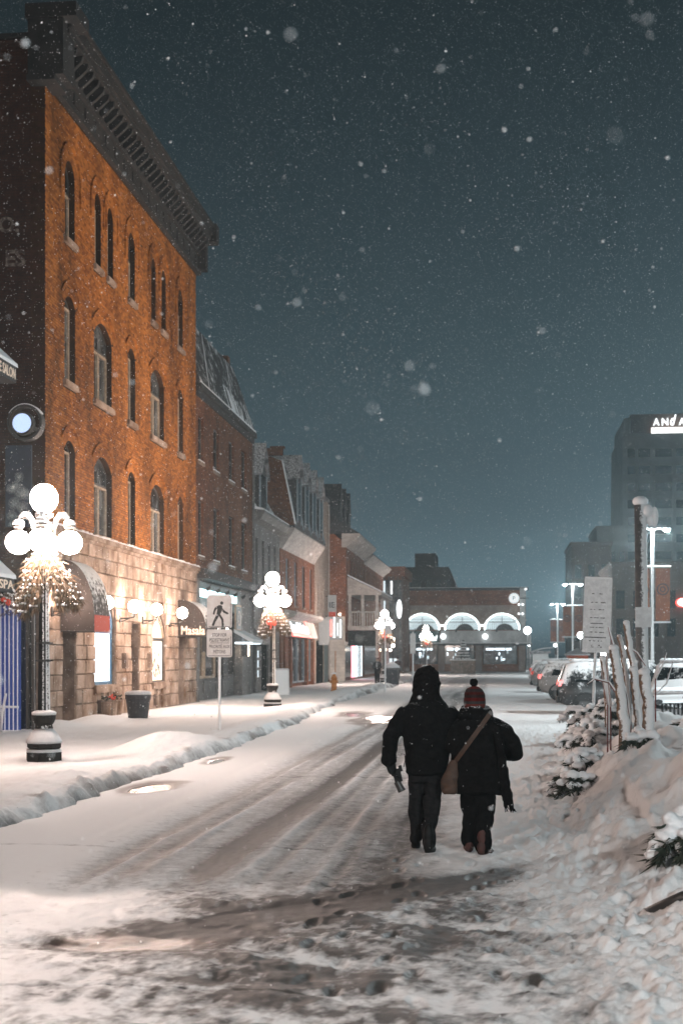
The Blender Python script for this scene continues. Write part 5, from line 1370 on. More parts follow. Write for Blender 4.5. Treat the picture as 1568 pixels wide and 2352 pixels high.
# ------------------------------------------------------------------ walking-person sign
mat('sign_face', (0.58, 0.55, 0.53), (0.66, 0.65, 0.64), scale=7, rough=.6, bump=.2, bscale=40)
mat('sign_black', (0.012, 0.012, 0.012), (0.30, 0.29, 0.28), scale=9, rough=.6, edge=(.62, .68))
mat('galv', (0.34, 0.32, 0.31), (0.5, 0.49, 0.48), scale=20, rough=.6, snow=.3, snow_dir=(.3, -1, .2), snow_scale=30)
def rounded(w, h, r, n=4):
    pts = []
    for cx_, cz_, a0 in ((w / 2 - r, h / 2 - r, 0), (-w / 2 + r, h / 2 - r, 90), (-w / 2 + r, -h / 2 + r, 180), (w / 2 - r, -h / 2 + r, 270)):
        for k in range(n + 1): a = R(a0 + 90 * k / n); pts.append((cx_ + r * math.cos(a), cz_ + r * math.sin(a)))
    return pts
sx, sy, _ = gp(504, 1680, .12)
ps = thing('pedestrian_sign', 'white sign with a black walking figure over a bilingual pedestrian notice on a steel post', 'sign', (sx, sy, walk_z(sx, sy)), rz=R(10))
kk = sy / 3267.0 * 1.012
W1, H1 = 57 * kk, 75 * kk; zt1 = CAMH + (1507 - 1405) * kk - walk_z(sx, sy); W2, H2 = 58 * kk, 64 * kk; zt2 = CAMH + (1507 - 1477.5) * kk - walk_z(sx, sy)
TPn = lambda s, z, o: (s, -.045 - o, z)
q = MB(); q.tube([(0, 0, -.2), (0, 0, zt1 + H1 * .45)], .032, 10); q.build('post', M['galv'], ps)
q = MB(); q.fextrude(TPn, [(x, z + zt1) for x, z in rounded(W1, H1, .05)], 0, .012); f1 = q.build('figure_plate', M['sign_face'], ps)
q = MB(); q.fextrude(TPn, [(x, z + zt2) for x, z in rounded(W2, H2, .05)], 0, .012); f2 = q.build('text_plate', M['sign_face'], ps)
def poly(mb, pts, cx_, cz_, k): mb.fextrude(TPn, [(cx_ + x * k, cz_ + z * k) for x, z in pts], .0125, .016)
q = MB(); k = H1 / 100.0; cx_, cz_ = 0, zt1
poly(q, [(7.0 + 5 * math.cos(a * math.pi / 6), 27 + 5.3 * math.sin(a * math.pi / 6)) for a in range(12)], cx_, cz_, k)
poly(q, [(-6, 18), (-2, 20.5), (5, 20.5), (9, 16), (7, 2), (2, -8), (-9, -8), (-7, 4)], cx_, cz_, k)
poly(q, [(6, 19), (10, 10), (18, 2), (26, -2), (28, -6), (24, -8), (13, -3), (6, 5)], cx_, cz_, k)
poly(q, [(-4, 19), (-14, 13), (-18, 3), (-20, -7), (-15, -9), (-13, 1), (-9, 8), (-5, 11)], cx_, cz_, k)
poly(q, [(-9, -8), (-1, -8), (-3, -16), (-12, -31), (-17, -44), (-24, -42), (-18, -27)], cx_, cz_, k)
poly(q, [(-4, -8), (3, -8), (12, -22), (14, -45), (7, -45), (6, -26)], cx_, cz_, k)
for a, b in ((-30, -3), (5, 34)): poly(q, [(a, -50), (b, -50), (b, -48), (a, -48)], cx_, cz_, k)
q.build('walking_figure', M['sign_black'], f1)
def border(mb, w, h, zc):
    for (a, b, c_, d_) in ((-w / 2 + .035, w / 2 - .04, -h / 2 + .025, -h / 2 + .037), (w / 2 - .037, w / 2 - .025, -h / 2 + .04, h / 2 * .5)): mb.fbox(TPn, a, b, zc + c_, zc + d_, .0125, .015)
q = MB(); border(q, W1, H1, zt1); q.build('border', M['sign_black'], f1)
q = MB(); border(q, W2, H2, zt2); q.fbox(TPn, -W2 * .36, W2 * .40, zt2 + H2 * .005, zt2 + H2 * .02, .0125, .015); q.build('border', M['sign_black'], f2)
for tx_, dz, w in (('STOP FOR', .30, .58), ('PEDESTRIANS', .12, .78), ('PRIORITÉ AUX', -.10, .82), ('PIÉTONS', -.29, .48)):
    text_mb(TPn, 0, zt2 + dz * H2, tx_, H2 * .125 * (1.18 if 'É' in tx_ else 1), o=.0125, depth=.004, width=W2 * w, font_w=0.5).build('lettering', M['sign_black'], f2)
s = MB(); s.box(-W1 / 2 + .04, W1 / 2 - .04, -.06, -.02, zt1 + H1 / 2 - .002, zt1 + H1 / 2 + .02); s.build('snow', M['snow'], f1)

# ------------------------------------------------------------------ bins, hydrant, boards
mat('bin_grey', (0.03, 0.03, 0.034), (0.05, 0.05, 0.055), scale=6, rough=.6, snow=.1)
def tub(label, x, y, r, h, rz=0):
    t = thing('planter_tub', label, 'planter', (x, y, walk_z(x, y) - .05), rz=rz)
    q = MB(); q.stack([(0, 0, 0, r * .78, r * .7), (0, 0, h * .8, r, r * .85), (0, 0, h * .82, r * 1.07, r * .92), (0, 0, h, r * 1.07, r * .92)], 20); q.build('tub', M['bin_grey'], t, False)
    q = MB(); q.stack([(0, 0, h + .003, r * 1.1, r * .95), (0, 0, h + .05, r * 1.1, r * .97), (0.02, 0, h + .10, r * .9, r * .75), (.03, 0, h + .12, r * .4, r * .35)], 18); q.build('snow_cap', M['snow'], t, True)
    return t
bx, by, _ = gp(317, 1648, .05)
tub('dark oval planter tub heaped with snow beside the stone wall', bx, by, .36, .74)
mat('hydrant', (0.50, 0.19, 0.03), (0.38, 0.13, 0.02), scale=12, rough=.6)
hx, hy, _ = gp(767, 1592, .1)
hd = thing('fire_hydrant', 'orange fire hydrant standing in snow at the kerb', 'hydrant', (hx, hy, walk_z(hx, hy) - .02))
q = MB(); q.lathe([(.17, -.1), (.17, .05), (.13, .08), (.125, .55), (.16, .57), (.16, .62), (.13, .66), (.10, .73), (.05, .78), (.05, .83)], 14); q.build('barrel', M['hydrant'], hd, True)
for x, y in ((.19, 0), (-.19, 0), (0, -.2)): q = MB(); q.tube([(x * .5, y * .5, .45), (x, y, .45)], [.07, .075], 10); q.build('outlet', M['hydrant'], hd)
q = MB(); snow_cap(q, 0, 0, .80, .10, .09); q.build('snow_cap', M['snow'], hd, True)
q = MB(); q.tube([(.05, .05, .6), (.06, .05, 1.9)], .02, 6); q.build('marker_rod', M['hydrant'], hd)
mat('board_print', (0.42, 0.34, 0.32), (0.30, 0.14, 0.13), scale=5, rough=.8, snow=.2, snow_dir=(0, -1, .2), snow_scale=9)
ax, ay, _ = gp(645, 1594, .05)
ab = thing('sandwich_board', 'pinkish folding advertising board leaning by the shop door', 'sign', (ax, ay, walk_z(ax, ay)))
for sg in (-1, 1):
    q = MB(); q.extrude([(-.36, sg * .22, 0), (.36, sg * .22, 0), (.36, sg * .05, 1.18), (-.36, sg * .05, 1.18)], (0, sg * .03, 0)); q.build('panel', M['board_print'], ab)
    q = MB(); q.tube([(.37, sg * .22, 0), (.37, sg * .05, 1.2)], .018, 5); q.tube([(-.37, sg * .22, 0), (-.37, sg * .05, 1.2)], .018, 5); q.build('frame', M['galv'], ab)
q = MB(); q.box(-.36, .36, -.07, .07, 1.2, 1.24); q.build('snow', M['snow'], ab)
wx, wy, _ = gp(900, 1573, .05)
wb = thing('waste_bin', 'dark boxed waste bin with a snowy stone lid by the third globe lamp', 'bin', (wx, wy, walk_z(wx, wy) - .05))
q = MB(); q.box(-.42, .42, -.35, .35, 0, .95); q.build('body', M['bin_grey'], wb); 
q = MB(); q.box(-.5, .5, -.43, .43, .95, 1.05); q.box(.36, .46, -.40, -.30, 0, .95); q.box(-.46, -.36, -.40, -.30, 0, .95); q.build('frame', M['grey_trim'], wb)
q = MB(); q.stack([(0, 0, 1.053, .5, .43), (0, 0, 1.15, .48, .4), (0, 0, 1.3, .3, .25), (0, 0, 1.42, .1, .1)], 14); q.build('snow_cap', M['snow'], wb, True)
tp = thing('traffic_post', 'thin dark sign post in the snow in front of the boxed waste bin', 'post', (*gp(884, 1588, .0)[:2], 0))
q = MB(); q.tube([(0, 0, -.1), (0, 0, 4.2)], .045, 8); q.build('pole', M['galv'], tp)
q = MB(); q.box(-.03, .35, -.05, -.03, 3.0, 3.5); q.build('plate', M['galv'], tp)
tp = thing('traffic_post', 'thin steel sign post with a narrow plate before the far globe lamp', 'post', (*gp(948, 1578, .0)[:2], 0))
q = MB(); q.tube([(0, 0, -.1), (0, 0, 3.3)], .04, 8); q.build('pole', M['galv'], tp)
q = MB(); q.box(-.16, .16, -.06, -.045, 2.0, 3.2); q.build('plate', M['sign_face'], tp)
# stone planter with a little snowy fir in front of the hall
pl = thing('stone_planter', 'square stone planter with a small snow-laden fir before the market hall', 'planter', at(1063, 1546, 158.5)[:2] + (-.05,))
q = MB(); q.box(-1.35, 1.35, -.6, .6, 0, 1.3); q.box(-1.45, 1.45, -.7, .7, 1.3, 1.42); q.build('box', M['stone_dark'], pl)
q = MB(); q.box(-1.4, 1.4, -.65, .65, 1.423, 1.55); q.build('snow', M['snow'], pl)
q = MB(); q2 = MB()
for i in range(7):
    z = 1.6 + i * .3; r_ = 1.05 * (1 - i / 7.4)
    for k in range(12):
        a = 2 * math.pi * k / 12 + i; q.blade((0, 0, z + .25), (r_ * math.cos(a), r_ * math.sin(a), z - .1), .22); q2.sphere((r_ * .7 * math.cos(a), r_ * .7 * math.sin(a), z + .05), (.15, .15, .09), 6, 4)
fo = q.build('foliage', M['needles_dark'], pl); q2.build('snow_load', M['snow'], fo, True)['kind'] = 'stuff'
pk = thing('pot_plants', 'pale pots with red flowers on the ground under the blue-lit arched window', 'planter', (X0 + .28, 42.9, 0))
for k, y in enumerate((-.55, .15, .7)):
    q = MB(); q.lathe([(.12, -.1), (.16, .42), (.18, .45)], 10, (0, y, 0)); q.build('pot', M['stone'], pk)
    q = MB()
    for i in range(14): q.sphere((rnd.gauss(0, .07), y + rnd.gauss(0, .09), .52 + abs(rnd.gauss(0, .07))), .03, 5, 4)
    q.build('flowers', M['ribbon'] if k == 1 else M['needles_dark'], pk)['kind'] = 'stuff'

# ------------------------------------------------------------------ salon corner at the left edge
salon = thing('salon_building', 'near left corner building with lettered salon awnings reaching into view', 'building', (-12.9, 22, 0), world=True)
q = MB(); q.box(-26, -12.35, 9, 32.6, 0, 11.5); q.build('wall', M['brick_brown'], salon)
q = MB(); q.box(-26, -12.1, 8.8, 32.8, 11.5, 12.0); q.build('cornice', M['cornice'], salon)
mat('canvas_black', (0.014, 0.013, 0.013), rough=.8)
def wedge_awning(label, u, v_top, v_bot, xf, y_near, txt, tw, rise):
    Yf = fy(u, xf); zt_ = fz(u, v_top, xf); zb_ = fz(u, v_bot, xf)
    t = thing('awning', label, 'awning', (-12.35, Yf, zb_), world=True)
    q = MB(); q.extrude([(xf, y_near, zb_), (xf, y_near, zt_), (-12.34, y_near, zt_ + rise), (-12.34, y_near, zb_)], (0, Yf - y_near, 0)); q.build('canopy', M['canvas_black'], t)
    q = MB(); q.extrude([(xf + .03, y_near, zt_ - .02), (xf + .02, y_near, zt_ + .07), (-12.33, y_near, zt_ + rise + .08), (-12.33, y_near, zt_ + rise + .005), (xf, y_near, zt_ + .004)], (0, Yf - y_near + .05, 0)); q.build('snow', M['snow'], t)
    h = (zt_ - zb_) * .62
    text_mb(street(xf), Yf - tw / 2 - .08, (zt_ + zb_) / 2, txt, h, o=.004, depth=.01, width=tw).build('lettering', M['letter_cream'], t)
    return t
wedge_awning('black awning lettered E SALON, heaped with snow high at the left edge', 37, 842, 880, -11.25, 27.5, 'THE SALON', 1.45, 1.0)
wedge_awning('dark awning lettered SPA under sagging snow low at the left edge', 33, 1328, 1361, -11.25, 27.5, 'SPA', .95, 1.0)
wr = thing('wreath', 'spruce garland with a red bow hanging under the small lettered awning', 'wreath', at(20, 1378, 32.3))
nb = MB(); sn = MB(); r2 = random.Random(5)
for i in range(200):
    p = Vector((r2.gauss(0, .16), r2.gauss(0, .12), r2.gauss(0, .14))); nb.blade(p, p + Vector((r2.gauss(0, .06), r2.gauss(0, .06), -.1)), .02)
    if r2.random() < .3: sn.sphere(p, (.03, .03, .025), 6, 4)
nb.build('boughs', M['needles'], wr); sn.build('snow', M['snow'], wr, True)['kind'] = 'stuff'
q = MB(); q.sphere((-.06, -.18, .0), (.07, .03, .06), 8, 6); q.sphere((.05, -.18, -.06), (.07, .03, .08), 8, 6); q.build('bow', M['ribbon'], wr)
# blue-lit entrance with snow-coated bars
ev = thing('entrance_gate', 'blue-lit entrance with snow-coated white bars at the left edge', 'gate', at(22, 1690, 33.3)[:2] + (0,), world=True)
gx0, gx1 = at(-30, 1, 33.3)[0], at(42, 1, 33.3)[0]; gz1 = at(20, 1385, 33.3)[2]
mat('blue_glow', (0.01, 0.015, 0.05), rough=.4, emit=(.08, .22, 1.0), estr=.10)
q = MB(); q.box(gx0, gx1, 33.45, 33.5, .05, gz1); q.build('pane', M['blue_glow'], ev)
for k in range(9):
    x = gx1 - .02 - k * .105; q = MB(); q.tube([(x, 33.3, 0), (x, 33.3, gz1 - .02 * (k % 2))], .015, 6); q.build('bar', M['snow'], ev)
for z in (.62, gz1 - .02, .03): q = MB(); q.tube([(gx0, 33.31, z), (gx1, 33.31, z)], .03, 6); q.build('rail', M['snow'], ev)
q = MB(); q.tube([(gx1 - .4, 33.22, .05), (gx1 - .36, 33.2, .5), (gx1 - .28, 33.22, .95)], .035, 6); q.build('snow_clump', M['snow'], ev, True)
vb = thing('glass_porch', 'dark glazed porch between the barred entrance and the stone wall', 'porch', (-11.9, 35, 0), world=True)
vx0, vx1 = at(44, 1, 33.6)[0], at(76, 1, 33.6)[0]; vz = at(60, 1395, 33.6)[2]
q = MB(); q.box(vx0, vx1, 33.65, 33.8, 0, vz); q.build('glazing', M['glass_dark'], vb)
for x in (vx0, (vx0 + vx1) / 2 + .04, vx1): q = MB(); q.box(x - .03, x + .03, 33.57, 33.65, 0, vz + .05); q.build('post', M['frame_dark'], vb)
q = MB(); q.box(vx0 - .05, vx1 + .05, 33.55, 33.9, vz, vz + .12); q.build('roof', M['roof_snow'], vb)
# round lit sign and dark poster panel on the brick wall
rs = thing('round_sign', 'round glowing blue-white sign in a dark ring on the brick side wall', 'sign', at(52, 972, 36.2))
glow('disc_blue', (0.40, 0.62, 1.0), 0.62)
q = MB(); q.tube([(0, -.06, 0), (0, .06, 0)], .255, 28); q.build('disc', M['disc_blue'], rs)
q = MB()
for i in range(32):
    a, b = 2 * math.pi * i / 32, 2 * math.pi * (i + 1) / 32
    q.extrude([(r_ * math.cos(w), -.09, r_ * math.sin(w)) for r_, w in ((.258, a), (.258, b), (.31, b), (.31, a))], (0, .2, 0))
    q.extrude([(r_ * math.cos(w) + .01, .1, r_ * math.sin(w) + .05) for r_, w in ((.41, a), (.41, b), (.475, b), (.475, a))], (0, .3, 0))
q.box(-.06, .06, 0, 1.0, -.05, .05); q.build('ring', M['frame_dark'], rs)
q = MB()
for i in range(16):
    a, b = R(30) + R(120) * i / 16, R(30) + R(120) * (i + 1) / 16
    q.extrude([(r_ * math.cos(w) + .01, .12, r_ * math.sin(w) + .05) for r_, w in ((.476, a), (.476, b), (.50, b), (.50, a))], (0, .26, 0))
q.build('snow', M['snow'], rs)
pp = thing('poster_panel', 'tall dark blue banner with a pale dotted cluster picture below the round sign', 'banner', at(43, 1210, 36.6))
pw, ph = 63 / 3267 * 37.3, 190 / 3267 * 37.3
mat('poster_navy', (0.012, 0.018, 0.035), (0.02, 0.03, 0.055), scale=3, rough=.6)
mat('poster_pale', (0.42, 0.47, 0.50), rough=.7)
q = MB(); q.box(-pw / 2, pw / 2, -.02, .02, 0, ph); bn = q.build('cloth', M['poster_navy'], pp)
q = MB(); r2 = random.Random(8); blobs = [(.02, 1.32, .13), (-.05, 1.12, .12), (-.2, 1.02, .14), (.06, .92, .2), (.2, .86, .15), (-.12, .62, .17), (.12, .52, .17), (-.18, .3, .15), (.1, .25, .14), (-.2, .05, .1)]
for cx_, cz_, r_ in blobs:
    n_ = int(r_ / .018)
    for i in range(-n_, n_ + 1):
        for j in range(-n_, n_ + 1):
            d = math.hypot(i, j) * .018
            if d > r_ or (i + j) % 2: continue
            s_ = .011 * (1 - .55 * d / r_) * r2.uniform(.5, 1.1); x = cx_ + i * .018; z = cz_ + j * .018
            if abs(x) < pw / 2 - .02 and z > .02: q.box(x - s_, x + s_, -.0225, -.021, z - s_, z + s_)
q.build('picture', M['poster_pale'], bn)['kind'] = 'stuff'
# ------------------------------------------------------------------ tall double-headed road lamps with banners
mat('lamp_grey', (0.09, 0.09, 0.09), (0.14, 0.14, 0.14), scale=5, rough=.6, snow=.22, snow_dir=(-.3, -1, .1), snow_scale=12)
mat('banner', (0.36, 0.13, 0.06), (0.28, 0.10, 0.055), scale=2, rough=.8)
mat('banner_mark', (0.08, 0.07, 0.075), rough=.8)
glow('road_lens', ROAD_COL, 60.0)
def make_road_lamp(label):
    t = thing('road_lamp', label, 'street lamp', group='tall double-headed road lamps')
    q = MB(); q.lathe([(.16, -.2), (.16, .5), (.11, .6), (.075, 8.7), (.09, 8.75), (.09, 8.85)], 12); q.build('pole', M['lamp_grey'], t, True)
    for sg in (-1, 1):
        q = MB(); q.tube([(0, 0, 8.75), (sg * .3, 0, 8.84), (sg * .62, 0, 8.82)], .035, 6); q.stack([(sg * .72, 0, 8.80, .26, .13), (sg * .72, 0, 8.86, .24, .12), (sg * .72, 0, 8.92, .12, .06)], 12); h = q.build('lamp_head', M['lamp_grey'], t)
        q = MB(); q.stack([(sg * .74, 0, 8.66, .06, .05), (sg * .74, 0, 8.70, .15, .10), (sg * .74, 0, 8.797, .18, .11)], 12); q.build('lens', M['road_lens'], h, True)
    for z in (3.75, 6.75):
        q = MB(); q.tube([(-.98, 0, z), (.98, 0, z)], .03, 6); a = q.build('banner_arm', M['lamp_grey'], t); q = MB(); q.tube([(-.98, 0, z + .045), (.98, 0, z + .045)], .03, 6); q.build('snow', M['snow'], a, True)
    for sg in (-1, 1):
        q = MB(); q.box(min(sg * .16, sg * .92), max(sg * .16, sg * .92), -.008, .008, 3.85, 6.68); b = q.build('banner', M['banner'], t)
        q = MB(); TB = lambda s, z, o: (s + sg * .54, -.009 - o, z)
        for (r0, r1) in ((.26, .33), (.10, .16)):
            for i in range(16):
                w0, w1 = 2 * math.pi * i / 16, 2 * math.pi * (i + 1) / 16
                q.fextrude(TB, [(r_ * math.cos(w), 5.55 + r_ * math.sin(w)) for r_, w in ((r0, w0), (r0, w1), (r1, w1), (r1, w0))], 0, .004)
        q.build('emblem', M['banner_mark'], b)
    return t
RL = make_road_lamp('tall double-headed road lamp with orange banners behind the thick snowy pole'); RL.location = (8.35, 78, -.1)
spots = [(11.0, 41.0, 0, 'tall double-headed road lamp standing out of view to the right of the parked cars'), (8.4, -8.0, 0, 'tall double-headed road lamp behind the viewer, out of view')]
x, y, _ = at(1315, 1, 137); spots.append((x, y, 1, 'double-headed road lamp with orange banners left of the snow-plastered notice'))
x, y, _ = at(1280, 1, 189); spots.append((x, y, 2, 'farthest double-headed road lamp, small, just right of the market hall'))
for x, y, k, lab in spots:
    o = copy_tree(RL); o.location = (x, y, -.1); o['label'] = lab
def lamp_light(root_loc, power, col, r=.12):
    l = bpy.data.lights.new('lamp_bulb', 'POINT'); l.energy = power; l.color = col; l.shadow_soft_size = r
    o = bpy.data.objects.new('lamp_bulb', l); C.objects.link(o); o.location = root_loc
    return o
for (x, y, kp) in ((11.0, 41.0, .85), (8.35, 78.0, .4), (8.4, -8.0, 1.0), (spots[2][0], spots[2][1], .3), (spots[3][0], spots[3][1], .3)):
    for sg in (-1, 1): lamp_light((x + sg * .74, y, 8.45), LAMP['road'] * kp, ROAD_COL)
# floodlight that washes the big brick front
fl = thing('floodlight', 'square floodlight on a post across the street, out of view', 'floodlight', (8.2, 46.0, -.1))
q = MB(); q.tube([(0, 0, 0), (0, 0, 3.1)], .06, 8); q.build('post', M['lamp_grey'], fl)
q = MB(); q.box(-.25, .1, -.3, .3, 3.0, 3.4); q.build('housing', M['black_metal'], fl)
sl = bpy.data.lights.new('floodlight_beam', 'SPOT'); sl.energy = LAMP['flood']; sl.color = (1.0, 0.47, 0.13); sl.spot_size = R(70); sl.spot_blend = .75; sl.shadow_soft_size = .2
so = bpy.data.objects.new('floodlight_beam', sl); C.objects.link(so); so.location = (7.8, 46.0, 3.15)
so.rotation_euler = (Vector((X0, 47.0, 9.6)) - Vector(so.location)).to_track_quat('-Z', 'Y').to_euler()

# ------------------------------------------------------------------ snow-plastered notice and thick pole
mat('plaster_snow', (0.74, 0.75, 0.76), (0.62, 0.63, 0.64), scale=9, rough=.8, bump=1.0, bscale=22)
mat('pole_snow', (0.05, 0.052, 0.055), (0.08, 0.08, 0.08), scale=10, rough=.7, snow=.36, snow_dir=(1, -.25, .1), snow_scale=26)
nx, ny, nz_ = at(1371, 1414, 33); pz = bank_z(at(1362, 1, 33)[0], 33)
ns = thing('parking_notice', 'tall tilted notice board plastered with white snow on a snowy post', 'sign', (nx, ny, 0), rz=R(6))
k3 = 33.4 / 3267
q = MB(); Mr = Matrix.Rotation(R(2.2), 3, 'Y'); q.obox((0, 0, nz_), (62 * k3, .025, 166 * k3), Mr); pn = q.build('panel', M['plaster_snow'], ns)
r2 = random.Random(4); q = MB()
for (zz, n_, w_) in ((.30, 3, .10), (.14, 4, .06), (-.05, 6, .05), (-.18, 1, .34), (-.27, 7, .05), (-.38, 6, .05), (-.50, 1, .42), (-.58, 6, .04), (-.72, 4, .05), (.5, 2, .06), (-.68, 2, .05)):
    for i in range(n_):
        x = -.17 + .32 * (i + .5) / n_ + r2.uniform(-.03, .03) if n_ > 1 else r2.uniform(-.04, .0); p = Mr @ Vector((x, -.0165, zz))
        q.obox((p[0], p[1], p[2] + nz_), (w_ * r2.uniform(.5, 1.2), .006, .012 + .01 * r2.random()), Mr)
q.build('bare_print', M['sign_black'], pn)['kind'] = 'stuff'
q = MB(); px_, py_, _ = at(1362, 1, 33); q.tube([(px_ - nx, .04, pz - .3), (px_ - nx + .03, .04, 1.4), (.05, .04, nz_ + .7)], .035, 8); q.build('post', M['plaster_snow'], ns)
q = MB(); p = Mr @ Vector((0, 0, 83 * k3)); q.obox((p[0], 0, p[2] + nz_ + .018), (60 * k3, .06, .036), Mr); q.build('snow', M['snow'], pn)
bx, by = 2.40, 24.0; bz = bank_z(bx, by)
bp_ = thing('snowy_pole', 'thick dark pole with snow stuck along one side and snow-topped fittings', 'pole', (bx, by, bz - .1))
top = 4.36 - bz + .1
q = MB(); q.tube([(.05, 0, -.2), (.0, 0, 1.5), (-.03, 0, top)], [.105, .10, .10], 16); q.build('shaft', M['pole_snow'], bp_, True)
q = MB(); q.sphere((-.03, 0, top + .06), (.13, .13, .09), 12, 8); q.sphere((.08, -.03, top - .10), (.10, .10, .11), 12, 8); q.sphere((.20, -.02, top - .20), (.065, .08, .17), 10, 8); q.sphere((.13, -.02, top - .26), (.07, .07, .09), 10, 8); q.build('snow_cap', M['snow'], bp_, True)
q = MB(); q.tube([(-.02, 0, top - .14), (.2, 0, top - .14)], .03, 6); q.build('fitting', M['black_metal'], bp_)
zb = at(1475, 1418, 24)[2] - bz + .1
q = MB(); q.box(-.12, .14, -.14, -.10, zb - .165, zb + .165); q.build('plate', M['plaster_snow'], bp_)

# ------------------------------------------------------------------ bare pruned trunks and twigs
mat('bark_snow', (0.20, 0.11, 0.06), (0.10, 0.07, 0.05), scale=14, rough=.9, bump=.8, bscale=30, snow=.54, snow_dir=(.9, -.5, .25), snow_scale=18)
mat('twig_red', (0.16, 0.015, 0.012), (0.10, 0.02, 0.015), scale=10, rough=.6)
def trunk(label, base, Y, path, r0, r1, twigs=()):
    """path: sight points from foot to cut top, at distance Y"""
    P = [Vector(at(u, v, Y)) for u, v in path]; z0 = bank_z(P[0].x, Y) - .12
    t = thing('pruned_tree', label, 'tree', (P[0].x, Y, z0), world=True, group='snow-plastered pruned trunks')
    pts = [Vector((P[0].x, Y, z0))]
    for a, b in zip(P[:-1], P[1:]):
        for i in range(4): pts.append(a.lerp(b, (i + .5) / 4) + Vector((rnd.gauss(0, .008), rnd.gauss(0, .02), 0)))
    pts.append(P[-1]); n = len(pts); q = MB(); q.tube(pts, [(r0 + (r1 - r0) * i / (n - 1)) * rnd.uniform(.94, 1.07) for i in range(n)], 10); q.build('trunk', M['bark_snow'], t, True)
    q = MB(); q.sphere(P[-1] + Vector((0, 0, r1 * .35)), (r1 * 1.1, r1 * 1.1, r1 * .8), 10, 6); q.build('snow_cap', M['snow'], t, True)
    for tw_ in twigs:
        pp_ = [Vector(at(u, v, Y)) for u, v in tw_]; q = MB(); q.tube(pp_, [.012] * (len(pp_) - 1) + [.005], 6); b = q.build('branch', M['twig_red'], t)
        q = MB(); q.tube([p + Vector((.006, -.008, .012)) for p in pp_], [.013] * (len(pp_) - 1) + [.006], 6); q.build('snow', M['snow'], b, True)
    return t
trunk('thick pruned trunk leaning left, cut flat, with a side branch reaching left', 0, 20.5, [(1432, 1668), (1424, 1590), (1409, 1492)], .082, .066, [[(1420, 1600), (1398, 1568), (1365, 1560), (1348, 1572)], [(1410, 1490), (1402, 1462), (1396, 1440)]])
trunk('short pruned stub with a rounded top left of the thick leaning trunk', 0, 24.0, [(1396, 1622), (1390, 1570), (1384, 1512)], .055, .048)
trunk('tallest pruned trunk leaning left behind the others', 0, 23.0, [(1472, 1640), (1462, 1560), (1448, 1500), (1438, 1432)], .062, .05, [[(1447, 1490), (1462, 1500), (1482, 1530)]])
trunk('slim pruned trunk left of the tallest one', 0, 23.6, [(1444, 1625), (1436, 1550), (1430, 1500), (1422, 1463)], .05, .04)
trunk('slim upright pruned trunk just right of the thick leaning one', 0, 24.4, [(1428, 1620), (1416, 1560), (1411, 1492)], .045, .042)
trunk('stout pruned stump right of the tallest trunk, cut at mid height', 0, 20.8, [(1468, 1668), (1462, 1620), (1454, 1540)], .062, .058)
trunk('stout straight pruned trunk cut flat in front of the thick dark pole', 0, 20.0, [(1490, 1672), (1488, 1620), (1479, 1548)], .085, .078)
for k, pts in enumerate(([(1448, 1665), (1440, 1600), (1424, 1545)], [(1402, 1625), (1398, 1580), (1392, 1520), (1395, 1500)], [(1395, 1620), (1385, 1570), (1380, 1540)], [(1505, 1560), (1520, 1530), (1530, 1500)], [(1500, 1600), (1530, 1570), (1545, 1520)], [(1458, 1668), (1462, 1630), (1468, 1600)])):
    Y_ = 20.5 + .4 * k; P = [Vector(at(u, v, Y_)) for u, v in pts]; z0 = bank_z(P[0].x, Y_) - .05
    t = thing('dogwood_twig', ['red twig curving up left of the stout stump', 'red twig rising beside the rounded stub', 'short red twig behind the thick leaning trunk', 'pale twig crossing the white car window', 'long pale twig over the white car bonnet', 'short red twig at the foot of the tallest trunk'][k], 'twig', (P[0].x, Y_, z0), world=True, group='bare twigs among the trunks')
    q = MB(); q.tube([Vector((P[0].x, Y_, z0))] + P, [.011] * len(P) + [.005], 6); q.build('stem', M['twig_red'], t)
    q = MB(); q.tube([p + Vector((.006, -.006, .008)) for p in P], [.012] * (len(P) - 1) + [.005], 6); q.build('snow', M['snow'] , t, True)

# ------------------------------------------------------------------ snow-laden shrubs
def shrub(label, x, y, n, rad, hgt, dark=.5, seed=1, droop=.6):
    r2 = random.Random(seed); z0 = bank_z(x, y)
    t = thing('evergreen_shrub', label, 'shrub', (x, y, z0 - .05), group='snow-laden evergreen shrubs on the bank')
    nb = MB(); sn = MB(); st = MB()
    for i in range(n):
        a = r2.uniform(0, 2 * math.pi); L = rad * r2.uniform(.5, 1.1); hh = hgt * r2.uniform(.4, 1.0)
        d = Vector((math.cos(a), math.sin(a), 0)); P = [Vector((0, 0, .02)), d * L * .35 + Vector((0, 0, hh)), d * L * .75 + Vector((0, 0, hh * .95)), d * L + Vector((0, 0, hh * (1 - droop)))]
        st.tube(P, [.016, .012, .009, .005], 5)
        for k in range(150):
            f = r2.uniform(.2, 1) * 2.999; j = int(f); p = P[j].lerp(P[j + 1], f - j); s_ = Vector((r2.gauss(0, .05), r2.gauss(0, .05), r2.gauss(-.015, .03)))
            nb.blade(p, p + s_ + d * .05 + Vector((0, 0, -.035)), .016)
        m_ = 7
        for k in range(m_):
            f = .3 + .7 * k / (m_ - 1); f *= 2.999; j = int(f); p = P[j].lerp(P[j + 1], f - j)
            if r2.random() > dark * .6: sn.sphere(p + Vector((r2.gauss(0, .012), r2.gauss(0, .012), .035)), (.045 + .05 * r2.random(), .045 + .05 * r2.random(), .03 + .035 * r2.random()), 8, 6)
    st.build('stems', M['needles_dark'], t); nb.build('foliage', M['needles_dark'], t)['kind'] = 'stuff'
    remeshed(sn, 'snow_load', .014, M['snow'], t, 2, .012, 16)
shrub('broad shrub buried in rounded snow at the foot of the snow-plastered notice', 1.95, 30.0, 20, .65, .50, .15, 1)
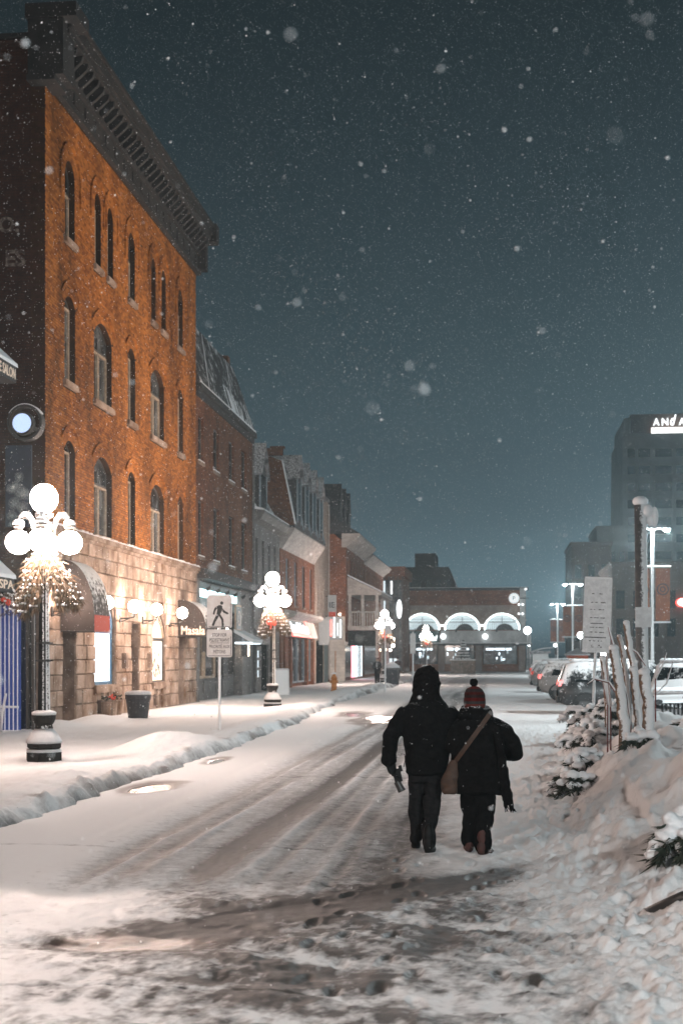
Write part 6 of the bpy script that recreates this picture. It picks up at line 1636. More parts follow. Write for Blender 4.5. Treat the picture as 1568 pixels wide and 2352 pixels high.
shrub('drooping shrub with dark needles at the left edge of the snow bank', 1.02, 18.4, 14, .48, .26, 1.0, 2, 1.5)
shrub('small fir sprig poking from the snow below the thick leaning trunk', 1.78, 18.2, 7, .24, .28, .6, 3)
shrub('dark green shrub bulging from the snow at the right edge, nearest of all', 1.62, 11.5, 26, .42, .34, 1.15, 4, 1.1)
shrub('low snowy shrub between the pruned trunks', 1.9, 25.0, 14, .5, .36, .2, 5)
shrub('snowy shrub in front of the white car at the right edge', 3.1, 23.4, 14, .42, .34, .5, 6)
shrub('low shrub mostly hidden by snow left of the broad shrub', 1.55, 26.5, 12, .42, .32, .3, 7)
shrub('rounded snowy shrub at the left foot of the pruned trunks', 1.45, 22.6, 14, .44, .34, .35, 9)
shrub('low snowy shrub just above the drooping dark-needled one', 1.25, 20.4, 12, .40, .28, .6, 10, 1.0)
shrub('wide snowy shrub behind the short rounded stub', 2.3, 27.6, 14, .5, .4, .25, 11)
shrub('tiny fir tip near the crest of the snow bank', 2.35, 16.6, 6, .22, .16, .5, 8)
kb = thing('dark_arc', 'dark curved band in the snow at the lower right', 'kerb', (1.2, 9.9, 0))  # black tube laid along the bank surface as a dark arc
q = MB(); cpt = [(x_, y_, bank_z(1.2 + x_, 9.9 + y_) + .012) for x_, y_ in ((-.17, .22), (-.13, .10), (-.05, 0), (.06, -.08), (.2, -.15), (.34, -.2), (.5, -.24), (.8, -.3))]; q.tube(cpt, [.012, .03, .04, .045, .05, .05, .05, .05], 10); q.build('edge', M['black_metal'], kb, True)

# ------------------------------------------------------------------ parked cars
mat('paint_silver', (0.20, 0.19, 0.185), (0.15, 0.145, 0.14), scale=2, rough=.45, spec=.5, snow=.18, snow_dir=(-.5, -.1, 1), snow_scale=7)
mat('paint_black', (0.012, 0.012, 0.013), rough=.3, spec=.6, snow=.24, snow_dir=(-.6, -.1, .9), snow_scale=5)
mat('paint_white', (0.35, 0.35, 0.36), rough=.4, snow=.30, snow_scale=6)
mat('tyre', (0.012, 0.012, 0.012), rough=.85, snow=.12, snow_dir=(0, 0, 1))
mat('rim', (0.06, 0.06, 0.06), rough=.5)
mat('car_glass', (0.01, 0.012, 0.013), rough=.12, spec=.6, snow=.22, snow_dir=(-1, 0, .6), snow_scale=6)
glow('tail_red', (1.0, 0.05, 0.03), 1.1)
mat('tail_dim', (0.35, 0.02, 0.015), rough=.4, emit=(1, .1, .05), estr=.25)
def car(label, x, y, rz, paint, tail='tail_dim', H=1.68, L=4.5, snow_roof=True, boxy=0.0, black_top=False):
    t = thing('parked_car', label, 'car', (x, y, -.09), rz=rz, group='snowy cars parked beside the street')
    h2 = L / 2
    st = [(-h2, .55, .98, .86), (-h2 + .06, .42, 1.06, .94), (-h2 + .35 - .15 * boxy, .34, H - .14, 1.0), (-h2 + .75, .32, H - .03, 1.0), (-.4, .30, H, 1.0), (.25, .30, H - .04, 1.0), (.62 + .2 * boxy, .30, H - .22, 1.0), (1.12 + .1 * boxy, .30, 1.10, 1.0), (1.3, .30, 1.04, 1.0), (h2 - .35, .34, .97, .97), (h2 - .06, .42, .84, .9), (h2, .55, .72, .8)]
    def sec(zb, zt, k):
        bl_ = min(1.04, zt); w = .92 * k; g = max(0, zt - bl_); tw_ = w - .22 * min(1, g / .55)
        return [(-w * .86, zb), (-w, zb + .16), (-w, (zb + bl_) / 2 + .05), (-w * .965, bl_), (-tw_, bl_ + g * .82), (-tw_ * .82, zt), (0, zt + .02), (tw_ * .82, zt), (tw_, bl_ + g * .82), (w * .965, bl_), (w, (zb + bl_) / 2 + .05), (w, zb + .16), (w * .86, zb)]
    q = MB(); S = [[(xx, yy, zz) for yy, zz in sec(zb, zt, k)] for xx, zb, zt, k in st]; n = len(S[0])
    q.add([p for s_ in S for p in s_], [(i * n + j, i * n + (j + 1) % n, (i + 1) * n + (j + 1) % n, (i + 1) * n + j) for i in range(len(S) - 1) for j in range(n)] + [tuple(range(n)), tuple(range((len(S) - 1) * n + n - 1, (len(S) - 1) * n - 1, -1))])
    q.build('body', M[paint], t, True)
    for sg in (-1, 1):
        def yy(z): return sg * (.92 * .965 + .012 - .22 * max(0, z - 1.04) / .55)
        for poly_ in ([(-h2 + .55, 1.10), (-.95, 1.10), (-.95, H - .16), (-h2 + .72, H - .18)], [(-.88, 1.10), (.10, 1.10), (.10, H - .16), (-.88, H - .15)], [(.17, 1.10), (.98, 1.10), (.60, H - .30), (.42, H - .18), (.17, H - .16)]):
            g = MB(); g.extrude([(a, yy(b), b) for a, b in poly_], (0, -sg * .02, 0)); g.build('window', M['car_glass'], t)
        for wx_ in (-h2 + .86, h2 - .86):
            g = MB(); g.tube([(wx_, sg * .66, .34), (wx_, sg * .90, .34)], .36, 22); wl = g.build('wheel', M['tyre'], t)
            g = MB(); g.tube([(wx_, sg * .90, .34), (wx_, sg * .915, .34)], .22, 14); g.build('rim', M['rim'], wl)
            g = MB()
            for i in range(12):
                a, b = R(-8) + R(196) * i / 12, R(-8) + R(196) * (i + 1) / 12
                g.extrude([(wx_ + r_ * math.cos(w), sg * .905, .34 + r_ * math.sin(w)) for r_, w in ((.365, a), (.365, b), (.43, b), (.43, a))], (0, sg * .02, 0))
            g.build('wheel_arch', M['tyre'], t)
        g = MB(); g.extrude([(-h2 - .01, sg * .68, .96), (-h2 - .01, sg * .85, .96), (-h2 + .04, sg * .89, 1.14), (-h2 + .08, sg * .80, 1.16)], (.10, 0, 0)); g.build('tail_light', M[tail], t)
        g = MB(); g.sphere((h2 - .05, sg * .62, .72), (.06, .16, .10), 10, 6); g.build('headlight', M['glass_pale'], t)
    g = MB(); g.extrude([(-h2 + .06, -.66, 1.12), (-h2 + .06, .66, 1.12), (-h2 + .30 - .12 * boxy, .58, H - .2), (-h2 + .30 - .12 * boxy, -.58, H - .2)], (-.02, 0, .01)); g.build('rear_window', M['car_glass'], t)
    g = MB(); g.extrude([(1.13, -.72, 1.12), (1.13, .72, 1.12), (.66 + .2 * boxy, .60, H - .20), (.66 + .2 * boxy, -.60, H - .20)], (.02, 0, .02)); g.build('windscreen', M['car_glass'], t)
    g = MB(); g.box(-h2 - .04, -h2 + .1, -.82, .82, .42, .62); g.box(h2 - .1, h2 + .04, -.8, .8, .40, .58); g.build('bumper', M['tyre'] if paint != 'paint_white' else M[paint], t)
    if snow_roof:
        g = MB()
        for (xa, xb, za, zb, w) in ((-h2 + .45, .35, H - .02, H - .02, .60), (1.2, h2 - .3, 1.06, .98, .72)):
            N = 10
            for i in range(N):
                for j in range(8):
                    fx = (i + .5) / N; fw = (j + .5) / 8; g.sphere((xa + (xb - xa) * fx, -w + 2 * w * fw, za + (zb - za) * fx + .02), ((xb - xa) / N * .85, w / 8 * 1.7, .05 + .02 * rnd.random()), 6, 4)
        remeshed(g, 'snow', .04, M['snow'], t, 3)
    if black_top:
        g = MB(); g.stack([(-.6, 0, H - .02, 1.15, .70), (-.6, 0, H + .06, 1.1, .66), (-.6, 0, H + .09, .9, .5)], 18); g.build('roof_panel', M['paint_black'], t)
    return t
car('small white car farthest along the row of parked cars', 2.24 + 2.1, 96, 0, 'paint_white', H=1.6, L=4.3)
car('grey sport utility car with a black roof behind the silver one', 1.80 + 2.3, 76, 0, 'paint_silver', H=1.72, L=4.6, black_top=True, snow_roof=False)
car('silver sport utility car with a lit red tail lamp and snowy rear window', 1.80 + 2.25, 63.0, 0, 'paint_silver', 'tail_red', H=1.70, L=4.5)
car('black sport utility car streaked with snow behind the notice post', 2.0 + 2.35, 47.6, 0, 'paint_black', 'tail_red', H=1.80, L=4.7, boxy=.6)
car('dark car beyond the black one, mostly hidden by trunks', 5.6, 55.5, 0, 'paint_black', H=1.74, L=4.6)
wc = car('snow-covered white car facing the viewer at the right edge', 5.05, 39.6, R(-97), 'paint_white', H=1.82, L=4.5, boxy=1.0)
q = MB()
for sg in (-.28, .28): q.sphere((2.27, sg + .35, .88), (.03, .09, .06), 10, 6)
q.build('lamp_socket', M['void'], wc)
for k in range(12): q = MB(); yv = -.55 + k * .1; q.box(2.22, 2.30, yv, yv + .055, .42, .72); q.build('grille_slat', M['tyre'], wc)

# ------------------------------------------------------------------ small far things on the right
mat('kiosk_orange', (0.60, 0.13, 0.045), rough=.7)
kx, ky, _ = at(1325, 1, 122)
ki = thing('kiosk', 'small orange market kiosk with a snowy pitched roof beyond the cars', 'kiosk', (kx, ky, -.09))
kw = 27 / 3267 * 123
q = MB()
for x in (-kw * .85, kw * .85 - .28): q.box(x, x + .28, -.8, .8, 0, 2.0)
q.box(-kw * .85, kw * .85, -.78, -.7, 1.75, 2.0); q.build('frame', M['kiosk_orange'], ki)
q = MB(); q.box(-kw * .8, kw * .8, -.6, .75, 0, 1.98); q.build('wall', M['grey_trim'], ki)
q = MB(); q.box(-kw * .35, kw * .42, -.66, -.61, .2, 1.7); q.build('shutter', M['board_white'], ki)
q = MB(); q.add([(-kw, -1, 2.0), (kw, -1, 2.0), (kw, 1, 2.0), (-kw, 1, 2.0), (0, 0, 2.62), (-kw, -1, 2.12), (kw, -1, 2.12), (kw, 1, 2.12), (-kw, 1, 2.12)], [(0, 3, 2, 1), (5, 6, 4), (6, 7, 4), (7, 8, 4), (8, 5, 4), (0, 1, 6, 5), (1, 2, 7, 6), (2, 3, 8, 7), (3, 0, 5, 8)]); q.build('roof', M['snow'], ki)
hx_, hy_, _ = at(1240, 1, 150)
hu = thing('kiosk', 'low dark hut with a flat snowy roof beside the market hall', 'kiosk', (hx_, hy_, -.09))
q = MB(); q.box(-.8, .8, -.8, .8, 0, 2.2); q.build('wall', M['far_grey'], hu); q = MB(); q.box(-1.1, 1.1, -1, 1, 2.2, 2.5); q.build('roof', M['roof_snow'], hu)
glow('far_globe', (0.92, 0.98, 1.0), 10.0)
far = [(1211, 1448, 160, .42, 'globe lamp post at the right corner of the market hall'), (1215, 1479, 172, .26, 'small lamp beside the hall corner under the globe'), (1333, 1459, 128, .30, 'globe lamp peeping out left of the notice board'),
       (1348, 1485, 150, .28, 'far white lamp below the notice board, left of its post'), (1384, 1494, 150, .34, 'far white lamp right of the notice post'), (1385, 1503, 120, .22, 'lower far white lamp right of the notice post'),
       (1432, 1488, 118, .16, 'tiny far lamp between the pruned trunks'), (1404, 1487, 170, .26, 'far lamp left of the slim trunks'), (1275, 1482, 205, .24, 'far lamp above the roof of the silver car')]
for u, v, Y_, r_, lab in far:
    p = at(u, v, Y_); t = thing('globe_post', lab, 'street lamp', (p[0], p[1], -.1), group='far single-globe lamps')
    q = MB(); q.tube([(0, 0, 0), (0, 0, p[2] + .1 - r_)], .05, 6); q.build('post', M['lamp_grey'], t)
    q = MB(); q.sphere((0, 0, p[2] + .1), r_, 10, 8); q.build('globe', M['far_globe'], t, True)
x, y, _ = at(1558, 1, 200); o = copy_tree(L1); o.location = (x, y, -.1); o['label'] = 'far five-globe street lamp near the right edge beyond the white car'
sp = at(1570, 1383, 174.5); os_ = thing('oval_sign', 'red and white glowing oval sign at the right edge on the office block', 'sign', sp)
q = MB(); q.sphere((.1, -.1, 0), (.85, .12, .5), 16, 10); q.build('face', M['lit_white'], os_, True)
q = MB(); q.sphere((-.12, .03, -.04), (.85, .11, .54), 16, 10); q.build('rim', M['lit_red'], os_, True)
q = MB(); q.box(-.05, .05, .05, .55, -.05, .05); q.build('bracket', M['black_metal'], os_)
tm = thing('traffic_mast', 'thin mast arm reaching right beside the market hall', 'mast', (*at(1218, 1, 165)[:2], -.1))
q = MB(); q.tube([(0, 0, 0), (0, 0, 5.2)], .07, 8); q.tube([(0, 0, 2.4), (1.2, -.2, 2.75), (2.9, -.4, 2.95)], .05, 6); q.build('arm', M['lamp_grey'], tm)
q = MB(); q.tube([(0, 0, 2.47), (1.2, -.2, 2.82), (2.9, -.4, 3.02)], .04, 6); q.build('snow', M['snow'], tm, True)
q = MB(); q.box(2.7, 3.0, -.5, -.3, 2.1, 2.9); q.build('signal', M['black_metal'], tm)
rl = thing('fence', 'low dark railing beside the market hall corner', 'fence', (hx1 + .6, 166, -.05))
for k in range(14): q = MB(); q.box(k * .3, k * .3 + .04, 0, .04, 0, 1.05); q.build('picket', M['black_metal'], rl)
for z in (.15, 1.0): q = MB(); q.box(-.05, 4.0, -.01, .05, z, z + .06); q.build('rail', M['black_metal'], rl)
# ------------------------------------------------------------------ people
mat('cloth_black', (0.0035, 0.0035, 0.004), (0.007, 0.0065, 0.0065), scale=30, rough=.9, bump=.35, bscale=70, spec=.03, snow=-.07, snow_dir=(0, -.2, 1), snow_scale=90)
mat('cloth_coat', (0.004, 0.0036, 0.0036), (0.008, 0.007, 0.007), scale=22, rough=.92, bump=.5, bscale=90, spec=.02, snow=-.07, snow_dir=(0, -.2, 1), snow_scale=90)
mat('cloth_jeans', (0.009, 0.009, 0.010), (0.016, 0.0155, 0.016), scale=26, rough=.95, bump=.3, bscale=80, spec=.03)
mat('skin', (0.42, 0.27, 0.20), rough=.6)
mat('leather_black', (0.005, 0.005, 0.005), rough=.6, spec=.2)
mat('leather_tan', (0.05, 0.022, 0.010), (0.03, 0.014, 0.007), scale=12, rough=.7)
mat('boot_brown', (0.05, 0.012, 0.008), (0.03, 0.009, 0.006), scale=12, rough=.7)
mat('fur_dark', (0.005, 0.004, 0.004), (0.010, 0.008, 0.008), scale=40, rough=1.0, bump=1.0, bscale=60, spec=.05)

def knit_material():
    m = bpy.data.materials.new('knit'); m.use_nodes = True; nt = m.node_tree; bs = nt.nodes['Principled BSDF']; bs.inputs['Roughness'].default_value = .95; bs.inputs['Specular IOR Level'].default_value = .1
    tc = _n(nt, 'ShaderNodeTexCoord'); sp = _n(nt, 'ShaderNodeSeparateXYZ'); nt.links.new(tc.outputs['Object'], sp.inputs[0])
    mr = _n(nt, 'ShaderNodeMapRange'); mr.inputs['From Min'].default_value = 1.43; mr.inputs['From Max'].default_value = 1.66; nt.links.new(sp.outputs[2], mr.inputs['Value'])
    cr = _n(nt, 'ShaderNodeValToRGB'); cr.color_ramp.interpolation = 'CONSTANT'; e = cr.color_ramp.elements
    cols = [(0, (.10, .02, .015)), (.16, (.03, .028, .028)), (.28, (.06, .005, .004)), (.42, (.018, .010, .009)), (.55, (.045, .005, .004)), (.66, (.025, .018, .018)), (.80, (.09, .012, .01))]
    e[0].position = 0; e[0].color = cols[0][1] + (1,); e[1].position = .16; e[1].color = cols[1][1] + (1,)
    for p, c in cols[2:]: x = e.new(p); x.color = c + (1,)
    nt.links.new(mr.outputs[0], cr.inputs['Fac'])
    nz = _n(nt, 'ShaderNodeTexNoise', Scale=50.0); nt.links.new(tc.outputs['Object'], nz.inputs['Vector'])
    bp = _n(nt, 'ShaderNodeBump', Strength=.8, Distance=.01); nt.links.new(nz.outputs['Fac'], bp.inputs['Height']); nt.links.new(bp.outputs[0], bs.inputs['Normal'])
    nt.links.new(cr.outputs[0], bs.inputs['Base Color']); M['knit'] = m
knit_material()

def limb(mb, pts, radii, n=12): 
    P = [Vector(p) for p in pts]; out = []; rr_ = []
    for i in range(len(P) - 1):
        for k in range(4): f = k / 4; out.append(P[i].lerp(P[i + 1], f)); rr_.append(radii[i] + (radii[i + 1] - radii[i]) * f)
    out.append(P[-1]); rr_.append(radii[-1]); mb.tube(out, rr_, n)
    for p, r_ in zip(P, radii): mb.sphere(p, r_ * .98, 10, 8)
def boot(mb, x, y, z, ry=0.0, s=1.0, pitch=0.0):
    Mz = Matrix.Rotation(ry, 3, 'Z') @ Matrix.Rotation(pitch, 3, 'X'); c = Vector((x, y, z))
    for (p, r_) in (((0, .02, .05), (.048, .075, .05)), ((0, .12, .04), (.05, .09, .042)), ((0, -.03, .10), (.047, .055, .08)), ((0, -.02, .20), (.05, .056, .10)), ((0, .19, .035), (.042, .05, .035))):
        mb.sphere(c + Mz @ (Vector(p) * s), [q * s for q in r_], 12, 8, Mz)
def hand(mb, wrist, palm_dir, side, bend, s=1.0):
    """palm, four bent fingers of unequal length and a thumb that leaves the side of the palm"""
    w = Vector(wrist); d = Vector(palm_dir).normalized(); sd = Vector(side).normalized(); nrm = d.cross(sd).normalized()
    limb(mb, [w, w + d * .045 * s, w + d * .085 * s], [.030 * s, .040 * s, .036 * s], 10)
    for k, (off, L) in enumerate(((-.030, .070), (-.010, .080), (.012, .076), (.031, .058))):
        a = w + d * .085 * s + sd * off * s; b = a + (d * .7 + nrm * bend * .5).normalized() * L * .5 * s; c_ = b + (d * .3 + nrm * bend).normalized() * L * .5 * s
        limb(mb, [a - d * .02 * s, b, c_], [.0125 * s, .0115 * s, .010 * s], 8)
    a = w + d * .03 * s - sd * .03 * s; b = a + (d * .5 - sd * .7).normalized() * .04 * s; c_ = b + (d * .8 + nrm * bend * .5).normalized() * .035 * s
    limb(mb, [a, b, c_], [.015 * s, .0135 * s, .011 * s], 8)

# --- the man
mx_, my_ = -.73, 13.85
bd = MB()
bd.stack([(.05, 0, .82, .14, .10), (.05, 0, 1.0, .14, .10), (.06, 0, 1.25, .16, .10), (.06, 0, 1.40, .13, .08), (.05, 0, 1.50, .06, .05), (.05, .01, 1.58, .055, .055)], 16)
bd.sphere((.055, .02, 1.70), (.075, .095, .115), 14, 10); bd.sphere((.055, .125, 1.69), (.014, .02, .022), 8, 6)
for sx_ in (-.03, .03): bd.sphere((.055 + sx_, .10, 1.715), (.014, .012, .010), 6, 5)
limb(bd, [(-.14, 0, 1.34), (-.28, -.02, 1.145), (-.305, .03, .90)], [.055, .045, .032])
limb(bd, [(.25, 0, 1.33), (.34, .0, 1.10), (.26, .2, 1.06)], [.055, .045, .032])
limb(bd, [(-.03, 0, .85), (-.05, .10, .47), (-.06, .16, .12)], [.075, .055, .04]); limb(bd, [(.13, 0, .85), (.10, -.02, .45), (.08, -.10, .10)], [.075, .055, .04])
man = remeshed(bd, 'person', .018, M['skin'], None, 2)
man.location = (mx_, my_, -.075); tag(man, 'tall person from behind in a dark hooded jacket, walking arm in arm', 'person')
jk = MB()
jk.stack([(.055, 0, .78, .185, .145), (.055, 0, .80, .205, .16), (.055, 0, .92, .21, .165), (.055, 0, 1.04, .222, .17), (.06, 0, 1.20, .245, .175), (.06, -.01, 1.32, .255, .17), (.055, -.01, 1.40, .235, .15), (.055, -.01, 1.46, .195, .13), (.05, 0, 1.52, .145, .11), (.05, 0, 1.56, .10, .09)], 24)
limb(jk, [(-.165, -.01, 1.36), (-.235, -.02, 1.25), (-.292, -.03, 1.14), (-.305, .0, 1.02), (-.312, .02, .91)], [.085, .088, .083, .08, .07])
jk.stack([(-.312, .02, .885, .072, .07), (-.312, .02, .925, .076, .074)], 14)
limb(jk, [(.275, -.01, 1.36), (.325, -.01, 1.24), (.355, .0, 1.10), (.30, .14, 1.07), (.24, .22, 1.08)], [.085, .088, .085, .08, .075])
jacket = remeshed(jk, 'jacket', .012, M['cloth_black'], man, 2, .030, 6)
hd_ = MB(); hd_.stack([(.05, -.01, 1.50, .15, .125), (.05, -.01, 1.56, .132, .122), (.055, 0, 1.62, .126, .126), (.055, .0, 1.68, .118, .125)], 20); hd_.sphere((.055, 0, 1.70), (.130, .138, .130), 20, 14)
for i in range(46):
    a = rnd.uniform(-.3, math.pi + .3) if False else rnd.uniform(0, 2 * math.pi); z = rnd.uniform(1.58, 1.81); rr_ = .120 * math.sqrt(max(.05, 1 - (max(0, z - 1.70) / .125) ** 2)); hd_.sphere((.055 + rr_ * math.cos(a), rr_ * math.sin(a), z), .018, 6, 5)
remeshed(hd_, 'hood', .010, M['fur_dark'], man, 1, .026, 20)
tr = MB(); tr.stack([(.055, 0, .70, .16, .12), (.055, 0, .84, .185, .14), (.055, 0, .95, .17, .13)], 18)
limb(tr, [(-.035, 0, .82), (-.045, .06, .64), (-.05, .11, .46), (-.055, .13, .28), (-.06, .16, .13)], [.098, .088, .076, .070, .066]); limb(tr, [(.14, 0, .82), (.12, -.02, .64), (.10, -.03, .45), (.085, -.06, .28), (.08, -.10, .10)], [.098, .09, .079, .073, .068])
remeshed(tr, 'trousers', .011, M['cloth_jeans'], man, 2, .022, 8)
bt = MB(); boot(bt, -.06, .17, .03, R(4), 1.0, R(-12)); remeshed(bt, 'boot', .009, M['leather_black'], man, 2)
bt = MB(); boot(bt, .08, -.10, .0, R(-6), 1.05); remeshed(bt, 'boot', .009, M['leather_black'], man, 2)
gl = MB(); hand(gl, (-.305, .03, .91), (.18, .1, -1), (0.35, 1, .1), .5, 1.25); remeshed(gl, 'glove', .006, M['leather_black'], man, 1)
cm = thing('camera', 'small black camera dangling from the gloved hand of the tall person', 'camera', (mx_ - .235, my_ + .06, .56))
q = MB(); Mt = Matrix.Rotation(R(-14), 3, 'Y'); q.obox((0, 0, .12), (.075, .06, .13), Mt); q.obox((.03, 0, .19), (.03, .05, .06), Mt); q.build('body', M['leather_black'], cm)
q = MB(); q.tube([Mt @ Vector((.01, .0, .06)), Mt @ Vector((.03, -.0, -.02))], [.034, .038], 14); q.tube([Mt @ Vector((.03, 0, -.02)), Mt @ Vector((.035, 0, -.045))], [.04, .04], 14); q.build('lens', M['black_metal'], cm)
q = MB(); q.tube([(-.03, 0, .2), (-.03, .01, .26), (-.01, .01, .30)], .008, 6); q.tube([(.06, 0, .2), (.075, .0, .27), (.07, 0, .33), (.03, .01, .33)], .004, 5); q.build('strap', M['leather_black'], cm)

# --- the woman
wx_, wy_ = -.18, 13.72
bd = MB()
bd.stack([(0, 0, .70, .14, .11), (0, 0, .95, .15, .11), (-.005, 0, 1.2, .155, .11), (-.01, 0, 1.28, .12, .08), (-.02, 0, 1.38, .055, .05), (-.025, .01, 1.42, .05, .05)], 16)
bd.sphere((-.03, .02, 1.51), (.07, .09, .105), 14, 10); bd.sphere((-.03, .115, 1.50), (.012, .018, .02), 8, 6)
limb(bd, [(.13, 0, 1.24), (.34, -.02, 1.06), (.24, .18, 1.0)], [.05, .042, .03]); limb(bd, [(-.14, 0, 1.24), (-.24, .02, 1.08), (-.2, .2, 1.08)], [.05, .042, .03])
limb(bd, [(-.07, 0, .75), (-.065, .05, .42), (-.075, .10, .12)], [.07, .05, .04]); limb(bd, [(.07, 0, .75), (.06, -.03, .42), (.05, -.08, .08)], [.07, .05, .04])
wom = remeshed(bd, 'person', .018, M['skin'], None, 2); wom.location = (wx_, wy_, -.075)
tag(wom, 'shorter person from behind in a red striped bobble hat and long dark coat', 'person')
ct = MB()
ct.stack([(-.0, 0, .61, .25, .20), (-.0, 0, .64, .275, .225), (0, 0, .80, .268, .215), (0, 0, .95, .255, .20), (0, 0, 1.10, .24, .18), (-.005, -.01, 1.22, .225, .165), (-.01, -.01, 1.31, .185, .14), (-.02, 0, 1.37, .12, .11), (-.02, 0, 1.40, .09, .09)], 24)
limb(ct, [(.15, -.01, 1.25), (.24, -.02, 1.18), (.325, -.02, 1.08), (.345, .04, 1.01), (.29, .16, .99)], [.085, .09, .09, .086, .075])
limb(ct, [(-.155, -.01, 1.25), (-.22, -.01, 1.17), (-.245, .02, 1.07), (-.2, .18, 1.07)], [.085, .088, .085, .075])
remeshed(ct, 'coat', .012, M['cloth_coat'], wom, 2, .032, 5.5)
sc = MB()
for i in range(14): a = 2 * math.pi * i / 14; sc.sphere((-.02 + .10 * math.cos(a), .095 * math.sin(a), 1.385 + .02 * math.sin(3 * a)), (.06, .06, .05), 10, 8)
for i in range(14): a = 2 * math.pi * i / 14 + .2; sc.sphere((-.02 + .12 * math.cos(a), .11 * math.sin(a), 1.335 + .012 * math.sin(2 * a)), (.055, .055, .045), 10, 8)
limb(sc, [(.10, -.09, 1.33), (.175, -.13, 1.22), (.215, -.165, 1.06), (.235, -.18, .88), (.265, -.17, .70), (.285, -.16, .56)], [.05, .045, .042, .045, .048, .046])
scf = remeshed(sc, 'scarf', .010, M['cloth_coat'], wom, 2, .014, 14)
q = MB()
for i in range(26):
    x = .245 + .085 * rnd.random(); y = -.16 + rnd.uniform(-.03, .03); q.tube([(x, y, .575), (x + rnd.uniform(0, .015), y, .50), (x + .012 + rnd.uniform(-.01, .035), y + rnd.uniform(-.01, .01), .44 + .035 * rnd.random())], [.006, .005, .003], 5)
q.build('fringe', M['cloth_coat'], scf)['kind'] = 'stuff'
ht = MB(); ht.stack([(-.03, .0, 1.43, .095, .105), (-.03, 0, 1.46, .104, .114), (-.03, 0, 1.50, .106, .116), (-.03, 0, 1.56, .10, .108), (-.03, 0, 1.61, .075, .08), (-.03, 0, 1.635, .03, .03)], 20)
hat = remeshed(ht, 'hat', .010, M['knit'], wom, 2, .008, 20)
pm = MB(); r2 = random.Random(2)
for i in range(70):
    v = Vector((r2.gauss(0, 1), r2.gauss(0, 1), r2.gauss(0, 1))).normalized(); pm.sphere(Vector((-.037, 0, 1.672)) + v * .030, .012, 6, 5)
pm.sphere((-.037, 0, 1.672), .034, 10, 8); pm.build('bobble', M['fur_dark'], hat, True)
tr = MB(); tr.stack([(0, 0, .60, .15, .12), (0, 0, .75, .17, .13)], 16)
limb(tr, [(-.07, 0, .72), (-.068, .03, .55), (-.065, .05, .40), (-.07, .08, .25), (-.075, .10, .14)], [.10, .096, .09, .085, .08]); limb(tr, [(.07, 0, .72), (.068, -.02, .55), (.062, -.03, .40), (.055, -.05, .25), (.05, -.07, .10)], [.10, .096, .092, .088, .084])
remeshed(tr, 'trousers', .011, M['cloth_black'], wom, 2, .024, 7)
bt = MB(); boot(bt, -.085, .10, .02, R(6), .98); remeshed(bt, 'boot', .009, M['boot_brown'], wom, 2)
bt = MB(); boot(bt, .05, -.08, 0, R(-20), 1.0); remeshed(bt, 'boot', .009, M['boot_brown'], wom, 2)
gl = MB(); hand(gl, (.285, .16, .985), (-.3, 1, -.1), (.9, .3, 0), .5, 1.1); remeshed(gl, 'glove', .006, M['leather_black'], wom, 1)
bg = thing('shoulder_bag', 'brown shoulder bag with a tan strap across the back of the long dark coat', 'bag', (wx_ - .265, wy_ - .13, .50))
q = MB(); q.stack([(.0, 0, 0.03, .055, .04), (0, 0, .06, .085, .05), (.005, 0, .18, .085, .05), (.03, 0, .30, .05, .032), (.04, 0, .36, .025, .02)], 18); remeshed(q, 'pouch', .009, M['leather_tan'], bg, 2, .01, 12)
sp_ = []
for f in [i / 12 for i in range(13)]:
    x = .115 + (-.225 - .115) * f; z = 1.375 + (.90 - 1.375) * f; ry = .165 + .04 * f; rx = .24; xx = max(-.99, min(.99, x / rx)); y = -ry * math.sqrt(1 - min(.96, xx * xx)) - .024 - (.012 if f < .15 else 0); sp_.append(Vector((x + .265, y + .13, z - .575)))
sp_.insert(0, sp_[0] + Vector((.02, .10, .02))); sp_.append(Vector((.04, 0, .36)))
q = MB()
for a, b in zip(sp_[:-1], sp_[1:]):
    d = (b - a).normalized(); s_ = d.cross(Vector((0, 1, 0))).normalized() * .021; q.extrude([a - s_, a + s_, b + s_, b - s_], (0, -.008, 0))
q.build('strap', M['leather_tan'], bg)

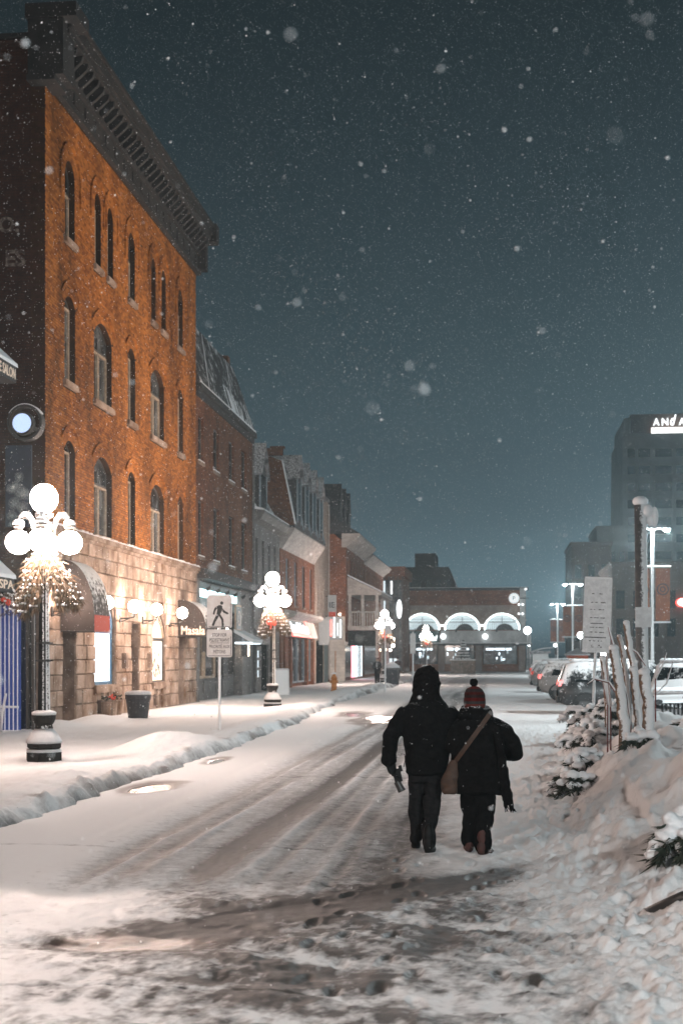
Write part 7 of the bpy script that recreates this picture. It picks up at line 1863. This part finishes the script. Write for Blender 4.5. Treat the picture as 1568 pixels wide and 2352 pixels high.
# --- two far passers-by
def passer(label, x, y, z0, coat, h, rz, scarf=None):
    k = h / 1.75; bd = MB()
    bd.stack([(0, 0, .8 * k, .13, .10), (0, 0, 1.2 * k, .17, .11), (0, 0, 1.42 * k, .15, .09), (0, 0, 1.5 * k, .05, .05)], 12); bd.sphere((0, .01, 1.63 * k), (.075, .09, .11), 10, 8); bd.sphere((0, .105, 1.62 * k), (.014, .02, .02), 6, 5)
    for sg in (-1, 1): limb(bd, [(sg * .17, 0, 1.42 * k), (sg * .24, .03, 1.12 * k), (sg * .15, .2, 1.02 * k)], [.05, .042, .03], 8); limb(bd, [(sg * .08, 0, .82 * k), (sg * .09, .03 * sg, .45 * k), (sg * .09, -.05 * sg, .06)], [.075, .055, .045], 8)
    o = remeshed(bd, 'person', .03, M['skin'], None, 2); o.location = (x, y, z0); o.rotation_euler.z = rz; tag(o, label, 'person')
    c = MB(); c.stack([(0, 0, .72 * k, .19, .15), (0, 0, 1.0 * k, .20, .15), (0, 0, 1.3 * k, .22, .15), (0, 0, 1.45 * k, .15, .11), (0, 0, 1.5 * k, .08, .08)], 14)
    for sg in (-1, 1): limb(c, [(sg * .18, 0, 1.38 * k), (sg * .26, .03, 1.12 * k), (sg * .14, .2, 1.03 * k)], [.085, .08, .065], 8)
    remeshed(c, 'coat', .025, M[coat], o, 2)
    tq = MB()
    for sg in (-1, 1): limb(tq, [(sg * .085, 0, .80 * k), (sg * .09, .03 * sg, .45 * k), (sg * .09, -.05 * sg, .10)], [.095, .08, .07], 8); boot(tq, sg * .09, -.05 * sg, 0)
    remeshed(tq, 'trousers', .02, M['cloth_black'], o, 2)
    hh = MB(); hh.sphere((0, -.01, 1.68 * k), (.10, .11, .10), 10, 8); remeshed(hh, 'hair', .02, M['boot_brown'], o, 1)
    if scarf: s = MB(); s.stack([(0, 0, 1.40 * k, .10, .10), (0, .01, 1.50 * k, .09, .09)], 12); s.box(-.05, .05, .13, .17, 1.1 * k, 1.42 * k); s.build('scarf', M[scarf], o)
    return o
x, y, _ = gp(866, 1572, .03)
passer('far passer-by in a dark coat and pale scarf facing the viewer', x, y, walk_z(x, y), 'cloth_coat', 1.72, R(172), 'sign_pale')
x, y, _ = gp(913, 1563, .0)
passer('far passer-by in a reddish brown coat right of the boxed waste bin', x, y, .02, 'boot_brown', 1.75, R(20))
# ------------------------------------------------------------------ falling snow
def flakes(n, box, size, seed, name, far=False):
    rr = np.random.default_rng(seed)
    c = rr.random((n, 3)) * (np.array(box[1]) - np.array(box[0])) + np.array(box[0])
    s = size[0] + (size[1] - size[0]) * rr.random(n) ** 2.2
    fall = np.array([.18, .05, -1.0]); fall /= np.linalg.norm(fall)
    if far:
        o = np.array([(.9, .5, -.35), (-.9, .5, -.35), (0, -1, -.35), (0, 0, 1.0)]); f = np.array([(0, 1, 2), (0, 3, 1), (1, 3, 2), (2, 3, 0)])
    else:
        o = np.array([(1, 0, 0), (-1, 0, 0), (0, 1, 0), (0, -1, 0), (0, 0, 1), (0, 0, -1)], dtype=float)
        f = np.array([(0, 2, 4), (2, 1, 4), (1, 3, 4), (3, 0, 4), (2, 0, 5), (1, 2, 5), (3, 1, 5), (0, 3, 5)])
    v = c[:, None, :] + o[None] * s[:, None, None]
    fa = (f[None] + (np.arange(n) * len(o))[:, None, None]).reshape(-1, 3)
    me = bpy.data.meshes.new(name); v = v.reshape(-1, 3)
    me.vertices.add(len(v)); me.vertices.foreach_set('co', v.ravel())
    me.loops.add(len(fa) * 3); me.loops.foreach_set('vertex_index', fa.ravel())
    me.polygons.add(len(fa)); me.polygons.foreach_set('loop_start', np.arange(len(fa)) * 3); me.polygons.foreach_set('loop_total', np.full(len(fa), 3))
    me.update()
    me.materials.append(M['flake'])
    ob = bpy.data.objects.new(name, me); C.objects.link(ob)
    return tag(ob, {3: 'white snowflakes drifting down through the near air', 6: 'few large soft snowflakes closest to the viewer'}.get(seed) or 'white snowflakes drifting down farther along the street', 'snow', kind='stuff')
mat('flake', (0.9, 0.91, 0.92), rough=.8, spec=.2)
_ft = M['flake'].node_tree
flakes(190, ((-1.3, 1.2, .7), (1.0, 4.8, 3.9)), (.0018, .0042), 6, 'snowfall')
flakes(66000, ((-15, 2.0, .1), (10, 26, 14)), (.0020, .0054), 3, 'snowfall')
flakes(260000, ((-26, 24, .2), (20, 95, 38)), (.0050, .0125), 4, 'snowfall', True)

# ------------------------------------------------------------------ haze of fine snow in the air
hz = MB(); hz.box(-140, 140, -60, 460, -2.0, 58.0)
haze = hz.build('haze', None); haze['kind'] = 'stuff'
hm = bpy.data.materials.new('haze'); hm.use_nodes = True; hn = hm.node_tree; hn.nodes.clear()
ho = _n(hn, 'ShaderNodeOutputMaterial'); hv = _n(hn, 'ShaderNodeVolumePrincipled')
hv.inputs['Color'].default_value = (0.72, 0.92, 1.0, 1); hv.inputs['Density'].default_value = HAZE_DENSITY; hv.inputs['Anisotropy'].default_value = 0.6
hn.links.new(hv.outputs[0], ho.inputs['Volume']); haze.data.materials.append(hm)
